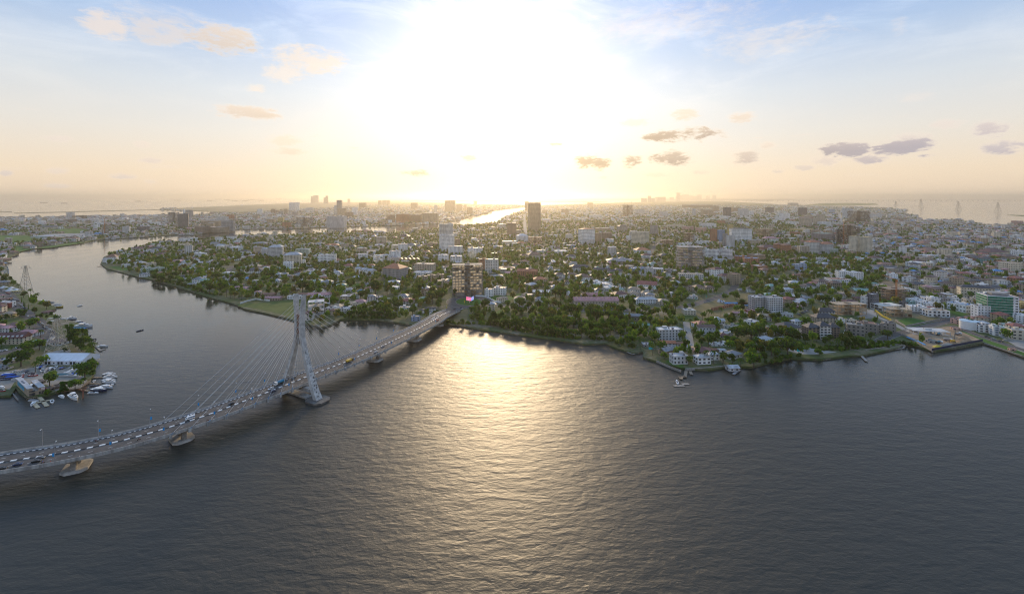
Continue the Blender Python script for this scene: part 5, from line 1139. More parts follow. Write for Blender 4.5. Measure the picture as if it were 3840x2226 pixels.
for a in [(970, 1082, 558, 522, 2, 'white', 'hip', 'red', 0), (770, 862, 498, 452, 3, 'white', 'hip', 'grey', .1), (1345, 1545, 688, 605, 4, 'cream', 'hip', 'rust', .1), (1460, 1546, 690, 628, 4, 'white', 'flat', 'pale grey', .2), (1375, 1567, 762, 685, 3, 'white', 'hip', 'rust', .1), (1375, 1547, 812, 760, 3, 'white', 'flat', 'white', .1), (1205, 1302, 718, 655, 3, 'white', 'hip', 'pale grey', .1), (1245, 1382, 730, 670, 3, 'beige', 'hip', 'charcoal', .2), (1090, 1210, 712, 655, 2, 'cream', 'hip', 'maroon', .1), (2085, 2322, 802, 690, 5, 'cream', 'hip', 'maroon', .1), (1650, 1800, 612, 567, 3, 'beige', 'hip', 'brown', .1), (2020, 2115, 640, 572, 3, 'beige', 'hip', 'red', .1), (2000, 2130, 800, 725, 3, 'cream', 'gable', 'brown', -.6), (2195, 2280, 832, 760, 3, 'terracotta', 'hip', 'red', .1), (2275, 2425, 838, 755, 3, 'tan', 'hip', 'brown', .1), (2412, 2520, 800, 712, 5, 'white', 'flat', 'pale grey', .1), (1615, 1735, 820, 762, 3, 'cream', 'flat', 'tan', 0),
		  (1160, 1242, 842, 780, 2, 'pink', 'flat', 'grey', .2), (1250, 1422, 905, 838, 3, 'white', 'flat', 'white', .1), (1215, 1335, 945, 888, 2, 'light grey', 'gable', 'grey', .3), (1370, 1480, 935, 880, 2, 'white', 'hip', 'red', .1), (1635, 1735, 865, 805, 3, 'beige', 'hip', 'charcoal', .1), (1745, 1822, 860, 790, 3, 'cream', 'hip', 'charcoal', .1), (1835, 1945, 885, 805, 4, 'white', 'flat', 'white', .3), (1925, 2030, 862, 780, 3, 'terracotta', 'hip', 'charcoal', .2), (2040, 2175, 880, 785, 4, 'teal', 'hip', 'charcoal', .2), (1555, 1625, 885, 815, 3, 'white', 'flat', 'white', .1), (815, 1085, 945, 878, 3, 'cream', 'hip', 'charcoal', -.1), (890, 1082, 905, 848, 3, 'cream', 'hip', 'rust', -.1), (800, 925, 960, 900, 2, 'grey', 'hip', 'grey', .1), (905, 1075, 850, 825, 1, 'light grey', 'flat', 'grey', 0), (1545, 1662, 1082, 932, 5, 'off-white', 'hip', 'grey', .3), (1800, 1905, 1055, 952, 3, 'tan', 'hip', 'red', .2), (1235, 1410, 1148, 1062, 3, 'cream', 'hip', 'charcoal', .25), (1425, 1570, 1138, 990, 3, 'cream', 'hip', 'brown', .5), (1475, 1612, 1212, 1120, 3, 'tan', 'hip', 'brown', .2), (1590, 1722, 1162, 1060, 3, 'cream', 'hip', 'brown', .1), (2090, 2222, 1118, 1025, 3, 'cream', 'hip', 'brown', .3), (2190, 2325, 1112, 1018, 3, 'off-white', 'hip', 'brown', .3), (1945, 2065, 1112, 1035, 3, 'tan', 'hip', 'charcoal', .2), (2385, 2520, 1100, 1000, 4, 'terracotta', 'hip', 'red', .2), (2445, 2520, 1180, 1080, 4, 'tan', 'hip', 'brown', 0), (2120, 2260, 1180, 1105, 2, 'off-white', 'hip', 'charcoal', .1), (2250, 2390, 1165, 1100, 2, 'cream', 'hip', 'charcoal', .1),
		  (430, 555, 1060, 940, 5, 'white', 'flat', 'pale grey', -.1), (555, 712, 1075, 950, 5, 'white', 'flat', 'pale grey', .2), (335, 556, 1108, 1018, 3, 'white', 'flat', 'rust', -.1), (175, 330, 1108, 1035, 3, 'off-white', 'hip', 'brown', .1), (330, 470, 1135, 1055, 3, 'tan', 'hip', 'brown', .2), (235, 362, 1148, 1100, 2, 'white', 'hip', 'pale grey', .2), (55, 145, 1182, 1095, 2, 'white', 'hip', 'charcoal', .2), (617, 797, 1208, 1140, 1, 'tan', 'gable', 'green', -.2), (460, 600, 1228, 1180, 1, 'off-white', 'hip', 'tan', 0), (195, 320, 865, 795, 2, 'light grey', 'flat', 'grey', -.5), (0, 72, 935, 870, 4, 'blue', 'flat', 'pale grey', .1)]:
	Bd('C7', *a[:7], a[7], yaw=a[8], near=a[2] > 930, cat='apartment block' if a[4] > 3 else 'house', k=.7)
LM.append(('white stepped flats', *W('C7', 570, 1072))); LM.append(('maroon-roofed cream blocks', *W('C7', 2200, 802))); LM.append(('long white low block', *W('C7', 1460, 812)))
Bd('C7', 2310, 2500, 988, 840, 5, 'cream', 'flat', 'tan', yaw=.15, near=True, cat='apartment block', label='cream five-storey block with recessed balconies at the dusty yard', lm='cream dusty-yard block'); Bd('C7', 2215, 2310, 930, 868, 2, 'beige', 'hip', 'brown', yaw=.4)
Bd('C7', 1720, 1852, 1160, 1010, 5, 'tan', 'flat', 'red', yaw=.3, near=True, cat='building', label='scaffolded tan block with green netting and red roof slabs', lm='green-netted scaffold block'); Bd('C7', 1660, 1760, 1060, 975, 3, 'brown', 'hip', 'brown', yaw=.3)
Bd('C7', 1862, 2172, 1268, 1105, 4, 'cream', 'hip', 'charcoal', yaw=-.38, k=.32, near=True, cat='apartment block', label='very long cream four-storey block with dark hipped roof', lm='very long cream block')
for row, (xs, xe, y, n) in enumerate([(1600, 1800, 930, 3), (1700, 1920, 920, 3), (1900, 2110, 985, 3), (1920, 2090, 1020, 3), (2100, 2260, 1000, 3), (1730, 1900, 965, 2), (1580, 1720, 965, 2)]):
	for i in range(n):
		x = xs + (xe - xs) * i / n; Bd('C7', x, x + (xe - xs) / n * .92, y + i * 6, y - 38 + i * 6, 2, 'light grey', 'flat', 'pale grey', yaw=-.15, k=1.1, cat='town house')
LM.append(('pale town house rows', *W('C7', 1850, 960)))

# ---- C9 nearest right
def seafront():
	global Bd
	# dark-roofed white-fronted apartments: three joined bays
	for i, (x0, x1, yb, yt) in enumerate([(75, 205, 930, 750), (205, 330, 932, 730), (322, 432, 930, 750)]):
		Bd('C9', x0, x1, yb, yt, 5, 'brown' if i != 1 else 'off-white', 'hip', 'charcoal', yaw=.0, k=.9, near=True, cat='apartment block', band=(i == 1), rh=4.5, ww=2.4, wh=1.9, gap=3.4,
		   label=['left bay', 'central white bay', 'right bay'][i] + ' of the dark-roofed waterfront apartment block', lm='dark-roofed waterfront flats' if i == 1 else None)
	Bd('C9', 165, 385, 800, 640, 5, 'beige', 'hip', 'charcoal', yaw=.0, k=.5, near=False, cat='apartment block', label='rear range of the dark-roofed waterfront apartments', rh=5); Bd('C9', 200, 382, 690, 580, 3, 'light grey', 'hip', 'charcoal', yaw=0, k=.4, cat='apartment block', label='farthest dark-roofed range behind the waterfront apartments', rh=5)
seafront()
Bd('C9', 385, 735, 662, 545, 3, 'tan', 'frame', yaw=.05, k=.4, near=True, cat='building', label='long three-storey open concrete frame with scaffold poles', lm='long open frame', name='unfinished_building')
Bd('C9', 547, 745, 905, 738, 3, 'concrete', 'flat', 'concrete', yaw=-.45, k=.7, near=True, cat='building', label='raw concrete three-storey house nearest the river hedge', lm='raw concrete houses', ww=2); Bd('C9', 680, 877, 878, 722, 3, 'concrete', 'flat', 'rust', yaw=-.35, k=.8, near=True, cat='building', label='second raw concrete house from the river hedge with rusty roof', ww=1.4)
Bd('C9', 870, 988, 870, 755, 3, 'concrete', 'flat', 'concrete', yaw=-.35, k=.9, near=True, cat='building', label='third raw concrete house, with unfinished roof edge'); Bd('C9', 955, 1088, 862, 728, 3, 'concrete', 'flat', 'concrete', yaw=-.35, k=.9, near=True, cat='building', label='last raw concrete house beside the walled grass plot')
Bd('C9', 870, 1142, 622, 560, 2, 'off-white', 'frame', yaw=.1, k=.6, cat='building', label='open roofless concrete frame behind the yellow fence'); Bd('C9', 1008, 1252, 692, 605, 2, 'tan', 'frame', yaw=-.2, k=.6, cat='building', label='two-storey concrete frame beside the white cube houses', lm='concrete frame by the white cubes')
Bd('C9', 1142, 1222, 590, 505, 3, 'dark grey', 'flat', yaw=.1, near=True, cat='villa', label='dark grey part of the teal villa'); Bd('C9', 1215, 1292, 592, 500, 3, 'teal', 'flat', 'white', yaw=.1, near=True, cat='villa', label='teal flat-roofed villa beside the white cubes')
for i, (x0, x1, yb, yt) in enumerate([(1247, 1405, 545, 468), (1250, 1432, 645, 540), (1357, 1532, 592, 500), (1385, 1470, 530, 450), (1470, 1592, 560, 455)]):
	Bd('C9', x0, x1, yb, yt, 3 if i < 3 else 2, 'white', 'flat', 'white', yaw=[.2, -.3, .25, -.2, -.2][i], k=.8, near=True, cat='villa', label=['white cube villa behind the others', 'white cube villa nearest the walled plots, solar panels on its roof', 'white cube villa with wide parapet in the middle', 'narrow white villa wing at the back', 'long white villa with a row of tall windows'][i], lm=[None, 'white cube villas', None, None, None][i])
Bd('C9', 1587, 1682, 565, 462, 3, 'grey', 'flat', yaw=.1, near=True, cat='villa', label='grey unpainted villa right of the white cubes'); Bd('C9', 1430, 1668, 688, 580, 2, 'white', 'flat', 'tan', yaw=-.15, k=.6, near=True, cat='villa', label='modern white villa with big overhanging roof slab', lm='overhanging-roof villa', ww=2.6, wh=2.2, gap=4.4)
Bd('C9', 1700, 1825, 607, 508, 2, 'white', 'flat', 'teal' if 0 else 'blue', yaw=.15, near=True, cat='villa', label='white twin villa with recessed porch, left one', ww=2.2); Bd('C9', 1818, 1982, 640, 525, 2, 'white', 'flat', 'blue', yaw=.15, near=True, cat='villa', label='white twin villa with recessed porch, right one', lm='white twin villas', ww=2.2)
Bd('C9', 1690, 1780, 545, 455, 2, 'white', 'flat', 'brown', yaw=.1, cat='villa'); Bd('C9', 1735, 1870, 500, 455, 2, 'white', 'flat', 'brown', yaw=.1, cat='villa'); Bd('C9', 1870, 2045, 560, 470, 2, 'cream', 'flat', 'brown', yaw=-.15, k=.4, cat='villa', near=True); Bd('C9', 1520, 1740, 470, 425, 2, 'white', 'flat', 'rust', yaw=-.2, k=.5, cat='villa')
Bd('C9', 1137, 1240, 405, 348, 2, 'white', 'flat', 'white', yaw=.2, near=True, cat='villa', label='left white cube house by the orange crane'); Bd('C9', 1232, 1360, 462, 370, 3, 'white', 'flat', 'tan', yaw=.2, near=True, cat='villa', label='right white cube house by the orange crane', lm='white cubes by the crane')
Bd('C9', 960, 1222, 500, 375, 4, 'rust' if 0 else 'brown', 'frame', yaw=.1, k=.6, cat='building', label='brown multi-storey frame under the orange crane', lm='frame under the crane')
crane('C9', 1083, 515, 252, (925, 212), (1112, 290), 'tall orange tower crane over a building frame', M_ORANGE)
Bd('C9', 705, 800, 580, 445, 3, 'white', 'flat', 'tan', yaw=.3, near=True, cat='house', label='white and teal three-storey house, left half'); Bd('C9', 780, 890, 590, 415, 4, 'dark grey', 'flat', 'white', yaw=.3, near=True, cat='house', label='dark and terracotta four-storey house joined to the white one', lm='dark and terracotta house'); Bd('C9', 610, 712, 505, 450, 1, 'maroon' if 0 else 'tan', 'hip', 'maroon', yaw=.3, near=True); Bd('C9', 490, 650, 545, 485, 1, 'tan', 'hip', 'maroon', yaw=.1, near=True)
Bd('C9', 1985, 2127, 712, 540, 5, 'white', 'flat', 'charcoal', yaw=-.1, k=.7, near=True, cat='apartment block', label='white five-storey block leaning against the green-netted tower')
rt, w, d, H = Bd('C9', 2125, 2452, 730, 460, 9, 'white', 'flat', 'grey', yaw=-.35, k=.75, near=True, cat='office tower', label='tall white building wrapped in green construction netting', lm='green-netted tower', ww=2.6, gap=4, band=True, name='netted_tower', tall=32)
M_NET = bpy.data.materials.new('green_netting'); M_NET.use_nodes = True
nt_ = NT(M_NET.node_tree); bs = nt_.n['Principled BSDF']; bs.inputs['Base Color'].default_value = (.015, .20, .12, 1); bs.inputs['Roughness'].default_value = .7
tr = nt_.new('ShaderNodeBsdfTransparent'); mx = nt_.new('ShaderNodeMixShader')
pos = nt_.new('ShaderNodeNewGeometry').outputs['Position']; nf_ = nt_.math('MULTIPLY_ADD', nt_.noise(pos, .35, 3.0), .8, .35, clamp=True)
nt_.l.new(nf_, mx.inputs[0]); nt_.l.new(tr.outputs[0], mx.inputs[1]); nt_.l.new(bs.outputs[0], mx.inputs[2]); nt_.l.new(mx.outputs[0], nt_.n['Material Output'].inputs[0])
fh = H / 9
for sd in range(2):
	for f in range(9):
		b = MB(); z0, z1 = f * fh + .3, f * fh + fh - .3
		if sd == 0: b.box(-w * .1, -d / 2 - .75, z0, z1, w * .8, .06)
		else: b.box(-w / 2 - .75, 0, z0, z1, .06, d)
		b.build('safety_net', M_NET, rt)
b = MB(); b.box(0, 0, H + .5, H + 3.6, w * .55, d * .5); b.build('roof_storey', wallm('grey'), rt)
Bd('C9', 1735, 1892, 772, 690, 2, 'pink', 'flat', 'tan', yaw=.35, near=True, label='small pink two-storey house beside the walled road junction', lm='small pink house'); Bd('C9', 1915, 2092, 735, 695, 1, 'pink', 'flat', 'tan', yaw=-.3, near=True, label='low pink flat-roofed building behind the white tank', cat='building')
X, Y = W('C9', 1974, 835); tk = thing('storage_tank', (X, Y + 8, 2), 0, 'squat round white storage tank by the riverside road', 'tank'); LM.append(('white storage tank', X, Y)); b = MB(); b.bar((0, 0, 0), (0, 0, 10), 9.5, sides=28); b.build('shell', M_WHITE, tk); b = MB(); b.bar((0, 0, 10), (0, 0, 10.5), 9.7, sides=28, r2=9.0); b.build('lid', mat('blue_grey_lid', (.4, .55, .65), .5, var=.1), tk)
Bd('C9', 2022, 2187, 868, 748, 3, 'white', 'flat', 'charcoal', yaw=-.35, k=.7, near=True, cat='villa', label='white cubist house right of the storage tank', lm='white cubist house', ww=2.4, wh=2.2, gap=4.5); Bd('C9', 2185, 2330, 905, 770, 4, 'white', 'flat', 'green', yaw=-.35, k=.7, near=True, cat='villa', label='glassy white apartment house with roof gardens', ww=3.0, wh=2.1, gap=4.2, band=True, lm='glassy apartment house', glass=M_BGLASS); Bd('C9', 2300, 2450, 872, 748, 4, 'light grey', 'flat', 'green', yaw=-.35, near=True, cat='villa', label='rear wing of the glassy apartment house', glass=M_BGLASS, ww=3)
Bd('C9', 2460, 2600, 790, 650, 5, 'white', 'flat', 'white', yaw=.1, near=True, cat='apartment block', label='plain white block cut by the right frame edge'); Bd('C9', 2390, 2560, 950, 800, 3, 'cream', 'flat', 'pale grey', yaw=-.3, near=True, cat='villa', label='dark-fronted cream house with tall columns at the riverside road', ww=2.5); Bd('C9', 2450, 2560, 620, 520, 4, 'yellow', 'frame', yaw=.1, cat='building'); Bd('C9', 2370, 2470, 540, 450, 4, 'terracotta', 'flat', 'brown', yaw=.1); Bd('C9', 2180, 2260, 730, 690, 1, 'brown', 'hip', 'maroon')
Bd('C9', 400, 502, 758, 700, 1, 'white', 'flat', 'white', yaw=-.1, k=.4, near=True, cat='building', label='low white annexe behind the dark-roofed flats'); Bd('C9', 1722, 1812, 835, 800, 1, 'pink', 'flat', 'tan', yaw=-.3, near=True, cat='kiosk', label='small pink gatehouse at the building site corner'); Bd('C9', 2365, 2430, 1070, 1040, 1, 'pink', 'flat', 'tan', yaw=-.3, near=True, cat='kiosk', label='tiny pink kiosk on the river verge'); Bd('C9', 967, 1022, 675, 650, 1, 'yellow', 'flat', 'gold', cat='shed', label='yellow site hut beside the yellow fence')
# retaining wall with dark blue hoarding round the building site
wall_run('C11', [(905, 795), (1350, 712), (1800, 625)], 2.4, .5, M_DCONC, 'pale retaining wall at the water below the blue hoarding', name='retaining_wall', z=.2)
wall_run('C11', [(905, 765), (1350, 682), (1795, 598)], 2.2, .25, mat('navy_hoarding', (.012, .02, .07), .6, var=.1), 'dark navy hoarding along the river edge of the building site', 'hoarding', 'hoarding', 2.6)
wall_run('C11', [(380, 500), (620, 620), (905, 780)], 2.6, .3, M_CONC, 'grey panel wall on the left edge of the building site', name='site_wall'); wall_run('C11', [(500, 540), (620, 590), (765, 660)], .6, 3.2, M_BANNER, 'long blue sheet roof inside the building site wall', 'roof sheet', 'sheet_roof', 3.4)
wall_run('C11', [(1800, 640), (2160, 760), (2520, 885), (2900, 1010)], 1.6, .6, M_CONC, 'long low concrete river wall beside the verge', name='river_wall', z=.8)
wall_run('C9', [(1075, 730), (1190, 800), (1440, 745), (1740, 700)], 2.4, .3, M_CONC, 'block wall round the green grass plot', name='plot_wall'); wall_run('C9', [(1250, 640), (1400, 650), (1650, 720), (1740, 690)], 2.4, .3, M_CONC, 'block wall behind the bare earth plot', name='plot_wall'); wall_run('C9', [(840, 610), (930, 680), (1030, 730)], 2.2, .3, mat('yellow_fence', (.55, .42, .02), .6, var=.1), 'yellow sheet fence beside the concrete frames', 'fence', 'yellow_fence')
wall_run('C9', [(738, 1070), (900, 1050), (1080, 1010), (1180, 1020)], 2.2, .4, M_CONC, 'stained concrete river wall below the hedge', name='river_wall', z=.6); wall_run('C8', [(785, 775), (960, 850), (1060, 885)], 2.2, .5, M_CONC, 'concrete river wall below the balcony house lawn', name='river_wall', z=.3); wall_run('C8', [(1110, 868), (1300, 860), (1610, 830)], 2.4, .5, M_CONC, 'ribbed river wall in front of the glazed villa', name='river_wall', z=.3)
wall_run('C8', [(1560, 375), (1780, 372), (2130, 385)], 2.2, .3, M_WHITE, 'long white garden wall below the green strip', name='garden_wall'); wall_run('C9', [(470, 700), (530, 800), (470, 915)], 2.2, .3, M_WHITE, 'white garden wall right of the dark-roofed flats', name='garden_wall')
# building-site frame and lorries
Bd('C11', 590, 1200, 505, 395, 1, 'light grey', 'frame', yaw=-.18, k=.4, label='single-storey concrete frame rising on the sandy building site', cat='building', lm='sandy building site', tall=4.5); Bd('C11', 842, 1008, 640, 570, 1, 'green' if 0 else 'grey', 'flat', 'green', yaw=-.15, k=.5, label='site container with green and rust roof', cat='container'); Bd('C11', 1535, 1602, 632, 590, 1, 'tan', 'flat', 'rust', label='small tan site hut by the navy hoarding', cat='hut')

# ---- C1 far left bank
for a in [(795, 866, 577, 495, 11, 'light grey', 'flat', 'grey', .2), (865, 920, 577, 535, 5, 'brown', 'flat', 'grey', 0), (955, 1010, 577, 532, 6, 'brown', 'flat', 'grey', 0), (490, 665, 697, 652, 3, 'cream', 'hip', 'charcoal', 0), (1447, 1532, 752, 660, 8, 'light grey', 'flat', 'grey', .5), (1640, 1745, 727, 662, 5, 'dark grey', 'flat', 'grey', .1), (770, 870, 630, 580, 5, 'brown', 'flat', 'grey', 0), (670, 760, 635, 590, 4, 'grey', 'flat', 'grey', 0), (895, 1005, 652, 622, 3, 'cream', 'flat', 'tan', 0), (455, 495, 600, 562, 4, 'white', 'flat', 'white', 0), (268, 360, 682, 650, 3, 'white', 'flat', 'white', 0), (0, 35, 680, 612, 5, 'brown', 'flat', 'grey', 0), (2010, 2045, 555, 495, 6, 'dark grey', 'flat', 'grey', 0), (1130, 1205, 655, 618, 4, 'white', 'flat', 'white', 0), (400, 660, 800, 765, 1, 'pale green', 'hip', 'pale grey', .1), (605, 830, 815, 780, 1, 'tan', 'flat', 'tan', -.1), (1130, 1190, 778, 738, 2, 'blue', 'gable', 'blue', 0), (1705, 1755, 560, 535, 3, 'light grey', 'flat', 'grey', 0), (1810, 1885, 645, 612, 3, 'white', 'flat', 'white', 0), (420, 475, 912, 850, 1, 'brown', 'flat', 'brown', 0), (1310, 1390, 808, 780, 1, 'light grey', 'flat', 'pale grey', 0),
		  (1375, 1440, 1042, 982, 2, 'cream', 'hip', 'rust', .2), (1440, 1475, 1010, 980, 1, 'white', 'flat', 'grey', 0), (1565, 1700, 962, 900, 3, 'cream', 'hip', 'maroon', -.4), (1480, 1600, 1000, 955, 2, 'cream', 'flat', 'cream' if 0 else 'tan', -.4), (1680, 1800, 1215, 1150, 2, 'pale green', 'flat', 'grey', -.2), (1795, 1925, 1225, 1145, 2, 'pale green', 'flat', 'grey', -.2), (1535, 1620, 1105, 1055, 2, 'white', 'hip', 'pale grey', .1), (1610, 1705, 1135, 1075, 2, 'off-white', 'hip', 'pale grey', 0), (1705, 1822, 1150, 1092, 2, 'cream', 'flat', 'tan', .1), (1445, 1560, 1150, 1110, 1, 'light grey', 'flat', 'white', -.2), (1610, 1700, 1050, 1005, 2, 'white', 'hip', 'grey', 0), (1800, 1950, 955, 905, 2, 'white', 'hip', 'charcoal', 0), (1700, 1800, 925, 890, 1, 'pink', 'hip', 'pink', 0), (1855, 1945, 1035, 975, 2, 'cream', 'hip', 'maroon', 0), (1710, 1850, 985, 950, 1, 'light grey', 'hip', 'grey', 0)]:
	Bd('C1', *a[:7], a[7], yaw=a[8], near=a[2] > 1000, cat='tower block' if a[4] > 7 else 'building' if a[2] < 800 else 'house')
Bd('C1', 1215, 1272, 772, 640, 10, 'concrete', 'frame', yaw=.1, label='unfinished slender tower with red crane on the left bank', cat='tower', lm='slender unfinished tower'); crane('C1', 1245, 772, 555, (1275, 560), (1235, 560), 'red crane rising behind the slender unfinished tower', M_ORANGE)
LM.append(('grey left-bank tower', *W('C1', 830, 577))); LM.append(('green sports field', *W('C1', 800, 720)))
Bd('C1', 1262, 1376, 1105, 992, 3, 'white', 'hip', 'rust', yaw=.35, k=.8, rh=7, near=True, cat='villa', label='white mansion with steep rust-red roof on the point', lm='white mansion on the point'); Bd('C1', 1230, 1285, 1090, 1040, 2, 'white', 'flat', 'grey', near=True, cat='villa', label='low white wing of the mansion on the point')

# ---- left bank near buildings
Bd('C12', 5, 235, 612, 455, 2, 'white', 'flat', 'pale grey', yaw=.1, k=.7, near=True, cat='building', label='white boxy building with crimson corner by the left bank road', lm='white and crimson box');
Bd('C12', 170, 232, 612, 520, 2, 'red', 'flat', 'grey', yaw=.1, near=True, cat='building', label='crimson corner block joined to the white box', tall=7)
Bd('C12', 40, 295, 830, 680, 2, 'yellow', 'hip', 'tan', yaw=.3, k=.8, near=True, label='yellow-gabled house with broad tan roof'); Bd('C12', 185, 425, 1115, 930, 3, 'white', 'gable', 'maroon', yaw=-.4, k=.6, near=True, label='white three-storey house with dark red tiled roof, left of the round tree', lm='dark red-roofed white house'); Bd('C12', 420, 650, 1080, 915, 2, 'cream', 'hip', 'orange', yaw=-.3, k=.6, near=True, label='cream rear wing with orange roof behind the round tree')
Bd('C12', 370, 830, 1240, 1075, 2, 'white', 'hip', 'pink', yaw=-.15, k=.5, near=True, label='white house with wide pink-red hipped roof beside the palms', lm='wide pink-roofed house'); Bd('C12', 0, 275, 1155, 985, 2, 'white', 'hip', 'pink', yaw=-.2, k=.7, near=True, label='white house with mottled pink roof near the left frame edge')
rt, w, d, H = Bd('C12', -120, 515, 1420, 1140, 3, 'cream', 'gable', 'maroon', yaw=.12, k=.35, near=True, cat='terrace', label='long cream terrace with maroon roof and row of white dormers', lm='cream dormered terrace', rh=5.5)
for i in range(7): b = MB(); b.box(-w / 2 + w * (i + .5) / 7, -d * .38, H - 5.2, H - 2.6, 1.9, 1.8); b.build('dormer', M_WHITE, rt)
Bd('C12', -40, 60, 400, 310, 2, 'cream', 'hip', 'pink', near=True); Bd('C12', -90, 30, 760, 690, 2, 'beige', 'hip', 'brown', near=True); Bd('C12', -10, 180, 445, 400, 1, 'beige', 'gable', 'rust', near=True, yaw=.3)
Bd('C12', 940, 1100, 735, 660, 1, 'brown', 'hip', 'maroon', k=1, near=True, cat='pavilion', label='maroon tiled garden pavilion at the lawn', lm='maroon pavilion')
Bd('C2', 690, 826, 625, 590, 1, 'tan', 'gable', 'blue', yaw=0, k=.4, near=True, cat='boathouse', label='long boathouse with bright blue roof behind the palm belt', lm='bright blue boathouse roof', ground=.8)
Bd('C12', 260, 475, 275, 225, 1, 'cream', 'gable', 'gold', yaw=.05, k=.3, cat='marquee', label='long yellow canvas canopy by the left bank road', lm='yellow canopy');
for x0, x1, yb, yt, l in [(130, 245, 240, 185, 'white peaked tent left of the yellow canopy'), (285, 390, 225, 175, 'white peaked tent behind the yellow canopy'), (195, 275, 185, 135, 'small white tent with red trim farther back'), (10, 100, 175, 120, 'white and red market tent at the road start')]:
	Bd('C12', x0, x1, yb, yt, 1, 'white', 'hip', 'white', k=1, rh=4, cat='tent', label=l)
for x0, x1, yb, yt, rf, l in [(-20, 60, 735, 690, 'blue', 'low waterfront shack with pale blue roof'), (-30, 45, 640, 600, 'tan', 'tan roofed shack on the left bank shore'), (60, 120, 960, 925, 'grey', 'grey roofed shack on the upper shore'), (100, 180, 990, 950, 'rust', 'rusty roofed shack on the upper shore'), (0, 90, 1080, 1040, 'rust', 'long rust-roofed shed on the upper shore'), (0, 55, 1135, 1090, 'blue', 'blue roofed hut at the water by the ferry boats'), (290, 365, 925, 880, 'grey', 'dark roofed shed beside the meadow')]:
	Bd('C1', x0, x1, yb, yt, 1, 'tan', 'hip', rf, cat='shed', label=l)
# ------------------------------------------------------------------ trees
def leaf_material(name, c1, c2, c3, trans=0.42):
	m = bpy.data.materials.new(name); m.use_nodes = True
	t = NT(m.node_tree); t.n.remove(t.n['Principled BSDF'])
	g = t.new('ShaderNodeNewGeometry')
	n = t.noise(g.outputs['Position'], .045, 2.0, .6)
	n2 = t.noise(g.outputs['Position'], .6, 2.0, .6)
	f = t.math('ADD', t.math('MULTIPLY', n, .7), t.math('MULTIPLY', n2, .3))
	c1, c2, c3 = [tuple(v * 1.5 for v in q) for q in (c1, c2, c3)]; c = t.ramp(f, [(.34, c1), (.5, c2), (.66, c3)])
	d = t.new('ShaderNodeBsdfDiffuse'); tr = t.new('ShaderNodeBsdfTranslucent'); mx = t.new('ShaderNodeMixShader')
	t.l.new(c, d.inputs[0]); t.l.new(t.mix(1.0, c, (1.5, 1.35, .6), 'MULTIPLY'), tr.inputs[0])
	mx.inputs[0].default_value = trans
	t.l.new(d.outputs[0], mx.inputs[1]); t.l.new(tr.outputs[0], mx.inputs[2])
	t.l.new(mx.outputs[0], t.n['Material Output'].inputs[0])
	return m
LEAF = [leaf_material('dark_foliage', (.022, .045, .010), (.04, .075, .016), (.07, .105, .022)),
		leaf_material('mid_foliage', (.03, .065, .012), (.055, .105, .02), (.095, .14, .03)),
		leaf_material('fresh_foliage', (.04, .085, .012), (.07, .13, .02), (.12, .17, .03)),
		leaf_material('olive_foliage', (.05, .06, .018), (.085, .09, .026), (.13, .12, .035)),
		leaf_material('palm_foliage', (.035, .06, .014), (.06, .095, .022), (.10, .125, .03))]
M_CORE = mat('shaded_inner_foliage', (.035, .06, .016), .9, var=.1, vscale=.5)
def lobes(r, n, rad, h):
	out = []
	for i in range(n):
		a = r.uniform(0, 2 * math.pi); q = rad * r.uniform(.15, .72)
		out.append((q * math.cos(a), q * math.sin(a), h * r.uniform(.50, .84), rad * r.uniform(.32, .52)))
	out.append((0, 0, h * .76, rad * .5))
	return out
def crown_mesh(name, seed, mt, nleaf=620, ls=.62, h=12.0, rad=6.0, nl=7, flat=.8):
	r = random.Random(seed); b = MB(); L = lobes(r, nl, rad, h)
	wts = [q[3] ** 2 for q in L]
	for i in range(nleaf):
		x, y, z, q = r.choices(L, wts)[0]
		u = Vector((r.gauss(0, 1), r.gauss(0, 1), r.gauss(0, 1) + .25)).normalized()
		rr = q * (r.uniform(.72, 1.10) if r.random() < .85 else r.uniform(.3, .8))
		c = Vector((x, y, z)) + Vector((u.x * rr, u.y * rr, u.z * rr * flat))
		nrm = (u + Vector((r.gauss(0, .6), r.gauss(0, .6), r.gauss(0, .6)))).normalized()
		p = nrm.orthogonal().normalized(); w = nrm.cross(p); s = ls * r.uniform(.6, 1.4)
		b.add([tuple(c - p * s - w * s * .3), tuple(c + p * s * .2 - w * s * .8), tuple(c + p * s + w * s * .2), tuple(c - p * s * .1 + w * s * .9)], [(0, 1, 2, 3)], 0)
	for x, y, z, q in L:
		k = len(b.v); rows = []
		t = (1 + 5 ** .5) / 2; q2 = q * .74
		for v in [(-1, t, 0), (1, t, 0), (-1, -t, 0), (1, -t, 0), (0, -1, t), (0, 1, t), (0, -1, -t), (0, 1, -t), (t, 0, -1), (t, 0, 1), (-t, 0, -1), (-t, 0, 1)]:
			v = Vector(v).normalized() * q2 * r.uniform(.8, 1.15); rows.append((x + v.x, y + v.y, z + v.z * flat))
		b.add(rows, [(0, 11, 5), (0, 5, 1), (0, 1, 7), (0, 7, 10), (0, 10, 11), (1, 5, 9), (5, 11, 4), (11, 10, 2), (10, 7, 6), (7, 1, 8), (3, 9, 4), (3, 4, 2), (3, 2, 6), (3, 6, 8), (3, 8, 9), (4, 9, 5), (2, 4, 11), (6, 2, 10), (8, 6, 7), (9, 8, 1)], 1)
	tb = MB(); tb.bar((0, 0, -.3), (0, 0, h * .5), rad * .07, sides=7, r2=rad * .045)
	for x, y, z, q in L[:5]: tb.bar((0, 0, h * .36), (x * .8, y * .8, z), rad * .035, sides=5, r2=rad * .015)
	return b.mesh(name, [mt, M_CORE]), tb.mesh('trunk', [M_BARK])
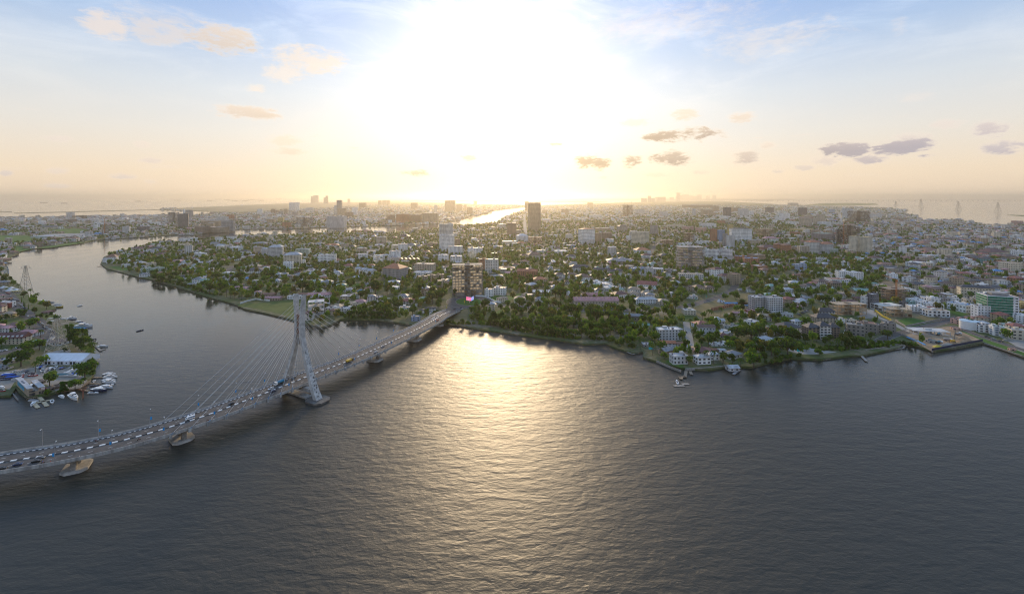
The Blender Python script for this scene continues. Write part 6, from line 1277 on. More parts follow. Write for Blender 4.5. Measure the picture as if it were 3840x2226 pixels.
def palm_mesh(seed, h=11.0, fl=4.2, nf=17):
	r = random.Random(seed); b = MB(); tb = MB()
	lean = (r.uniform(-1, 1), r.uniform(-1, 1)); pts = [(lean[0] * t * t, lean[1] * t * t, h * t) for t in (0, .33, .66, 1)]
	for i in range(3): tb.bar(pts[i], pts[i + 1], .26 - .05 * i, sides=6, r2=.22 - .05 * i)
	top = Vector(pts[-1])
	for i in range(nf):
		a = 2 * math.pi * i / nf + r.uniform(-.2, .2); e = r.uniform(-.15, .95)
		d = Vector((math.cos(a), math.sin(a), 0)); s = Vector((-d.y, d.x, 0)); prev = None
		for k in range(5):
			t = k / 4; w = .62 * (1 - t) ** .6 * (0.45 if k == 0 else 1) + .04
			p = top + d * fl * t * math.cos(e * (1 - t)) + Vector((0, 0, fl * (math.sin(e) * t - 1.05 * t * t)))
			row = [tuple(p - s * w - Vector((0, 0, w * .55))), tuple(p), tuple(p + s * w - Vector((0, 0, w * .55)))]
			if prev:
				o = len(b.v); b.add(prev + row, [(0, 1, 4, 3), (1, 2, 5, 4)], 0)
			prev = row
	return b.mesh('crown', [LEAF[4]]), tb.mesh('trunk', [M_BARK])
PROTO = {}
for i, (k, mi, rad, h, nl, n, fl) in enumerate([('dark spreading', 0, 7, 12, 8, 700, .75), ('dark rounded', 0, 5.5, 12, 6, 620, .9), ('green rounded', 1, 6, 12.5, 7, 650, .85), ('green uneven', 1, 6.5, 13.5, 8, 650, .9), ('bright green rounded', 2, 6, 11.5, 7, 650, .85), ('olive loose', 3, 5.5, 11.5, 6, 480, .8), ('green tall', 1, 4.6, 15, 7, 560, 1.2), ('dark tall', 0, 5, 16, 8, 600, 1.2)]):
	PROTO[k] = (crown_mesh('crown', 20 + i, LEAF[mi], n, .62, h, rad, nl, fl), rad, h)
for i, (k, h) in enumerate([('tall coconut palm', 13.0), ('short fan palm', 8.0), ('leaning coconut palm', 11.0)]):
	PROTO[k] = (palm_mesh(70 + i, h, 4.4 if i != 1 else 3.6, 18 if i != 1 else 22), 3.6, h)
conb = MB()
for k in range(16):
	conb.bar((0, 0, .5 + k * .65), (0, 0, 1.9 + k * .65), 1.15 * (1 - k / 17), sides=7, r2=.1)
PROTO['narrow cypress'] = ((conb.mesh('crown', [LEAF[1]]), None), 1.2, 11)
CM, TM = bpy.data.meshes, None
N_TREE = [0]
def tree(kind, X, Y, s=1.0, label=None, z=2.0, sz=None):
	(cm, tm), rad, h = PROTO[kind]
	nm = 'palm_tree' if 'palm' in kind else 'cypress_tree' if 'cypress' in kind else 'tree'
	cat = 'palm tree' if 'palm' in kind else 'tree'
	o = thing(nm, (X, Y, z), R.uniform(0, 6.28), label or 'x', cat, 'palms along the water and gardens' if cat == 'palm tree' else 'trees between the houses and along the shore')
	o.scale = (s, s, s * (sz or R.uniform(.85, 1.15)))
	if label is None:
		size = 'large ' if s > 1.25 else 'small ' if s < .8 else ''
		later(o, size + kind + ('' if 'palm' in kind else ' tree'), X, Y)
	link('crown', cm, o)
	if tm: link('trunk', tm, o)
	N_TREE[0] += 1
	TREES.append((X, Y, rad * s * .75))
	return o
TREES = []
def tc(kind, c, x, y, s=1.0, label=None, **kw):
	X, Y = W(c, x, y); return tree(kind, X, Y, s, label, **kw)
B4 = ['dark spreading', 'dark rounded', 'green rounded', 'green uneven', 'bright green rounded', 'olive loose']
# trees the photograph shows singly
for a in [('bright green rounded', 'C2', 305, 600, 1.15, 'round bright green tree at the roadside bend by the dark red-roofed house'), ('green rounded', 'C2', 830, 1110, 1.5, 'big bright tree at the boatyard corner beside the marquee'), ('green rounded', 'C2', 485, 1170, 1.15, 'single green tree standing behind the clubhouse'), ('dark spreading', 'C2', 205, 975, 1.45, 'large dark spreading tree left of the marquee'), ('bright green rounded', 'C2', 735, 1200, .8, 'low bushy tree at the quay edge by the boat jetty'), ('green rounded', 'C2', 285, 850, 1.0, None), ('bright green rounded', 'C2', 385, 815, .9, None), ('green rounded', 'C2', 230, 840, .9, None),
		  ('olive loose', 'C2', 455, 415, 1.05, 'orange-tinged tree on the lawn promontory'), ('dark rounded', 'C2', 340, 460, .8, None), ('short fan palm', 'C2', 360, 330, 1.4, 'bushy round palm at the left bank shore'), ('dark rounded', 'C2', 230, 300, .9, None), ('tall coconut palm', 'C2', 300, 300, 1.0, 'single tall palm near the yellow canopy'), ('dark rounded', 'C2', 35, 165, 1.2, None), ('dark rounded', 'C2', 105, 140, .7, None), ('green rounded', 'C2', 130, 185, .8, None), ('short fan palm', 'C2', 180, 215, 1.1, None),
		  ('short fan palm', 'C2', 395, 690, 1.2, None), ('green rounded', 'C2', 620, 1200, .6, None), ('short fan palm', 'C2', 820, 1150, .8, None), ('short fan palm', 'C2', 345, 1030, 1.2, None), ('dark rounded', 'C2', 60, 985, .7, None), ('tall coconut palm', 'C2', 120, 870, .7, None), ('dark rounded', 'C2', 490, 590, .6, None), ('dark rounded', 'C2', 635, 840, .5, None),
		  ('narrow cypress', 'C2', 243, 400, .9, None), ('narrow cypress', 'C2', 277, 420, .9, None), ('narrow cypress', 'C2', 210, 350, .8, None), ('narrow cypress', 'C2', 232, 395, .8, None),
		  ('green rounded', 'C8', 110, 320, 1.6, None), ('green rounded', 'C8', 1000, 190, 1.4, 'broad green tree at the roadside left of the waste ground'), ('green rounded', 'C8', 1190, 170, .7, None), ('dark spreading', 'C8', 1700, 530, 1.5, None), ('dark spreading', 'C8', 1850, 540, 1.7, 'biggest dark tree mass behind the waterfront houses'), ('dark spreading', 'C8', 1950, 520, 1.4, None), ('bright green rounded', 'C8', 1660, 580, .9, None), ('bright green rounded', 'C8', 1590, 560, .8, None), ('olive loose', 'C8', 1720, 640, 1.1, None),
		  ('bright green rounded', 'C8', 1880, 835, 1.35, 'bright round tree at the water edge by the boat shelter'), ('bright green rounded', 'C8', 1850, 680, 1.0, None), ('dark rounded', 'C8', 2080, 700, 1.2, None), ('dark spreading', 'C8', 2260, 720, 1.5, 'dark overhanging tree at the mansion waterfront'), ('dark rounded', 'C8', 2180, 620, 1.2, None), ('dark spreading', 'C8', 2310, 560, 1.3, None), ('dark rounded', 'C8', 1960, 700, 1.1, None), ('dark rounded', 'C8', 2250, 640, 1.3, None), ('dark rounded', 'C8', 2370, 550, 1.1, None), ('dark rounded', 'C8', 2000, 770, .9, None), ('green rounded', 'C8', 2120, 740, .9, None), ('dark rounded', 'C8', 1540, 770, .9, None), ('dark rounded', 'C8', 1640, 800, .8, None),
		  ('tall coconut palm', 'C8', 1345, 790, .9, 'slender palm in front of the glazed villa'), ('tall coconut palm', 'C8', 1425, 800, 1.1, None), ('leaning coconut palm', 'C8', 1525, 795, 1.1, None), ('short fan palm', 'C8', 1735, 820, 1.1, None), ('tall coconut palm', 'C8', 1500, 640, 1.1, None), ('tall coconut palm', 'C8', 1510, 265, 1.0, None), ('tall coconut palm', 'C8', 1300, 320, 1.1, None), ('tall coconut palm', 'C8', 1370, 320, 1.4, None), ('tall coconut palm', 'C8', 1400, 300, 1.1, None), ('short fan palm', 'C8', 1170, 350, .9, None), ('short fan palm', 'C8', 1200, 500, 1.2, None), ('short fan palm', 'C8', 1230, 470, 1.2, None),
		  ('green rounded', 'C8', 1370, 600, 1.1, None), ('dark rounded', 'C8', 1290, 590, .9, None), ('dark rounded', 'C8', 1430, 570, .9, None), ('dark rounded', 'C8', 1110, 640, .9, None), ('bright green rounded', 'C8', 880, 740, .7, 'clipped bright tree beside the grey balcony house'), ('green rounded', 'C8', 1150, 800, .7, None), ('tall coconut palm', 'C8', 600, 640, 1.2, None), ('short fan palm', 'C8', 770, 640, 1.0, None), ('short fan palm', 'C8', 850, 690, .9, None), ('bright green rounded', 'C8', 490, 590, 1.1, 'bright tree leaning over the low river fence'), ('tall coconut palm', 'C8', 740, 700, .9, None), ('dark rounded', 'C8', 1640, 300, .9, None), ('dark rounded', 'C8', 1750, 205, 1.0, None), ('dark rounded', 'C8', 1740, 140, 1.0, None), ('dark rounded', 'C8', 2110, 330, .9, None), ('short fan palm', 'C8', 1960, 225, .8, None),
		  ('short fan palm', 'C8', 1810, 345, .8, None), ('short fan palm', 'C8', 1870, 345, .8, None), ('short fan palm', 'C8', 1935, 340, .8, None), ('short fan palm', 'C8', 2010, 330, .8, None), ('narrow cypress', 'C8', 1940, 385, .5, None), ('narrow cypress', 'C8', 2050, 385, .5, None),
		  ('bright green rounded', 'C9', 70, 1070, .6, 'small tree on the pool terrace, left one'), ('bright green rounded', 'C9', 215, 1120, .7, 'small bright tree at the terrace corner, right one'), ('dark spreading', 'C9', 985, 935, 1.0, 'dark shrub-like tree between the hedge and the road'), ('dark rounded', 'C9', 795, 940, .8, None), ('dark rounded', 'C9', 280, 1010, .9, None), ('dark rounded', 'C9', 190, 970, .9, None), ('short fan palm', 'C9', 430, 1040, 1.2, None), ('dark rounded', 'C9', 530, 1050, 1.1, None), ('dark rounded', 'C9', 620, 1040, 1.0, None), ('dark rounded', 'C9', 470, 990, .9, None), ('short fan palm', 'C9', 345, 1040, 1.0, None), ('dark rounded', 'C9', 60, 990, .9, None), ('dark rounded', 'C9', 330, 970, .9, None), ('dark rounded', 'C9', 560, 960, .9, None), ('green rounded', 'C9', 670, 1000, .8, None), ('green rounded', 'C9', 700, 1020, .7, None),
		  ('dark spreading', 'C9', 290, 545, 1.4, 'broad dark tree behind the open concrete frame'), ('green rounded', 'C9', 420, 540, 1.4, None), ('dark rounded', 'C9', 320, 590, 1.0, None), ('green uneven', 'C9', 590, 375, 1.0, None), ('dark rounded', 'C9', 190, 440, 1.0, None), ('dark rounded', 'C9', 100, 470, 1.1, None), ('short fan palm', 'C9', 125, 590, 1.1, None), ('dark rounded', 'C9', 40, 600, 1.0, None), ('green rounded', 'C9', 665, 175, 1.4, None), ('dark tall', 'C9', 1510, 230, 1.0, 'tall dark tree clump among the right-hand villas'), ('dark tall', 'C9', 1545, 200, 1.0, None), ('green rounded', 'C9', 1280, 215, 1.2, None), ('dark rounded', 'C9', 1390, 225, 1.0, None), ('dark rounded', 'C9', 1180, 230, 1.0, None), ('green rounded', 'C9', 1060, 320, .9, None), ('bright green rounded', 'C9', 910, 305, .6, None), ('dark rounded', 'C9', 850, 330, .7, None), ('dark rounded', 'C9', 900, 250, 1.0, None), ('dark rounded', 'C9', 960, 240, .9, None),
		  ('green rounded', 'C5', 1615, 1180, 1.2, None), ('dark rounded', 'C5', 1710, 1240, 1.4, None), ('green rounded', 'C5', 960, 1350, 1.9, 'large rounded tree left of the pink terraces'), ('dark spreading', 'C5', 900, 1330, 1.5, None), ('dark rounded', 'C5', 1225, 1440, .6, None), ('dark spreading', 'C5', 1850, 1080, 1.2, None), ('narrow cypress', 'C5', 745, 1290, 1.0, None), ('narrow cypress', 'C5', 805, 1290, 1.0, None), ('narrow cypress', 'C5', 635, 1340, .9, None), ('narrow cypress', 'C5', 690, 1300, .8, None),
		  ('green rounded', 'C3', 1390, 1285, 1.1, 'round tree beside the long pink school roof'), ('dark spreading', 'C3', 1700, 1260, 1.8, 'biggest dark tree behind the galleried school block'), ('dark rounded', 'C3', 1620, 1160, 1.5, None), ('dark spreading', 'C3', 1310, 1110, 1.5, None), ('dark spreading', 'C3', 940, 1140, 1.5, None), ('dark rounded', 'C3', 680, 1120, 1.2, None), ('green rounded', 'C3', 190, 1090, 1.2, None), ('dark tall', 'C3', 590, 1280, 1.4, 'tall dark tree standing right at the creek bank'), ('green uneven', 'C3', 680, 1270, 1.2, None), ('bright green rounded', 'C3', 730, 1210, 1.0, None), ('dark spreading', 'C4', 660, 1290, 1.8, None), ('dark rounded', 'C4', 800, 1290, 1.5, None), ('green rounded', 'C4', 1190, 1290, 1.5, None), ('dark rounded', 'C4', 165, 1360, 1.1, None), ('green rounded', 'C4', 870, 1300, 1.1, None), ('dark rounded', 'C4', 1330, 1310, 1.3, None), ('dark rounded', 'C4', 1600, 1300, .9, None),
		  ('dark spreading', 'C14', 1040, 340, 1.0, 'round tree between the two waterfront houses'), ('green rounded', 'C14', 215, 95, 1.1, None), ('dark spreading', 'C14', 1470, 150, 1.8, 'spreading tree beside the roundabout approach'), ('dark spreading', 'C14', 1350, 170, 1.5, None), ('green rounded', 'C14', 1000, 200, .8, None), ('dark rounded', 'C14', 2170, 290, 1.4, None), ('green rounded', 'C14', 2150, 230, .9, None), ('dark rounded', 'C14', 1600, 500, .8, None), ('dark rounded', 'C14', 1830, 490, .7, None), ('green rounded', 'C14', 1975, 330, .8, None)]:
	tc(a[0], a[1], a[2], a[3], a[4] * 1.0, a[5])
# belts of trees: (crop, from, to, rows of count, kinds, size, spread metres)
def belt(c, pts, n, kinds, s0, s1, spread):
	wp = [W(c, *p) for p in pts]; seg = [math.hypot(b[0] - a[0], b[1] - a[1]) for a, b in zip(wp, wp[1:])]; T = sum(seg)
	for i in range(n):
		t = T * (i + .5) / n; k = 0
		while t > seg[k] and k < len(seg) - 1: t -= seg[k]; k += 1
		u = t / seg[k]; X = wp[k][0] + (wp[k + 1][0] - wp[k][0]) * u + R.uniform(-1, 1) * spread; Y = wp[k][1] + (wp[k + 1][1] - wp[k][1]) * u + R.uniform(-1, 1) * spread
		tree(R.choice(kinds), X, Y, R.uniform(s0, s1))
DK = ['dark spreading', 'dark rounded', 'green uneven', 'dark rounded', 'green rounded']
belt('C10', [(120, 640), (400, 690), (760, 760), (900, 790), (1200, 815), (1500, 830), (1700, 840)], 24, DK, .75, 1.1, 2)
belt('C10', [(100, 600), (400, 640), (800, 700), (1200, 740), (1600, 760), (1900, 800)], 22, DK + ['green tall'], .8, 1.25, 5)
belt('C10', [(900, 640), (1300, 680), (1700, 700), (2050, 760), (2150, 800)], 14, DK + ['tall coconut palm', 'short fan palm'], .8, 1.2, 6)
belt('C10', [(300, 470), (700, 540), (1000, 600), (1150, 650)], 12, DK, .8, 1.3, 7)
belt('C10', [(350, 420), (700, 440), (1000, 430), (1100, 450)], 10, DK, .9, 1.4, 6)
belt('C10', [(1200, 500), (1500, 560), (1800, 620), (1950, 600)], 10, DK + ['bright green rounded'], .9, 1.5, 8)
belt('C10', [(1650, 460), (1900, 520), (2100, 460), (2350, 560)], 9, DK + ['short fan palm'], .8, 1.2, 7)
belt('C10', [(1900, 700), (2200, 640), (2450, 640)], 8, ['tall coconut palm', 'short fan palm', 'green rounded'], .8, 1.1, 6)
belt('C14', [(20, 380), (200, 370), (400, 380), (600, 390), (770, 400)], 12, DK, .6, .95, 2)
belt('C14', [(100, 330), (350, 320), (700, 330), (780, 300)], 10, DK, .8, 1.15, 4)
belt('C14', [(400, 240), (600, 230), (780, 230)], 6, DK, .8, 1.1, 5)
belt('C14', [(1250, 350), (1350, 370), (1430, 330)], 4, ['dark rounded'], .5, .7, 2)
belt('C3', [(-10, 1110), (150, 1150), (350, 1200), (520, 1270)], 13, ['dark rounded', 'green rounded', 'green uneven'], .45, .8, 2)
belt('C3', [(760, 1290), (900, 1330), (1050, 1370), (1180, 1330)], 14, ['tall coconut palm', 'tall coconut palm', 'leaning coconut palm', 'short fan palm'], .8, 1.2, 6)
belt('C3', [(700, 1250), (850, 1280), (1000, 1290), (1180, 1270)], 10, ['tall coconut palm', 'leaning coconut palm', 'green tall'], .8, 1.1, 5)
belt('C2', [(740, 690), (800, 760), (860, 850), (885, 930)], 14, ['tall coconut palm', 'short fan palm', 'dark tall', 'leaning coconut palm'], .75, 1.05, 3)
belt('C2', [(640, 690), (700, 730), (760, 800), (800, 860)], 10, ['dark rounded', 'dark tall', 'short fan palm'], .7, 1.0, 3)
belt('C2', [(650, 620), (720, 650), (800, 680)], 5, ['green rounded', 'short fan palm', 'dark rounded'], .6, .8, 2)
belt('C2', [(880, 960), (890, 1010), (900, 1040)], 3, ['short fan palm'], .7, .9, 1)
belt('C2', [(0, 540), (100, 520), (200, 500), (250, 470)], 9, ['dark rounded', 'green tall', 'short fan palm'], .6, .9, 4)
belt('C2', [(350, 500), (430, 510), (520, 490)], 5, ['dark rounded', 'green rounded'], .4, .6, 1)
belt('C1', [(1830, 1300), (1900, 1320), (2033, 1330)], 6, ['dark rounded', 'green uneven'], .7, 1.2, 3)
belt('C1', [(1550, 1180), (1620, 1200), (1690, 1200)], 4, ['tall coconut palm', 'dark rounded'], .6, .8, 1)
belt('C9', [(700, 1010), (800, 1000), (900, 1000), (1000, 990)], 9, ['bright green rounded', 'green rounded'], .3, .5, 3)

# ------------------------------------------------------------------ the rest of the town
FG = {}
for f in FOOT: FG.setdefault((int(f[0] // 60), int(f[1] // 60)), []).append(f)
for X, Y, r_ in TREES: FG.setdefault((int(X // 60), int(Y // 60)), []).append((X, Y, r_))
RG = {}
for pts, w in ROADS:
	for p in subdiv(pts, 6.0): RG.setdefault((int(p[0] // 30), int(p[1] // 30)), []).append((p[0], p[1], w / 2))
for p in BL: RG.setdefault((int(p[0] // 30), int(p[1] // 30)), []).append((p[0], p[1], 15))
def clear(X, Y, r):
	gx, gy = int(X // 60), int(Y // 60)
	for i in (-1, 0, 1):
		for j in (-1, 0, 1):
			for f in FG.get((gx + i, gy + j), ()):
				if len(f) == 3:
					if (X - f[0]) ** 2 + (Y - f[1]) ** 2 < (f[2] * .8 + r) ** 2: return False
				else:
					dx, dy = X - f[0], Y - f[1]; c, s = math.cos(f[5]), math.sin(f[5])
					u, v = dx * c + dy * s, -dx * s + dy * c
					if abs(u) < f[3] / 2 + r and abs(v) < f[4] / 2 + r: return False
	gx, gy = int(X // 30), int(Y // 30)
	for i in (-1, 0, 1):
		for j in (-1, 0, 1):
			for f in RG.get((gx + i, gy + j), ()):
				if (X - f[0]) ** 2 + (Y - f[1]) ** 2 < (f[2] + r) ** 2: return False
	return True
PB = [(min(p[0] for p in q), min(p[1] for p in q), max(p[0] for p in q), max(p[1] for p in q), q) for q in PATCHES]
def in_patch(x, y):
	return any(a <= x <= c and b <= y <= d and inside((x, y), q) for a, b, c, d, q in PB)
SANDP = [(610, 783.5), (790, 776.5), (950, 768.5), (1080, 763.5), (1240, 759.5), (1440, 757.6), (1460, 764), (1300, 776), (1080, 790), (900, 802), (800, 798)]
DENSE = [(3190, 905), (3290, 830), (3480, 828), (3660, 840), (4400, 845), (4600, 1330), (3840, 1330), (3640, 1230), (3420, 1150), (3320, 1060), (3420, 1000), (3330, 960), (3200, 960)]
YARD = [(3000, 1180), (3130, 1130), (3420, 1150), (3640, 1230), (3840, 1330), (4300, 1500), (4300, 1600), (3300, 1330), (3000, 1330)]
WOODB = [(1840, 1160), (2300, 1175), (2500, 1160), (2520, 1280), (2300, 1330), (1850, 1260)]
def zone_of(x, y, left):
	if left:
		if y > 1060: return (.18, .25, 'left')
		if y > 850: return (.62, .20, 'vi')
		if y > 800 and x < 640: return (.8, .12, 'vi')
		return (.55, .28, 'vi')
	if inside((x, y), DENSE): return (.82, .12, 'dense')
	if inside((x, y), YARD): return (.06, .18, 'dense')
	if inside((x, y), WOODB): return (.02, .95, 'ikoyi')
	if y < 800: return (.45, .35, 'ikoyi')
	if x > 3000 and y < 960: return (.42, .45, 'dense')
	return (.25, .68, 'ikoyi')
PAL = {'ikoyi': (['white', 'white', 'off-white', 'cream', 'beige', 'light grey'], ['charcoal', 'brown', 'grey', 'pale grey', 'grey', 'rust', 'red', 'tan', 'pale grey', 'maroon', 'green']),
	   'dense': (['white', 'cream', 'off-white', 'beige', 'cream', 'tan', 'light grey'], ['maroon', 'brown', 'charcoal', 'rust', 'red', 'pink', 'grey', 'charcoal', 'brown', 'pale grey', 'blue']),
	   'vi': (['white', 'cream', 'beige', 'light grey', 'off-white', 'tan'], ['grey', 'pink', 'brown', 'maroon', 'pale grey', 'charcoal', 'rust', 'tan']),
	   'left': (['white', 'cream', 'tan'], ['maroon', 'pink', 'brown', 'grey'])}
H_, T_ = [], []
Y_FAR = 3000
def scatter(poly, left):
	xs = [p[0] for p in poly]; ys = [p[1] for p in poly]
	D = 330.0
	while D < 9000:
		cell = max(12.5, 9.5 + D * .0055) if D < 3000 else 26 + (D - 3000) * .012
		lim = D * 1.34 + 60
		X = -lim
		while X < lim:
			jx, jy = X + R.uniform(-.38, .38) * cell, D + R.uniform(-.38, .38) * cell
			x, y = back(jx, jy)
			if inside((x, y), poly) and inside(back(jx, jy - 13), poly) and (Y_FAR < jy or inside(back(jx - 12, jy), poly) and inside(back(jx + 12, jy), poly)):
				z = zone_of(x, y, left); q = R.random()
				# gardens, clumps and clearings instead of an even sprinkle
				cl = mathutils_noise(jx * .006, jy * .006)
				ph = z[0] * (1.25 - .7 * cl); pt = z[1] * (.82 + .45 * cl)
				if q < ph + pt and not in_patch(x, y) and not inside((x, y), SANDP):
					house = q < ph
					if house and (R.random() < .62 or cell > 24):
						if clear(jx, jy, 7.5):
							H_.append((jx, jy, z[2])); FG.setdefault((int(jx // 60), int(jy // 60)), []).append((jx, jy, 8.5))
					elif clear(jx, jy, 3.2) and clear(jx, jy + 9, 1.5): T_.append((jx, jy, z[2]))
			X += cell
		D += cell
from mathutils import noise as mn
def mathutils_noise(a, b): return max(0.0, min(1.0, .5 + mn.noise(Vector((a, b, .3))) * 1.3))
IK_IN = IKOYI
scatter(IKOYI, False); scatter(VI, True)
print('scatter', len(H_), len(T_), 'footprints', len(FOOT), 'trees by hand', N_TREE[0], round(time.time() - T0, 1))
# houses: the nearest ones are things of their own, the rest one mass
H_.sort(key=lambda h: h[1])
def house_dims(zn, D, r):
	big = D > 3000
	w = r.uniform(10, 19) * (1.5 if big else 1); d = w * r.uniform(.6, .95)
	nf = r.choice([1, 2, 2, 2, 3]) if zn != 'dense' else r.choice([2, 2, 3, 3, 4])
	if big: nf = r.choice([2, 3, 4, 5])
	if D > 1150 and r.random() < .06: nf = r.choice([4, 5, 6, 8]); w = r.uniform(18, 28); d = w * r.uniform(.5, .8)
	return w, d, nf
N_SINGLE = 60
fb = MB(); FM = []; FI = {}
def fm(m):
	if m.name not in FI: FI[m.name] = len(FM); FM.append(m)
	return FI[m.name]
n_in = 0
for X, Y, zn in H_:
	r = R; w, d, nf = house_dims(zn, Y, r)
	wl, rf = r.choice(PAL[zn][0]), r.choice(PAL[zn][1])
	flat = r.random() < .3 or nf > 4; yaw = r.choice([0, .3, -.3, .15, -.15, .7]) + r.uniform(-.1, .1)
	inview = abs(X) / Y < 1.11 and Y > 380
	if inview and n_in < N_SINGLE and not (zn == 'left' and Y < 300):
		n_in += 1
		root = thing('house', (X, Y, 2), yaw, 'x', 'house', 'houses of the town')
		st_w = {1: 'single-storey', 2: 'two-storey', 3: 'three-storey', 4: 'four-storey'}.get(nf, 'tall')
		later(root, f"{wl} {st_w} {'flat-roofed' if flat else rf + '-roofed'} house", X, Y)
		body(root, w, d, nf * 3.1 + (0 if flat else 2.2), nf, wl, 'flat' if flat else 'hip', 'pale grey' if flat else rf, Y < 480, False, None, None, None)
		continue
	c, s = math.cos(yaw), math.sin(yaw)
	h = nf * 3.1; m = MB()
	m.box(0, 0, 2, 2 + h, w, d, 0, fm(wallm(wl)), bottom=False)
	if flat: m.box(0, 0, 2 + h, 2 + h + .5, w + .3, d + .3, 0, fm(roofm(r.choice(['pale grey', 'white', 'grey', 'concrete']))));
	else: m.hip(w, d, 2 + h, .25 * min(w, d), over=.7, m=fm(roofm(rf)))
	if flat and r.random() < .5: m.box(w * .2, d * .1, 2.5 + h, 4.8 + h, 4, 3, 0, fm(wallm(wl)))
	if Y < 2600:
		gi = fm(M_GLASS)
		for f in range(nf):
			z0 = 2 + f * 3.1 + 1
			n = max(2, int(w / 4))
			for k in range(n): m.box(-w / 2 + w * (k + .5) / n, -d / 2, z0, z0 + 1.3, 1.4, .2, 0, gi, bottom=False)
			for sd in (-1, 1): m.box(sd * w / 2, 0, z0, z0 + 1.3, .2, d * .35, 0, gi, bottom=False)
	o = len(fb.v)
	fb.v += [(X + a * c - b * s, Y + a * s + b * c, z) for a, b, z in m.v]
	fb.f += [tuple(i + o for i in f) for f in m.f]; fb.m += m.m
fb.build('distant_houses', FM, kind='stuff', label='mass of small distant houses filling the town behind the nearer ones')
# towers scattered through the far districts stay in one mass too
# trees: the nearest ones as things, the rest merged
T_.sort(key=lambda t: t[1])
TK = {'ikoyi': DK + ['green rounded', 'bright green rounded', 'short fan palm', 'green tall'], 'dense': ['dark rounded', 'green rounded', 'dark tall'], 'vi': ['dark rounded', 'green rounded'], 'left': ['dark rounded', 'short fan palm', 'green rounded', 'tall coconut palm']}
left_n = 300 - N_TREE[0]; rest = []
for X, Y, zn in T_:
	if left_n > 0 and abs(X) / Y < 1.11 and not (zn == 'left' and X / Y < -1.1):
		tree(R.choice(TK[zn]), X, Y, R.uniform(.6, 1.15)); left_n -= 1
	else: rest.append((X, Y, zn))
def far_proto(seed, nlf):
	r = random.Random(seed); vs, fs, ms = [], [], []
	L = [(r.uniform(-.45, .45), r.uniform(-.45, .45), r.uniform(.55, .8), r.uniform(.4, .6)) for _ in range(4)]
	b = MB()
	for x, y, z, q in L:
		t = (1 + 5 ** .5) / 2; rows = []
		for v in [(-1, t, 0), (1, t, 0), (-1, -t, 0), (1, -t, 0), (0, -1, t), (0, 1, t), (0, -1, -t), (0, 1, -t), (t, 0, -1), (t, 0, 1), (-t, 0, -1), (-t, 0, 1)]:
			v = Vector(v).normalized() * q * .72 * r.uniform(.75, 1.2); rows.append((x + v.x, y + v.y, z + v.z * .6))
		b.add(rows, [(0, 11, 5), (0, 5, 1), (0, 1, 7), (0, 7, 10), (0, 10, 11), (1, 5, 9), (5, 11, 4), (11, 10, 2), (10, 7, 6), (7, 1, 8), (3, 9, 4), (3, 4, 2), (4, 9, 5), (2, 4, 11), (9, 8, 1)])
	for i in range(nlf):
		x, y, z, q = r.choice(L); u = Vector((r.gauss(0, 1), r.gauss(0, 1), r.gauss(0, 1) + .3)).normalized(); rr = q * r.uniform(.8, 1.1)
		c = Vector((x + u.x * rr, y + u.y * rr, z + u.z * rr * .62)); n = (u + Vector((r.gauss(0, .6), r.gauss(0, .6), r.gauss(0, .6)))).normalized(); p = n.orthogonal().normalized(); w = n.cross(p); s = r.uniform(.10, .2)
		b.add([tuple(c - p * s), tuple(c + w * s * .8), tuple(c + p * s), tuple(c - w * s * .8)], [(0, 1, 2, 3)])
	b.add([(-.05, 0, 0), (.05, 0, 0), (0, .05, .5)], [(0, 1, 2)])
	loops = [i for f in b.f for i in f]; cnt = [len(f) for f in b.f]
	return np.array(b.v, np.float32), np.array(loops, np.int32), np.array(cnt, np.int32)
FP = {0: [far_proto(i, 60) for i in range(5)], 1: [far_proto(i + 9, 14) for i in range(4)]}
V, L_, C_, MI = [], [], [], []; vo = 0
for X, Y, zn in rest:
	v, l, c = R.choice(FP[0 if Y < 1300 else 1])
	s = R.uniform(3.8, 8.2) * (1 if Y < 2500 else 1.5); h = R.uniform(8.5, 14) * (1 if Y < 2500 else 1.15); a = R.uniform(0, 6.28); ca, sa = math.cos(a), math.sin(a)
	q = np.empty_like(v); q[:, 0] = X + (v[:, 0] * ca - v[:, 1] * sa) * s; q[:, 1] = Y + (v[:, 0] * sa + v[:, 1] * ca) * s; q[:, 2] = 2 + v[:, 2] * h
	V.append(q); L_.append(l + vo); C_.append(c); vo += len(v); MI.append(np.full(len(c), R.choice([0, 0, 1, 1, 1, 2, 3]), np.int32))
BANK = [('C10', [(-40, 560), (120, 640), (400, 700), (800, 775), (1200, 820), (1720, 845)], 4, 150), ('C10', [(1720, 850), (2100, 960)], 3, 14), ('C14', [(0, 385), (300, 390), (700, 400), (790, 380)], 4, 60), ('C14', [(1620, 480), (1900, 490), (2500, 500)], 3, 40), ('C15', [(890, 300), (1000, 290), (1200, 300)], 4, 30),
		('C3', [(-60, 1095), (150, 1150), (350, 1215), (540, 1275), (700, 1295)], 4, 110), ('C9', [(700, 1050), (1000, 1010), (1180, 985), (1330, 1020)], 5, 70), ('C8', [(1640, 830), (1800, 870), (1950, 850), (2250, 730), (2380, 720)], 3, 60), ('C9', [(20, 1010), (300, 1060), (640, 1060)], 5, 60), ('C2', [(820, 650), (880, 800), (905, 930), (900, 1060)], 3, 50), ('C1', [(1830, 1310), (2033, 1345)], 3, 20), ('C1', [(640, 870), (850, 860), (1000, 850)], 8, 30), ('C1', [(1240, 810), (1320, 805)], 6, 12), ('C13', [(1000, 985), (1700, 880), (1900, 720)], 1.5, 24)]
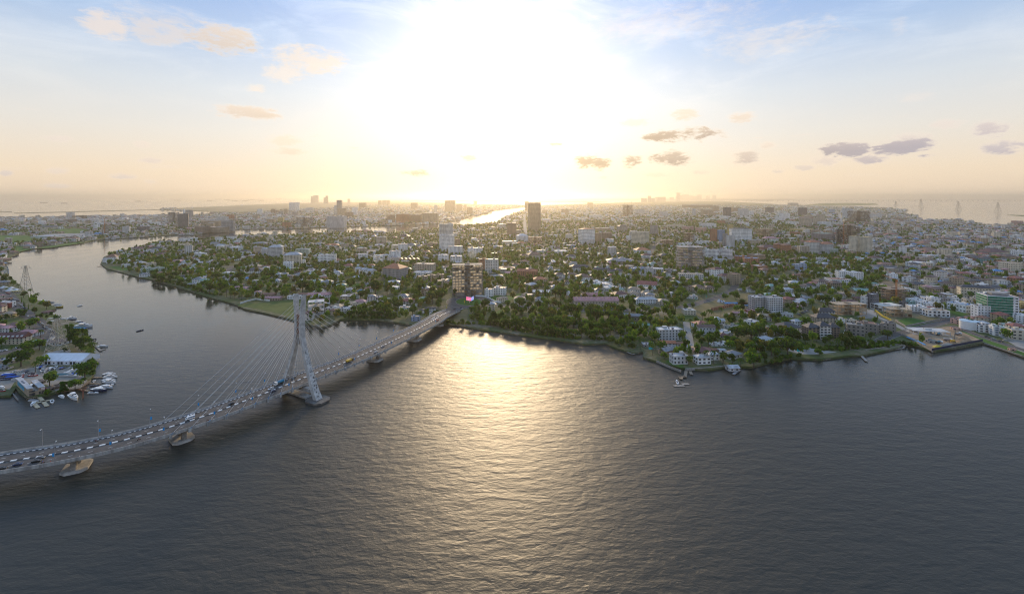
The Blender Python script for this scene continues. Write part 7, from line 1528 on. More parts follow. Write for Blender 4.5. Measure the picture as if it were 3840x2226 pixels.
for c_, pl, hw_, n_ in BANK:
	wp = subdiv([W(c_, *p) for p in pl], 3.0)
	for i in range(n_):
		X, Y = R.choice(wp); X += R.uniform(-1, 1) * hw_; Y += R.uniform(-.3, 1.6) * hw_
		if not inside(back(X, Y), IKOYI) and not inside(back(X, Y), VI): continue
		v, l, c = R.choice(FP[0]); s = R.uniform(1.6, 3.6); h = R.uniform(2.2, 6.5); a = R.uniform(0, 6.28); ca, sa = math.cos(a), math.sin(a)
		q = np.empty_like(v); q[:, 0] = X + (v[:, 0] * ca - v[:, 1] * sa) * s; q[:, 1] = Y + (v[:, 0] * sa + v[:, 1] * ca) * s; q[:, 2] = 1.2 + (v[:, 2] - .25) * h
		V.append(q); L_.append(l + vo); C_.append(c); vo += len(v); MI.append(np.full(len(c), R.choice([0, 0, 1, 1, 2]), np.int32))
V, L_, C_, MI = np.concatenate(V), np.concatenate(L_), np.concatenate(C_), np.concatenate(MI)
me = bpy.data.meshes.new('distant_trees'); me.vertices.add(len(V)); me.vertices.foreach_set('co', V.ravel()); me.loops.add(len(L_)); me.loops.foreach_set('vertex_index', L_)
me.polygons.add(len(C_)); st = np.concatenate([[0], np.cumsum(C_)[:-1]]).astype(np.int32); me.polygons.foreach_set('loop_start', st)
for m in LEAF[:4]: me.materials.append(m)
me.polygons.foreach_set('material_index', MI); me.update(calc_edges=True); me.validate()
link('distant_trees', me, kind='stuff', label='mass of trees filling the gaps of the town farther back')
print('tri', int((C_ - 2).sum()), len(rest), round(time.time() - T0, 1))
# ------------------------------------------------------------------ lattice pylons over water and land
def lattice(c, x, yb, yt, bw, label, arms, colm, ground=.5, nm='electricity_pylon'):
	X, Y = W(c, x, yb, ground); H = CAMZ - ground - (src(c, x, yt)[1] - H0) * Y / F
	if Y > 2000: bw *= 1.0
	r = thing(nm, (X, Y, ground), .2, label, 'pylon', 'electricity pylons')
	k = max(1.35, Y / 1400)
	tw = bw * .16
	at = lambda t: bw * (1 - t) ** 1.15 + tw
	lv = [0, .18, .34, .48, .6, .7, .79, .87, .94, 1.0]
	for a in (-1, 1):
		for e in (-1, 1):
			b = MB()
			for t0, t1 in zip(lv, lv[1:]): b.bar((a * at(t0) / 2, e * at(t0) / 2, H * t0), (a * at(t1) / 2, e * at(t1) / 2, H * t1), .22 * k)
			b.build('leg', colm, r)
	b = MB()
	for t0, t1 in zip(lv, lv[1:]):
		p, q = at(t0) / 2, at(t1) / 2
		for a, e, a2, e2 in ((-1, -1, 1, -1), (1, -1, 1, 1), (1, 1, -1, 1), (-1, 1, -1, -1)):
			b.bar((a * p, e * p, H * t0), (a2 * q, e2 * q, H * t1), .10 * k); b.bar((a2 * p, e2 * p, H * t0), (a * q, e * q, H * t1), .10 * k); b.bar((a * q, e * q, H * t1), (a2 * q, e2 * q, H * t1), .10 * k)
	b.build('bracing', colm, r, kind='stuff')
	for t, L in arms:
		b = MB(); z = H * t; w = at(t) / 2
		for s in (-1, 1):
			b.bar((s * w, -w, z), (s * L, 0, z + .4), .13 * k); b.bar((s * w, w, z), (s * L, 0, z + .4), .13 * k); b.bar((s * w, 0, z + 2.6), (s * L, 0, z + .5), .13 * k); b.bar((s * L, 0, z), (s * L, 0, z - 2.2), .16 * k)
		b.build('cross_arm', colm, r)
	return X, Y
M_LAT = mat('weathered_pylon_steel', (.50, .45, .37), .6, .2, var=.15)
X, Y = lattice('C2', 555, 850, 505, 13, 'big rusty lattice pylon behind the white marquee', [(.96, 9), (.82, 11), (.66, 9)], M_LAT, 2.0); LM.append(('big lattice pylon', X, Y))
b = MB(); b.bar((0, 0, 0), (0, 0, .8), 11, sides=14); o = b.build('pylon_plinth', G_PAVE, kind='structure'); o.location = (X, Y, 2.0)
X, Y = lattice('C2', 250, 262, -10, 12, 'tall thin lattice pylon on the left bank beyond the yellow canopy', [(.97, 6), (.9, 8)], M_LAT, 2.0); LM.append(('thin left-bank pylon', X, Y))
for i, (x, yb, yt) in enumerate([(1077, 214, 160), (1360, 235, 137), (1780, 263, 162), (2226, 289, 178)]):
	X, Y = lattice('C7', x, yb, yt, 38, ['shortest pylon in the lagoon, near the flat island', 'tallest pylon in the lagoon, left of the middle one', 'pylon standing in mid lagoon', 'pylon in the lagoon closest to the right shore'][i], [(.93, 22), (.8, 26)], M_LAT, .2)
# long low bridge at the horizon of the lagoon
r = thing('viaduct', (0, 17500, 0), 0, 'very long low viaduct crossing the far lagoon at the horizon', 'bridge')
b = MB(); b.box(15000, 0, 34, 40, 12500, 25); b.build('deck', M_CONC, r); pmesh = MB(); pmesh.box(0, 0, -1, 34, 28, 25); pm_ = pmesh.mesh('pier', [M_CONC])
for i in range(62): link('pier', pm_, r, (8900 + i * 200, 0, 0))
# ships on the sea
sh = MB(); sh.prism([(-90, -14), (80, -14), (105, 0), (80, 14), (-90, 14)], 0, 14); sh.box(-70, 0, 14, 38, 26, 24); sh.box(20, 0, 14, 18, 110, 20)
hull_m, deck_m = mat('ship_hull', (.14, .09, .08), .7, var=0), mat('ship_superstructure', (.5, .48, .45), .7, var=0)
s0 = MB(); s0.prism([(-90, -14), (80, -14), (105, 0), (80, 14), (-90, 14)], 0, 14); s1 = MB(); s1.box(-70, 0, 14, 36, 24, 24); s2 = MB(); s2.bar((10, 0, 14), (10, 0, 34), 2); s2.bar((50, 0, 14), (50, 0, 34), 2); s2.box(25, 0, 14, 17, 110, 18)
ms = [s0.mesh('hull', [hull_m]), s1.mesh('bridge_house', [deck_m]), s2.mesh('cargo_deck', [hull_m])]
for i, (c, x, y, l) in enumerate([('C1', 525, 385, 'small white-hulled ship far out, left of two'), ('C1', 767, 390, 'orange-hulled ship far out on the sea, right of two'), ('C1', 1648, 366, 'long low tanker near the sea horizon'), ('C3', 205, 165, 'cargo ship on the sea over the dark striped tower'), ('C3', 595, 168, 'long tanker on the sea in the middle distance'), ('C3', 695, 152, 'faint ship almost at the horizon'), ('C3', 797, 160, 'small ship right of the faint horizon ship'), ('C3', 895, 170, 'little coaster off the sand flats'), ('C3', 1010, 172, 'dark low barge off the sand flats'), ('C3', 1088, 160, 'ship with tall mast off the sand flats'), ('C3', 1415, 150, 'wide tanker left of the sand flat towers'), ('C3', 1200, 168, 'small boat-like ship nearing the sand flat towers')]):
	X, Y = W(c, x, y, 0); r = thing('cargo_ship', (X, Y, 0), R.uniform(-.3, .3), l, 'ship', 'ships anchored on the sea')
	r.scale = (Y / 14000,) * 3
	for n, m in zip(('hull', 'bridge_house', 'cargo_deck'), ms): link(n, m, r)

# ------------------------------------------------------------------ cars
def car_parts(col):
	b = MB(); pr = [(-2.2, .35), (-2.2, .85), (-2.05, .95), (-1.0, 1.0), (1.15, 1.0), (2.1, .88), (2.25, .6), (2.25, .35)]
	def ext(b, pr, w, m=0, t=0.0):
		k = len(pr); b.add([(x, -w / 2 + t * (z - .9), z) for x, z in pr] + [(x, w / 2 - t * (z - .9), z) for x, z in pr], [tuple(range(k)), tuple(range(2 * k - 1, k - 1, -1))] + [(i, i + k, (i + 1) % k + k, (i + 1) % k) for i in range(k)], m)
	ext(b, pr, 1.8)
	b.box(-.15, 0, 1.46, 1.52, 1.7, 1.3);
	g = MB(); ext(g, [(-1.55, 1.0), (-1.1, 1.45), (.55, 1.47), (1.25, 1.0)], 1.66, 0, .35)
	w = MB(); w.bar((0, -.11, 0), (0, .11, 0), .33, sides=10)
	l = MB(); l.box(0, 0, 0, .14, .06, .34)
	return b.mesh('body', [col]), g.mesh('window_band', [M_GLASS]), w.mesh('wheel', [M_RUBBER]), l
CARC = {'white': (.7, .7, .7), 'silver': (.42, .43, .44), 'black': (.02, .02, .022), 'grey': (.14, .145, .15), 'dark blue': (.02, .04, .11), 'red': (.35, .02, .015), 'beige': (.45, .38, .27)}
CPAR = {k: car_parts(mat('car_paint_' + k.replace(' ', '_'), v, .25, .2, var=0)) for k, v in CARC.items()}
hl = CPAR['white'][3].mesh('headlight', [mat('headlight_glass', (.8, .8, .75), .2, var=0)]); tl = CPAR['white'][3].mesh('tail_light', [mat('tail_light_red', (.4, .01, .01), .3, var=0)])
def car(X, Y, z, rz, col, label=None, full=True, s=1.0, group='cars parked and driving'):
	r = thing('car', (X, Y, z), rz, label or 'x', 'car', group); b, g, w, _ = CPAR[col]; r.scale = (s, s, s)
	link('body', b, r); link('window_band', g, r)
	for a in (-1.35, 1.4):
		for e in (-.82, .82): link('wheel', w, r, (a, e, .33))
	if full:
		for e in (-.6, .6): link('headlight', hl, r, (2.24, e, .62)); link('tail_light', tl, r, (-2.21, e, .68))
	if label is None: later(r, f'{col} car', X, Y)
	return r
def on_bridge(c, x, y):
	X, Y = W(c, x, y, DZ); s = nearest_s(X, Y); p, d, n = bframe(s); off = (Vector((X, Y)) - p).dot(n); return s, off, d, n, p
def bridge_car(c, x, y, col, label, off=None, kind='car'):
	s, o, d, n, p = on_bridge(c, x, y); off = o if off is None else off
	q = p + n * off; fwd = d if off > 0 else -d
	return (q.x, q.y, bz(s) + .07, math.atan2(fwd.y, fwd.x))
for c, x, y, col, off, l in [('C16', 25, 800, 'black', 9.3, 'black car leaving the frame at the left end of the bridge'), ('C16', 245, 755, 'dark blue', 7.2, 'dark blue estate car on the bridge, behind the one leaving the frame'), ('C16', 455, 708, 'grey', 3.0, 'grey car in the inner lane beside the painted median'), ('C16', 420, 748, 'black', 6.6, 'dark car in the outer lane next to the grey one'),
						 ('C16', 2262, 185, 'white', -7.8, 'small white car beside the minibus'), ('C17', 1130, 690, 'black', -2.7, 'black car hugging the median among the left cables'), ('C17', 1755, 455, 'white', -3.2, 'white car behind the median before the pylon'), ('C17', 1785, 505, 'dark blue', 3.0, 'dark blue car passing the white one near the pylon'), ('C15', 620, 990, 'grey', -6.8, 'grey pickup-like car right behind the pylon leg'),
						 ('C14', 568, 845, 'silver', 2.9, 'silver car beyond the pylon in the inner lane'), ('C14', 472, 918, 'white', 7.0, 'white car beyond the pylon in the outer lane'), ('C14', 1423, 368, 'silver', -5.5, 'silver car behind the group near the town end'), ('C14', 1425, 392, 'white', -2.6, 'white car second in the group near the town end'), ('C14', 1387, 410, 'white', -2.6, 'leading white car of the group near the town end'), ('C14', 1500, 358, 'white', -2.5, 'white car last in the group near the town end'), ('C14', 1466, 430, 'red', 6.0, 'lone red car heading into town')]:
	X, Y, z, rz = bridge_car(c, x, y, col, l, off); car(X, Y, z, rz, col, l, group='vehicles on the bridge')
for i, (x, y, col) in enumerate([(1608, 292, 'white'), (1665, 300, 'silver'), (1698, 253, 'black'), (1730, 295, 'white'), (1700, 310, 'grey'), (1820, 250, 'white'), (1800, 235, 'black'), (1935, 205, 'silver'), (1745, 100, 'silver'), (2270, 160, 'white'), (2330, 168, 'white'), (2300, 172, 'silver')]):
	X, Y = W('C14', x, y, 3.4 if i < 5 else 2.1); car(X, Y, 3.2 if i < 5 else 2.14, math.atan2(.87, .5) if i < 7 else .2, col, None, False)
for c, l in [('C10', [(1203, 432, 'dark blue', .1), (148, 362, 'white', .1), (190, 368, 'silver', .1), (1225, 345, 'beige', 1.2), (2405, 515, 'silver', 0), (2305, 470, 'black', 0), (665, 350, 'white', 0)]), ('C6', [(770, 1378, 'silver', .5)]), ('C8', [(1078, 465, 'white', 1.4), (1095, 495, 'silver', 1.4), (1163, 570, 'white', 1.2), (1120, 440, 'black', 1.4), (2380, 235, 'silver', .4), (2400, 245, 'dark blue', .4), (2430, 228, 'black', .4), (2450, 215, 'silver', .4), (2480, 205, 'white', .4), (345, 315, 'white', 0)]),
			 ('C11', [(1870, 530, 'black', -.6), (1940, 550, 'grey', -.6), (1990, 572, 'silver', -.6), (2110, 612, 'dark blue', -.6), (600, 380, 'black', .3), (760, 292, 'white', .3)]),
			 ('C12', [(612, 797, 'white', -.9), (565, 725, 'black', -.9), (235, 350, 'silver', -.8), (250, 490, 'silver', -.8), (205, 430, 'black', -.9), (350, 575, 'dark blue', -.9), (520, 690, 'black', -.9)])]:
	for x, y, col, a in l:
		X, Y = W(c, x, y); car(X, Y, 2.14, a, col, None, False)
def car_row(c, p, q, n, a, cols, jit=.05):
	A, B = W(c, *p), W(c, *q)
	for i in range(n):
		t = i / max(n - 1, 1); car(A[0] + (B[0] - A[0]) * t, A[1] + (B[1] - A[1]) * t, 2.14, a + R.uniform(-jit, jit), R.choice(cols), None, False)
CC = ['white', 'silver', 'black', 'grey', 'dark blue', 'silver', 'black', 'red', 'beige']
car_row('C12', (20, 215), (200, 305), 9, -.2, CC); car_row('C12', (300, 415), (390, 465), 4, -.2, CC); car_row('C12', (400, 520), (560, 640), 7, -.2, CC); car_row('C12', (700, 810), (810, 875), 6, -.15, CC); car_row('C12', (850, 920), (950, 985), 5, -.15, CC); car_row('C12', (960, 1030), (1170, 1150), 7, -.15, CC)
car_row('C12', (690, 1412), (975, 1298), 10, -.8, CC); car_row('C12', (960, 1440), (1170, 1260), 12, .5, ['white', 'silver', 'white', 'black']); car_row('C13', (-60, 310), (110, 260), 5, -.7, CC); car_row('C13', (20, 95), (110, 80), 2, .1, ['white']); car_row('C13', (280, 50), (400, 20), 4, -.6, CC); car_row('C13', (150, 240), (230, 215), 3, -.7, CC)
car_row('C1', (840, 790), (1120, 775), 10, .1, CC); car_row('C1', (850, 775), (1080, 760), 8, .1, CC); car_row('C1', (0, 890), (60, 950), 4, .8, CC); car_row('C9', (20, 640), (90, 615), 5, .3, ['silver', 'black', 'dark blue'])
# minibus, tanker lorry, yellow tipper, motorcycles, riders and walkers on the bridge
def wheels(r, xs, e, rad, me):
	for a in xs:
		for s in (-1, 1): link('wheel', me, r, (a, s * e, rad))
wb2 = MB(); wb2.bar((0, -.16, 0), (0, .16, 0), .5, sides=10); WH = wb2.mesh('wheel', [M_RUBBER])
X, Y, z, rz = bridge_car('C16', 2245, 222, 0, 0, -3.0)
r = thing('minibus', (X, Y, z), rz, 'white minibus with blue-tinted windows on the bridge before the cables', 'minibus', 'vehicles on the bridge'); b = MB(); b.box(-.2, 0, .4, 2.15, 4.9, 1.95); b.box(2.5, 0, .4, 1.3, .9, 1.85); b.build('body', M_WHITE, r)
for y_, h_ in ((.0, 0),):
	b = MB(); b.box(-.4, 0, 1.25, 1.85, 4.2, 2.0); b.box(2.26, 0, 1.25, 1.95, .08, 1.6); b.build('window_band', M_BGLASS, r)
wheels(r, (-1.6, 1.9), .9, .35, CPAR['white'][2])
X, Y, z, rz = bridge_car('C17', 1840, 375, 0, 0, -6.4)
def lorry(X, Y, z, rz, label, cabm, loadm, kind):
	r = thing('lorry', (X, Y, z), rz, label, 'lorry', None); b = MB(); b.box(3.2, 0, .7, 2.9, 2.0, 2.4); b.build('cab', cabm, r); b = MB(); b.box(4.2, 0, 1.8, 2.6, .1, 2.1); b.build('windscreen', M_GLASS, r); b = MB(); b.box(-.6, 0, .6, 1.0, 6.4, 1.2); b.build('chassis', M_BLACK, r)
	b = MB()
	if kind == 'tank': b.bar((-3.8, 0, 2.1), (1.9, 0, 2.1), 1.2, sides=12); nm = 'tank'
	elif kind == 'tip': b.prism([(-3.8, -1.25), (1.9, -1.25), (1.9, 1.25), (-3.8, 1.25)], 1.1, 2.7); nm = 'tipper_body'
	else: b.bar((-3.2, 0, 2.1), (-.8, 0, 2.4), .8, sides=10, r2=1.35); b.bar((-.8, 0, 2.4), (1.4, 0, 2.6), 1.35, sides=10, r2=.7); nm = 'mixer_drum'
	b.build(nm, loadm, r); wheels(r, (-3, -1.7, 3.1), 1.05, .5, WH); return r
lorry(X, Y, z, rz, 'white-cabbed lorry with blue tank behind the left cables', M_WHITE, mat('blue_tank', (.03, .22, .36), .4, var=.1), 'tank')
X, Y, z, rz = bridge_car('C15', 1185, 800, 0, 0, 3.0); lorry(X, Y, z, rz, 'yellow tipper lorry just beyond the pylon', mat('dark_lorry_cab', (.1, .08, .06), .5, var=0), mat('yellow_tipper', (.6, .38, .03), .5, var=.1), 'tip')
for x, y, a, k, l in [(1035, 500, .4, 'mix', 'blue concrete mixer behind the frame on the building site'), (1040, 640, .3, 'mix', 'blue-drummed concrete mixer near the river hoarding'), (1370, 490, .2, 'tip', 'dark tipper lorry on the far side of the building site'), (1185, 595, -.3, 'tip', 'white lorry in the middle of the building site')]:
	X, Y = W('C11', x, y); lorry(X, Y, 2.1, a, l, M_WHITE, mat('mixer_blue', (.08, .2, .25), .5, var=.1) if k == 'mix' else M_STEEL, k)
X, Y = W('C11', 1270, 625); r = thing('drilling_rig', (X, Y, 2.1), 0, 'yellow drilling rig working on the sandy building site', 'rig'); b = MB(); b.box(0, 0, .2, 1.2, 5, 3.2); b.build('track_base', M_BLACK, r); b = MB(); b.box(0, 0, 1.2, 3.2, 4, 2.6); b.build('cab', mat('rig_yellow', (.55, .33, .03), .5, var=.1), r); b = MB(); b.bar((2, 0, 1), (3.2, 0, 15), .35); b.bar((0, 0, 3), (3, 0, 12), .15); b.build('mast', M_CRGREY, r)
for x, y, s, m_, l in [(1480, 570, 1.0, G_SAND, 'tall heap of brown sand on the building site'), (1460, 625, .9, G_SAND, 'orange sand heap by the site hut'), (1180, 680, .9, G_YARD, 'grey gravel heap along the hoarding'), (1280, 660, .8, G_SAND, 'pale sand heap along the hoarding'), (1005, 700, .6, mat('yellow_tarp', (.6, .45, .02), .6, var=.1), 'yellow tarpaulin heap in the site corner'), (2230, 590, .6, G_YARD, 'sand heap in front of the cream columned house')]:
	X, Y = W('C11', x, y); b = MB(); k = 12
	ring = [(9 * s * math.cos(6.283 * i / k) * R.uniform(.8, 1.1), 6 * s * math.sin(6.283 * i / k) * R.uniform(.8, 1.1), 0) for i in range(k)]; mid = [(a * .55, c_ * .55, 2.4 * s * R.uniform(.8, 1.1)) for a, c_, _ in ring]
	b.add(ring + mid + [(0, 0, 3.6 * s)], [(i, (i + 1) % k, k + (i + 1) % k, k + i) for i in range(k)] + [(k + i, k + (i + 1) % k, 2 * k) for i in range(k)]); o = b.build('sand_heap', m_, label=l, category='heap'); o.location = (X, Y, 2.05)
# ---- people: one skinned body each
def person_mesh(seed, pose='walk'):
	sw = .22 if pose == 'walk' else .05
	J = [((0, 0, .92), .14), ((0, 0, 1.15), .13), ((0, 0, 1.38), .15), ((0, 0, 1.5), .06), ((0, 0, 1.66), .105), ((0, 0, 1.74), .08),
		 ((0, -.1, .86), .09), ((sw, -.1, .48), .065), ((sw * .8, -.1, .06), .045), ((sw * .8 + .14, -.1, .04), .04), ((0, .1, .86), .09), ((-sw * .3, .1, .48), .065), ((-sw * 1.4, .1, .08), .045), ((-sw * 1.4 + .13, .1, .05), .04),
		 ((0, -.2, 1.38), .06), ((-.06, -.25, 1.12), .045), ((.06, -.26, .88), .035), ((0, .2, 1.38), .06), ((.04, .25, 1.12), .045), ((.16, .26, .92), .035)]
	E_ = [(0, 1), (1, 2), (2, 3), (3, 4), (4, 5), (0, 6), (6, 7), (7, 8), (8, 9), (0, 10), (10, 11), (11, 12), (12, 13), (2, 14), (14, 15), (15, 16), (2, 17), (17, 18), (18, 19)]
	if pose == 'ride':
		J[7] = ((.38, -.17, .78), .07); J[8] = ((.22, -.18, .35), .05); J[9] = ((.36, -.18, .31), .04); J[11] = ((.38, .17, .78), .07); J[12] = ((.22, .18, .35), .05); J[13] = ((.36, .18, .31), .04)
		J[15] = ((.18, -.28, 1.16), .045); J[16] = ((.46, -.24, 1.08), .035); J[18] = ((.18, .28, 1.16), .045); J[19] = ((.46, .24, 1.08), .035)
	me = bpy.data.meshes.new('person'); me.from_pydata([j[0] for j in J], E_, []); o = bpy.data.objects.new('person_rig', me); COL.objects.link(o)
	md = o.modifiers.new('s', 'SKIN'); md.use_smooth_shade = True
	for i, j in enumerate(J): me.skin_vertices[0].data[i].radius = (j[1], j[1]); me.skin_vertices[0].data[i].use_root = i == 0
	o.modifiers.new('u', 'SUBSURF').levels = 1
	dg = bpy.context.evaluated_depsgraph_get(); nm = bpy.data.meshes.new_from_object(o.evaluated_get(dg)); bpy.data.objects.remove(o)
	return nm
SKIN = mat('dark_skin', (.09, .05, .035), .6, var=0)
def color_person(me, top, low):
	me = me.copy(); me.materials.clear()
	for m in (SKIN, top, low): me.materials.append(m)
	me.polygons.foreach_set('material_index', [0 if p.center.z > 1.5 or (abs(p.center.y) > .22 and p.center.z < 1.1) else 1 if p.center.z > .93 else 2 for p in me.polygons]); return me
WALK, RIDE = person_mesh(1), person_mesh(2, 'ride')
def person(X, Y, z, rz, top, low, label, ride=False):
	o = link('person', color_person(RIDE if ride else WALK, top, low), None, (X, Y, z), rz, label=label, category='person'); return o
c_red, c_dark, c_blue, c_white = mat('red_shirt', (.45, .05, .04), .8, var=0), mat('dark_cloth', (.03, .03, .04), .8, var=0), mat('blue_shirt', (.05, .12, .35), .8, var=0), mat('white_shirt', (.6, .6, .6), .8, var=0)
for x, y, t, l_, off, lab in [(594, 735, c_red, c_dark, HW - 1.2, 'person in a red shirt walking along the bridge kerb'), (710, 722, c_dark, c_dark, HW - 1.0, 'person in dark clothes walking near the first lamp with a banner'), (960, 675, c_white, c_dark, HW - 1.0, 'person in a white shirt walking alone along the kerb'), (1198, 432, c_blue, c_dark, -HW + 1.4, 'person on the far footway of the bridge')]:
	s, o_, d, n, p = on_bridge('C16', x, y); q = p + n * off; person(q.x, q.y, bz(s) + (.3 if off < 0 else .05), math.atan2(d.y, d.x), t, l_, lab)
for x, y, c, off, top, lab in [(512, 735, 'C16', 9.6, c_blue, 'motorcycle carrying a rider in blue'), (1140, 482, 'C16', -7.5, c_dark, 'motorcycle in the far lane beside the footway'), (1645, 490, 'C16', 6.2, c_dark, 'motorcycle with a yellow load in the near carriageway'), (770, 955, 'C17', 10.3, c_dark, 'motorcycle near the first cable anchor')]:
	s, o_, d, n, p = on_bridge(c, x, y); q = p + n * off; f = d if off > 0 else -d; rz = math.atan2(f.y, f.x)
	r = thing('motorcycle', (q.x, q.y, bz(s) + .06), rz, lab, 'motorcycle', 'vehicles on the bridge')
	for a in (-.62, .68): b = MB(); b.bar((a, -.06, .3), (a, .06, .3), .3, sides=12); b.build('wheel', M_RUBBER, r)
	b = MB(); b.bar((-.6, 0, .35), (.2, 0, .6), .09); b.bar((.2, 0, .6), (.55, 0, .85), .1); b.bar((.55, 0, .95), (.68, 0, .3), .05); b.bar((.5, -.35, 1.0), (.5, .35, 1.0), .025); b.build('frame', M_BLACK, r)
	b = MB(); b.box(-.25, 0, .72, .82, .8, .28); b.build('seat', M_BLACK, r); b = MB(); b.box(.25, 0, .72, .95, .45, .3); b.build('fuel_tank', c_red, r)
	person(q.x - f.x * .15, q.y - f.y * .15, bz(s) + .0, rz, top, c_dark, 'rider in ' + ('a blue shirt' if top is c_blue else 'dark clothes') + ' seated on the ' + lab, True)

# ------------------------------------------------------------------ boats
def boat_proto(kind, L, hullm, topm):
	W_ = L * .29; r = thing('boat', (0, 0, -500), 0, 'x', 'boat', 'boats moored and stored at the yacht club')
	st = [(-.5, .42, .0), (-.2, .5, .0), (.1, .48, .02), (.32, .32, .06), (.5, .02, .12)]
	b = MB(); vs = []; H = L * .11
	for x, w, sh in st: vs += [(x * L, -w * W_, H * (1 + sh * 3)), (x * L, -w * W_ * .7, -.1), (x * L, w * W_ * .7, -.1), (x * L, w * W_, H * (1 + sh * 3))]
	fs = []
	for i in range(len(st) - 1):
		for j in range(3): fs.append((i * 4 + j, i * 4 + j + 1, (i + 1) * 4 + j + 1, (i + 1) * 4 + j))
	fs.append((0, 3, 2, 1)); b.add(vs, fs); b.build('hull', hullm, r)
	b = MB(); vs = []
	for x, w, sh in st: vs += [(x * L, -w * W_ * .97, H * (.92 + sh * 3)), (x * L, w * W_ * .97, H * (.92 + sh * 3))]
	b.add(vs, [(i * 2, i * 2 + 1, i * 2 + 3, i * 2 + 2)[::-1] for i in range(len(st) - 1)]); b.build('deck', topm, r)
	if kind == 'open':
		b = MB(); b.box(-.1 * L, 0, H * .95, H * 1.0, L * .5, W_ * .6); b.build('cockpit', mat('cockpit_dark', (.08, .08, .09), .7, var=0), r); b = MB(); b.add([(.08 * L, -W_ * .3, H), (.08 * L, W_ * .3, H), (.02 * L, W_ * .28, H * 1.55), (.02 * L, -W_ * .28, H * 1.55)], [(0, 1, 2, 3)]); b.build('windscreen', M_GLASS, r)
	elif kind == 'covered':
		b = MB(); b.add([(-.48 * L, -.45 * W_, H), (-.48 * L, .45 * W_, H), (.15 * L, .45 * W_, H), (.15 * L, -.45 * W_, H), (-.4 * L, 0, H * 1.7), (.1 * L, 0, H * 1.9), (.44 * L, 0, H * 1.3)], [(0, 4, 1), (1, 4, 5, 2), (0, 3, 5, 4), (3, 6, 5), (2, 5, 6)]); b.build('canvas_cover', topm if topm is not M_WHITE else M_BANNER, r)
	else:
		c1 = MB(); c1.prism([(-.28 * L, -W_ * .34), (.12 * L, -W_ * .34), (.28 * L, -W_ * .12), (.28 * L, W_ * .12), (.12 * L, W_ * .34), (-.28 * L, W_ * .34)], H * .95, H * 1.65); cb = c1.build('cabin', M_WHITE, r)
		c2 = MB(); c2.prism([(-.2 * L, -W_ * .35), (.125 * L, -W_ * .35), (.285 * L, -W_ * .125), (.285 * L, W_ * .125), (.125 * L, W_ * .35), (-.2 * L, W_ * .35)], H * 1.22, H * 1.52); c2.build('window_band', M_GLASS, cb)
		if kind == 'yacht':
			c3 = MB(); c3.prism([(-.24 * L, -W_ * .3), (.04 * L, -W_ * .3), (.1 * L, 0), (.04 * L, W_ * .3), (-.24 * L, W_ * .3)], H * 2.1, H * 2.25); c3.bar((-.2 * L, -W_ * .25, H * 1.6), (-.2 * L, -W_ * .25, H * 2.1), .08); c3.bar((-.2 * L, W_ * .25, H * 1.6), (-.2 * L, W_ * .25, H * 2.1), .08); c3.build('hard_top', M_WHITE, r)
			c4 = MB(); c4.add([(.1 * L, -W_ * .28, H * 1.65), (.1 * L, W_ * .28, H * 1.65), (.03 * L, W_ * .28, H * 2.1), (.03 * L, -W_ * .28, H * 2.1)], [(0, 1, 2, 3)]); c4.build('windscreen', M_GLASS, r)
		else:
			c4 = MB(); c4.bar((-.05 * L, -W_ * .3, H * 1.6), (-.1 * L, 0, H * 2.3), .06); c4.bar((-.05 * L, W_ * .3, H * 1.6), (-.1 * L, 0, H * 2.3), .06); c4.build('radar_arch', M_WHITE, r)
	return r
M_NAVY = mat('navy_hull', (.02, .03, .08), .3, var=0); M_GREEN = mat('teal_canvas', (.05, .16, .2), .7, var=0); M_REDH = mat('red_hull', (.4, .03, .03), .4, var=0); M_YELH = mat('yellow_hull', (.6, .42, .04), .4, var=0); M_GREY = mat('grey_canvas', (.25, .25, .26), .8, var=.1); M_BLUEC = mat('bright_blue_tarpaulin', (.02, .10, .45), .6, var=.1)
BP = {'white cabin cruiser': boat_proto('cabin', 1.0 * 12, M_WHITE, M_WHITE), 'white flybridge yacht': boat_proto('yacht', 12, M_WHITE, M_WHITE), 'white open speedboat': boat_proto('open', 12, M_WHITE, M_WHITE), 'navy-hulled cruiser': boat_proto('cabin', 12, M_NAVY, M_WHITE), 'grey-covered boat': boat_proto('covered', 12, M_WHITE, M_GREY), 'blue-covered boat': boat_proto('covered', 12, M_NAVY, M_BLUEC), 'red-hulled boat': boat_proto('open', 12, M_REDH, M_WHITE), 'yellow ferry': boat_proto('cabin', 12, M_YELH, M_WHITE), 'teal-covered boat': boat_proto('covered', 12, M_WHITE, M_GREEN), 'dark open boat': boat_proto('open', 12, M_NAVY, M_GREY)}
USED = set()
def boat(kind, c, x, y, L, a, label=None, z=None, land_=False):
	z = 2.35 if land_ else 0.0
	X, Y = W(c, x, y, z); s = L / 12
	if kind not in USED: o = BP[kind]; o.location = (X, Y, z); o.rotation_euler = (0, 0, a); o.scale = (s, s, s); USED.add(kind)
	else: o = copy_tree(BP[kind], (X, Y, z), a, s)
	if label: o['label'] = label
	else: later(o, kind, X, Y)
	if land_:
		st = thing('boat_cradle', (X, Y, 2.05), a, 'x', 'cradle', 'cradles under the stored boats'); b = MB()
		for q in (-.25, .2): b.box(q * L, 0, 0, .35, .4, L * .2)
		b.build('beam', M_WOOD, st); later(st, 'timber boat cradle', X, Y)
	return o
LM.append(('clubhouse', *W('C13', 650, 1000))); LM.append(('white marquee', *W('C13', 1260, 380))); LM.append(('long wooden jetty', *W('C2', 920, 770))); LM.append(('boatyard trees', *W('C13', 1800, 640)))
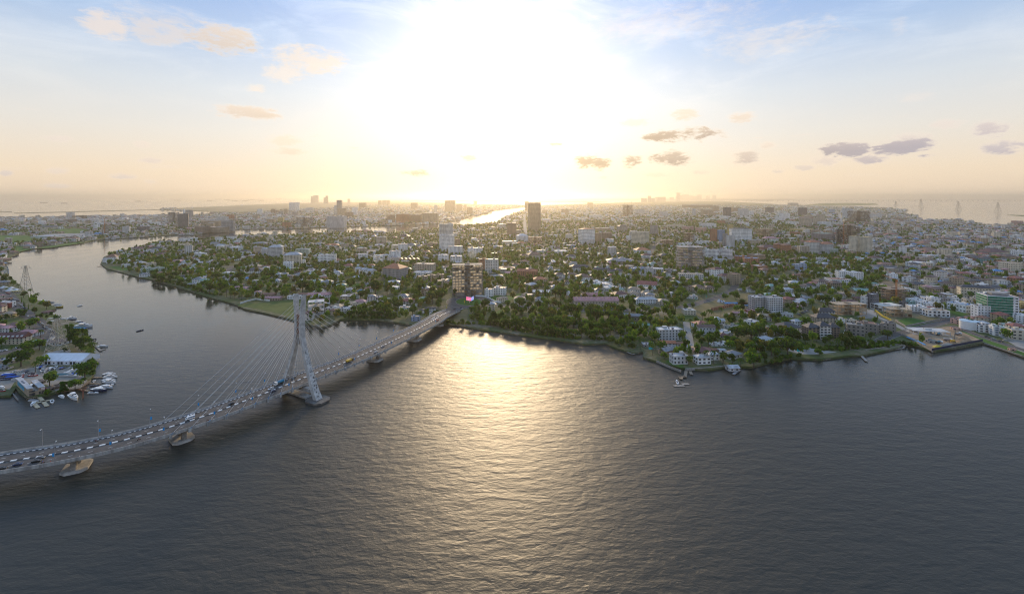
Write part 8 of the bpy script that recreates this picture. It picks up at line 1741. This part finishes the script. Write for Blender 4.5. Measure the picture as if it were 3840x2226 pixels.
for a in [('white flybridge yacht', 'C13', 1545, 1075, 17, -.55, 'large white motor yacht moored off the quay, right of the clubhouse'), ('white cabin cruiser', 'C13', 1300, 1060, 9.5, -.5, 'smaller white cruiser beside the large yacht'), ('white cabin cruiser', 'C13', 690, 1210, 9.5, -1.0, 'white boat with red seats at the forked pontoon, left arm'), ('grey-covered boat', 'C13', 710, 1140, 9, -.1, 'grey covered boat at the back of the forked pontoon'), ('white open speedboat', 'C13', 1095, 1165, 9, -.75, 'white speedboat at the right arm of the forked pontoon'),
		  ('navy-hulled cruiser', 'C13', 2080, 920, 15, -.12, 'navy and white cruiser, longest at the lower jetty'), ('white open speedboat', 'C13', 1960, 975, 8.5, 0.05, 'small white open boat, lowest of the jetty boats'), ('white cabin cruiser', 'C13', 2230, 860, 13, -.12, 'white cabin cruiser just above the navy one'), ('white open speedboat', 'C13', 2310, 805, 8, -.1, 'small speedboat wedged between two cruisers'), ('white flybridge yacht', 'C13', 2300, 755, 12.5, -.1, 'white yacht with green-tinted deck at the middle jetty'), ('white cabin cruiser', 'C13', 2290, 715, 12, 0, 'white cruiser behind the green-tinted yacht'), ('white flybridge yacht', 'C13', 2320, 645, 12, .1, 'white yacht at the end of the upper jetty'), ('white cabin cruiser', 'C13', 2300, 590, 12, .02, 'topmost white boat with long canopy'), ('dark open boat', 'C13', 1985, 820, 7, .1, 'small boat with blue seats near the quay'), ('white open speedboat', 'C13', 1975, 730, 6.5, -1.0, 'little pale dinghy between the two jetties'),
		  ('dark open boat', 'C2', 1370, 626, 8, 1.2, 'small dark boat alone in the middle of the wide channel'), ('yellow ferry', 'C12', 1275, 595, 15, .05, 'yellow and white ferry at the left bank'), ('white cabin cruiser', 'C12', 1265, 545, 11, .1, 'white cruiser moored behind the yellow ferry'), ('grey-covered boat', 'C12', 1130, 495, 9, .05, None), ('white cabin cruiser', 'C12', 945, 470, 13, .1, None), ('white flybridge yacht', 'C12', 1575, 845, 13, .05, None), ('dark open boat', 'C12', 1590, 870, 8, .1, None), ('white cabin cruiser', 'C12', 1385, 870, 12, .05, None), ('grey-covered boat', 'C12', 1480, 940, 9, .2, None), ('white cabin cruiser', 'C12', 1120, 870, 13, .1, None), ('white cabin cruiser', 'C12', 1180, 920, 12, .1, None), ('grey-covered boat', 'C12', 1620, 965, 9, -.3, None),
		  ('white flybridge yacht', 'C2', 820, 588, 22, .05, 'largest white yacht, moored by the bright blue boathouse'), ('navy-hulled cruiser', 'C2', 770, 545, 11, .1, None), ('grey-covered boat', 'C2', 720, 560, 10, 0, None), ('white cabin cruiser', 'C2', 1005, 783, 11, .12, 'white boat at the lower end of the long wooden jetty'), ('dark open boat', 'C2', 905, 712, 8, .2, None), ('dark open boat', 'C2', 865, 680, 7, 1.4, None), ('white cabin cruiser', 'C2', 786, 382, 8, 1.5, 'small white boat under way in mid channel'), ('white open speedboat', 'C8', 1017, 1000, 8, 1.35, 'white boat tied to the floating dock below the balcony house')]:
	boat(a[0], a[1], a[2], a[3], a[4], a[5], a[6])
for i, (k, x, y, L, a) in enumerate([('white open speedboat', 780, 430, 9, -.5), ('white open speedboat', 885, 510, 9, -.9), ('blue-covered boat', 850, 440, 9, -1), ('grey-covered boat', 915, 440, 10, -1), ('grey-covered boat', 960, 500, 11, -1.0), ('grey-covered boat', 1010, 470, 9, -1), ('white cabin cruiser', 1060, 470, 9, -1), ('dark open boat', 1110, 460, 8, -1), ('white open speedboat', 1160, 445, 9, -1), ('blue-covered boat', 1280, 455, 6, -1.2), ('dark open boat', 1335, 450, 6, -1.2), ('grey-covered boat', 1560, 445, 10, 0), ('white flybridge yacht', 1560, 520, 11, .05), ('white cabin cruiser', 1420, 555, 8, -.1),
							 ('teal-covered boat', 1330, 610, 13, .05), ('white open speedboat', 1530, 615, 12, -.1), ('blue-covered boat', 1590, 580, 8, 0), ('dark open boat', 1700, 690, 9, .1), ('blue-covered boat', 190, 610, 12, .15), ('blue-covered boat', 280, 655, 12, .15), ('white cabin cruiser', 150, 585, 9, .1), ('white open speedboat', 300, 520, 6, -1.2), ('grey-covered boat', 350, 510, 6, -1.2), ('grey-covered boat', 410, 510, 6, -1.2), ('grey-covered boat', 470, 510, 6, -1.2), ('red-hulled boat', 485, 585, 7, -.9), ('dark open boat', 560, 520, 8, -1), ('dark open boat', 610, 590, 8, -1), ('dark open boat', 660, 560, 8, -.2), ('red-hulled boat', 700, 605, 8, .1), ('red-hulled boat', 400, 640, 8, .2), ('grey-covered boat', 380, 685, 10, .1), ('dark open boat', 120, 690, 8, .1), ('dark open boat', 60, 650, 8, .3), ('white cabin cruiser', 40, 870, 10, -.4), ('red-hulled boat', 40, 930, 6, .2), ('grey-covered boat', 220, 450, 7, -1.3)]):
	boat(k, 'C13', x, y, L, a, None, None, True)
for k, c, x, y, L in [('white cabin cruiser', 'C1', 45, 1180, 22), ('white cabin cruiser', 'C1', 50, 1205, 20), ('white flybridge yacht', 'C1', 50, 1225, 20), ('grey-covered boat', 'C1', 50, 1150, 18), ('dark open boat', 'C1', 175, 1022, 14)]: boat(k, c, x, y, L, .05)
# boat on the clubhouse roof deck
b_ = boat('navy-hulled cruiser', 'C13', 655, 800, 9, -.9, 'boat displayed on the clubhouse roof terrace'); b_.location.z = 6.0; X, Y = W('C13', 655, 830, 6.0); b_.location.x, b_.location.y = X, Y

# ---- jetties
def jetty(c, segs, label, w=2.2, z=.7, col=M_WOOD, name='jetty'):
	pts = [[W(c, *p, z) for p in sg] for sg in segs]; X, Y = pts[0][0]
	r = thing(name, (X, Y, 0), 0, label, 'jetty'); pb = MB()
	for sg in pts:
		for p, q in zip(sg, sg[1:]):
			d = Vector(q) - Vector(p); b = MB(); b.box((p[0] + q[0]) / 2 - X, (p[1] + q[1]) / 2 - Y, z - .25, z, d.length, w, math.atan2(d.y, d.x)); b.build('deck', col, r)
			n = max(1, int(d.length / 5)); u = d.normalized()
			for k in range(n + 1):
				for e in (-1, 1):
					m_ = Vector(p) + d * (k / n) + Vector((-u.y, u.x)) * e * w * .45; pb.bar((m_.x - X, m_.y - Y, -1.5), (m_.x - X, m_.y - Y, z + .5), .14)
	pb.build('pile', M_WOOD, r, kind='stuff')
M_PONT = mat('pale_pontoon_boards', (.50, .42, .28), .8, var=.1)  # one pale board colour, lighter than the other jetty timber
jetty('C13', [[(820, 1045), (900, 1130), (990, 1240)], [(700, 1180), (1110, 1100)], [(720, 1190), (805, 1275)]], 'forked pale pontoon in front of the clubhouse', 2.6, .5, M_PONT)
jetty('C13', [[(1670, 885), (1920, 935)]], 'lower wooden jetty beside the navy cruiser', 1.8); jetty('C13', [[(1880, 762), (2130, 772)]], 'middle wooden jetty among the white yachts', 1.8); jetty('C13', [[(1950, 640), (2200, 630)]], 'upper wooden jetty at the bushy corner tree', 2.4)
jetty('C2', [[(855, 700), (990, 820)], [(905, 720), (935, 715)], [(925, 742), (955, 737)], [(950, 765), (995, 757)], [(985, 808), (1030, 800)]], 'long wooden jetty with four finger piers', 2.4, .8, M_CONC)
jetty('C8', [[(1120, 870), (1105, 940)], [(1035, 938), (1110, 935)], [(1065, 940), (1060, 960)]], 'L-shaped dark timber dock below the balcony house', 3.0, .9); jetty('C8', [[(975, 1035), (1100, 1035)], [(1065, 1015), (1150, 1015)]], 'floating dock with white boat off the timber dock', 3.0, .4, M_CONC); jetty('C8', [[(1165, 872), (1180, 910)]], 'short detached dock right of the L-shaped one', 2.8, .9)
jetty('C9', [[(655, 1080), (748, 1178)]], 'straight grey jetty running out from the hedge', 2.6, 1.0, M_CONC); jetty('C8', [[(1650, 905), (1720, 855)]], 'blue-grey ramp beside the boat shelter', 2.6, .9, M_STEEL); jetty('C1', [[(1160, 1137), (1215, 1137)]], 'tiny pier off the mansion point', 3, 1.0)
jetty('C8', [[(235, 548), (400, 615), (455, 650), (580, 650)], [(455, 655), (510, 680), (580, 668)]], 'low fenced boardwalk along the wooded bank', 1.6, 1.0, M_CONC, 'boardwalk'); jetty('C9', [[(0, 1135), (150, 1160), (290, 1160), (450, 1125), (650, 1095)]], 'pale boardwalk under the pool terrace', 1.4, .8, M_CONC, 'boardwalk'); jetty('C9', [[(780, 1082), (1000, 1050), (1160, 1035), (1180, 1010), (1060, 970)]], 'railed boardwalk under the stained river wall', 1.6, .8, M_CONC, 'boardwalk')
# pools
for c, pts, l in [('C8', [(2355, 615), (2430, 612), (2425, 650), (2370, 655)], 'turquoise pool on the white waterside terrace'), ('C12', [(700, 1330), (810, 1300), (815, 1330), (705, 1365)], 'turquoise pool among parked cars'), ('C8', [(695, 605), (740, 605), (745, 628), (700, 630)], 'tiny pool below the white-roofed block'), ('C9', [(0, 1035), (30, 1045), (0, 1062), (-40, 1050)], 'pool end on the left of the terrace')]:
	X, Y = W(c, *pts[0]); b = MB(); b.prism([(p[0] - X, p[1] - Y) for p in [W(c, *q) for q in pts]], -.1, .09, bottom=False); o = b.build('swimming_pool', mat('pool_water', (.02, .36, .38), .08, var=0), label=l, category='pool'); o.location = (X, Y, 2.05)
# ---- marquee
X0_, Y0_ = W('C13', 805, 380); X1_, _ = W('C13', 1720, 380); w = X1_ - X0_; d = 20.0
mq = thing('marquee', ((X0_ + X1_) / 2, Y0_ + d / 2, 2.05), 0, 'long white marquee tent with seven roof bays on the lawn', 'marquee')
M_CANV = mat('white_canvas', (.72, .74, .78), .6, var=.05, vscale=.2)
for i in range(7):
	x0, x1 = -w / 2 + w * i / 7 + .06, -w / 2 + w * (i + 1) / 7 - .06; b = MB(); dd = d / 2
	b.add([(x0, -dd, 4), (x1, -dd, 4), (x1, 0, 8.6), (x0, 0, 8.6), (x0, dd, 4), (x1, dd, 4), ((x0 + x1) / 2, -dd * .5, 6.1)], [(0, 1, 6), (1, 2, 6), (2, 3, 6), (3, 0, 6), (3, 2, 5, 4)]); b.build('roof_panel', M_CANV, mq)
	b = MB(); b.box((x0 + x1) / 2, -dd, 0, 4, x1 - x0, .12); sp = b.build('side_panel', M_CANV, mq)
	if i in (1, 3, 5):
		for q in (-.25, .25): b = MB(); b.box((x0 + x1) / 2 + q * (x1 - x0), -dd - .06, .6, 3.2, (x1 - x0) * .36, .1); b.build('window', M_GLASS, sp)
	else: b = MB(); b.box((x0 + x1) / 2, -dd - .06, 1.3, 2.6, 1.4, .1); b.build('window', M_GLASS, sp)
b = MB()
for s in (-1, 1): b.add([(s * w / 2, -d / 2, 0), (s * w / 2, d / 2, 0), (s * w / 2, d / 2, 4), (s * w / 2, 0, 8.5), (s * w / 2, -d / 2, 4)], [(0, 1, 2, 3, 4)])
b.box(0, d / 2, 0, 4, w, .1); b.build('end_wall', M_CANV, mq)
for i in range(8): b = MB(); b.box(-w / 2 + w * i / 7, -d / 2 - .1, 0, 4.1, .18, .18); b.build('post', M_STEEL, mq)
# ---- clubhouse on the quay
A, B, C3_ = W('C13', 555, 1100, .6), W('C13', 305, 850, .6), W('C13', 1180, 970, .6)
ux = (Vector(C3_) - Vector(A)).normalized(); uy = (Vector(B) - Vector(A)).normalized(); Lx, Ly = (Vector(C3_) - Vector(A)).length, (Vector(B) - Vector(A)).length
ch = thing('clubhouse', (A[0], A[1], 0), 0, 'two-storey quayside clubhouse with grey metal roofs and sign', 'clubhouse')
def quad(a0, a1, b0, b1): return [tuple(ux * p + uy * q) for p, q in ((a0, b0), (a1, b0), (a1, b1), (a0, b1))]
b = MB(); b.prism(quad(0, Lx, -.5, 3), .9, 1.5); b.prism(quad(0, Lx * .62, 0, Ly), .9, 1.5); b.build('quay_deck', M_WOOD, ch)
pb = MB()
for k in range(14): v = ux * (Lx * k / 13) ; pb.bar((v.x, v.y, -2), (v.x, v.y, .9), .3)
pb.build('pile', M_WOOD, ch, kind='stuff')
b = MB(); b.prism(quad(1.2, Lx * .22, 1.5, Ly), 1.5, 8.4); b.build('wall', wallm('tan'), ch); b = MB(); b.prism(quad(.4, Lx * .235, .6, Ly + .6), 8.4, 8.9); b.build('roof', roofm('pale grey'), ch)
b = MB(); b.prism(quad(Lx * .22, Lx * .42, 2.2, Ly * .45), 1.5, 5.4); b.build('wall', wallm('tan'), ch); b = MB(); b.prism(quad(Lx * .23, Lx * .4, 1.6, Ly * .5), 5.5, 5.8); b.build('terrace_floor', M_CONC, ch)
b = MB(); b.prism(quad(Lx * .42, Lx * .63, 2.2, Ly * .62), 1.5, 7.6); b.build('wall', wallm('tan'), ch); b = MB(); b.prism(quad(Lx * .41, Lx * .64, 1.6, Ly * .66), 7.6, 8.0); b.build('roof', roofm('pale grey'), ch)
for z0, z1, m_ in ((2.2, 4.4, M_GLASS), (5.2, 6.6, M_GLASS)):
	for k in range(5): b = MB(); b.prism(quad(2 + k * Lx * .04, 2 + k * Lx * .04 + Lx * .03, 1.38, 1.5), z0, z1); b.build('window', m_, ch)
for k in range(4): b = MB(); b.prism(quad(Lx * (.43 + k * .05), Lx * (.465 + k * .05), 2.08, 2.2), 2.2, 4.4); b.build('window', M_GLASS, ch)
b = MB(); b.prism(quad(1.08, 1.2, Ly * .35, Ly * .9), 3.6, 7.0); b.build('blue_mural', mat('sky_blue_mural', (.08, .4, .6), .7, var=.25, vscale=.5), ch)
b = MB(); b.prism(quad(Lx * .08, Lx * .15, Ly * .45, Ly * .68), 8.9, 9.05); b.build('solar_panel', mat('solar_cells', (.02, .03, .07), .3, var=0), ch)
b = MB(); b.prism(quad(Lx * .50, Lx * .625, 1.45, 1.6), 5.6, 7.3); sg_ = b.build('sign_board', M_WHITE, ch)
tx = bpy.data.curves.new('sign_text', 'FONT'); tx.body = 'TARZAN'; tx.size = 1.25; tx.extrude = .03; tx.align_x = 'CENTER'; tx.materials.append(c_red)
tmp_ = bpy.data.objects.new('tmp', tx); to = link('lettering', bpy.data.meshes.new_from_object(tmp_), sg_); bpy.data.objects.remove(tmp_); v = ux * (Lx * .562) + uy * 1.36; to.location = (v.x, v.y, 6.0); to.rotation_euler = (math.pi / 2, 0, math.atan2(ux.y, ux.x))
for x0, x1, yb, yt, l in [(680, 895, 790, 690, 'thatched roof hut behind the clubhouse'), (1110, 1300, 880, 770, 'brown thatched open hut on the quay'), (920, 1125, 925, 830, 'low dark thatched hut between clubhouse and tree')]:
	Bd('C13', x0, x1, yb, yt, 1, 'brown', 'hip', 'thatch', yaw=-.4, k=.7, cat='hut', label=l)
wall_run('C13', [(160, 880), (380, 1135)], 1.4, .5, M_CONC, 'concrete slipway edge left of the clubhouse', name='slipway_wall', z=.3); wall_run('C13', [(985, 1000), (1180, 970), (1500, 925), (1660, 880), (1900, 740)], 2.0, .6, M_WOOD, 'timber-faced quay edge from clubhouse to jetties', name='quay_wall', z=.2)
Bd('C13', -200, 130, 480, 440, 1, 'grey', 'flat', 'blue', k=.2, cat='shed', label='shed with bright blue sheet roof at the yard gate')
X, Y = W('C13', 1745, 1080, .2); r = thing('channel_marker', (X, Y, 0), 0, 'rusty channel marker with net-like crown in the water', 'marker'); b = MB(); b.bar((0, 0, -2), (0, 0, 8), .45); b.build('post', mat('rust', (.3, .12, .07), .8, var=.2), r); b = MB()
for k in range(8): a = k * math.pi / 4; b.bar((0, 0, 5.5), (2.6 * math.cos(a), 2.6 * math.sin(a), 8.8), .1); b.bar((2.6 * math.cos(a), 2.6 * math.sin(a), 8.8), (2.6 * math.cos(a + .785), 2.6 * math.sin(a + .785), 8.8), .08)
b.build('basket_crown', mat('rust', (.3, .12, .07), .8), r)
# boat shelter legs stand in the water; road lamps and signs by the road
for c, x, yb, yt, l in [('C10', 843, 395, 330, 'grey street lamp among the trees left of the pink terraces'), ('C6', 660, 1378, 1320, 'road lamp with green banner, left of two'), ('C6', 786, 1345, 1295, 'road lamp with green banner, right of two'), ('C14', 1570, 255, 200, 'tall yellow feather flag at the roundabout approach'), ('C14', 1848, 165, 110, 'yellow feather flag on the roundabout')]:
	X, Y = W(c, x, yb); H = (src(c, x, yb)[1] - src(c, x, yt)[1]) * Y / F; fl = 'flag' in l
	r = thing('feather_flag' if fl else 'street_lamp', (X, Y, 2.1), 0, l, 'flag' if fl else 'street lamp'); b = MB(); b.bar((0, 0, 0), (0, 0, H), .12, sides=5); b.build('pole', M_STEEL, r)
	b = MB(); b.box(.6, 0, H * (.3 if fl else .55), H * .98, 1.1, .08) if fl or 'banner' in l else b.box(0, -.8, H, H + .2, .4, 1.8); b.build('cloth' if fl else 'banner' if 'banner' in l else 'lamp_head', mat('yellow_cloth', (.7, .5, .03), .7, var=0) if fl else mat('green_banner', (.03, .35, .22), .7, var=0), r)
# drifting smoke over the town
X, Y = W('C4', 1815, 900); sm = bpy.data.materials.new('white_smoke'); sm.use_nodes = True; q = NT(sm.node_tree); q.n.clear(); o_ = q.new('ShaderNodeOutputMaterial'); v_ = q.new('ShaderNodeVolumePrincipled'); v_.inputs['Color'].default_value = (.95, .93, .9, 1); q.l.new(v_.outputs[0], o_.inputs['Volume'])
g_ = q.new('ShaderNodeTexCoord').outputs['Object']; ln = q.new('ShaderNodeVectorMath', operation='LENGTH'); q.l.new(g_, ln.inputs[0])
q.l.new(q.math('MULTIPLY', q.math('MULTIPLY', q.smooth(ln.outputs['Value'], 1.0, .2), q.smooth(q.noise(g_, 2.2, 3.0), .38, .62)), .09), v_.inputs['Density'])
b = MB(); b.prism([(math.cos(i * .785), math.sin(i * .785)) for i in range(8)], -1, 1); o = b.build('smoke', sm, kind='stuff', label='white smoke drifting over the trees'); o.location = (X, Y, 24); o.scale = (17, 12, 17)
finish_labels()
for k, o in BP.items():
	if k not in USED:
		for ch_ in o.children_recursive: bpy.data.objects.remove(ch_)
		bpy.data.objects.remove(o)
print('done', len(COL.objects), round(time.time() - T0, 1))
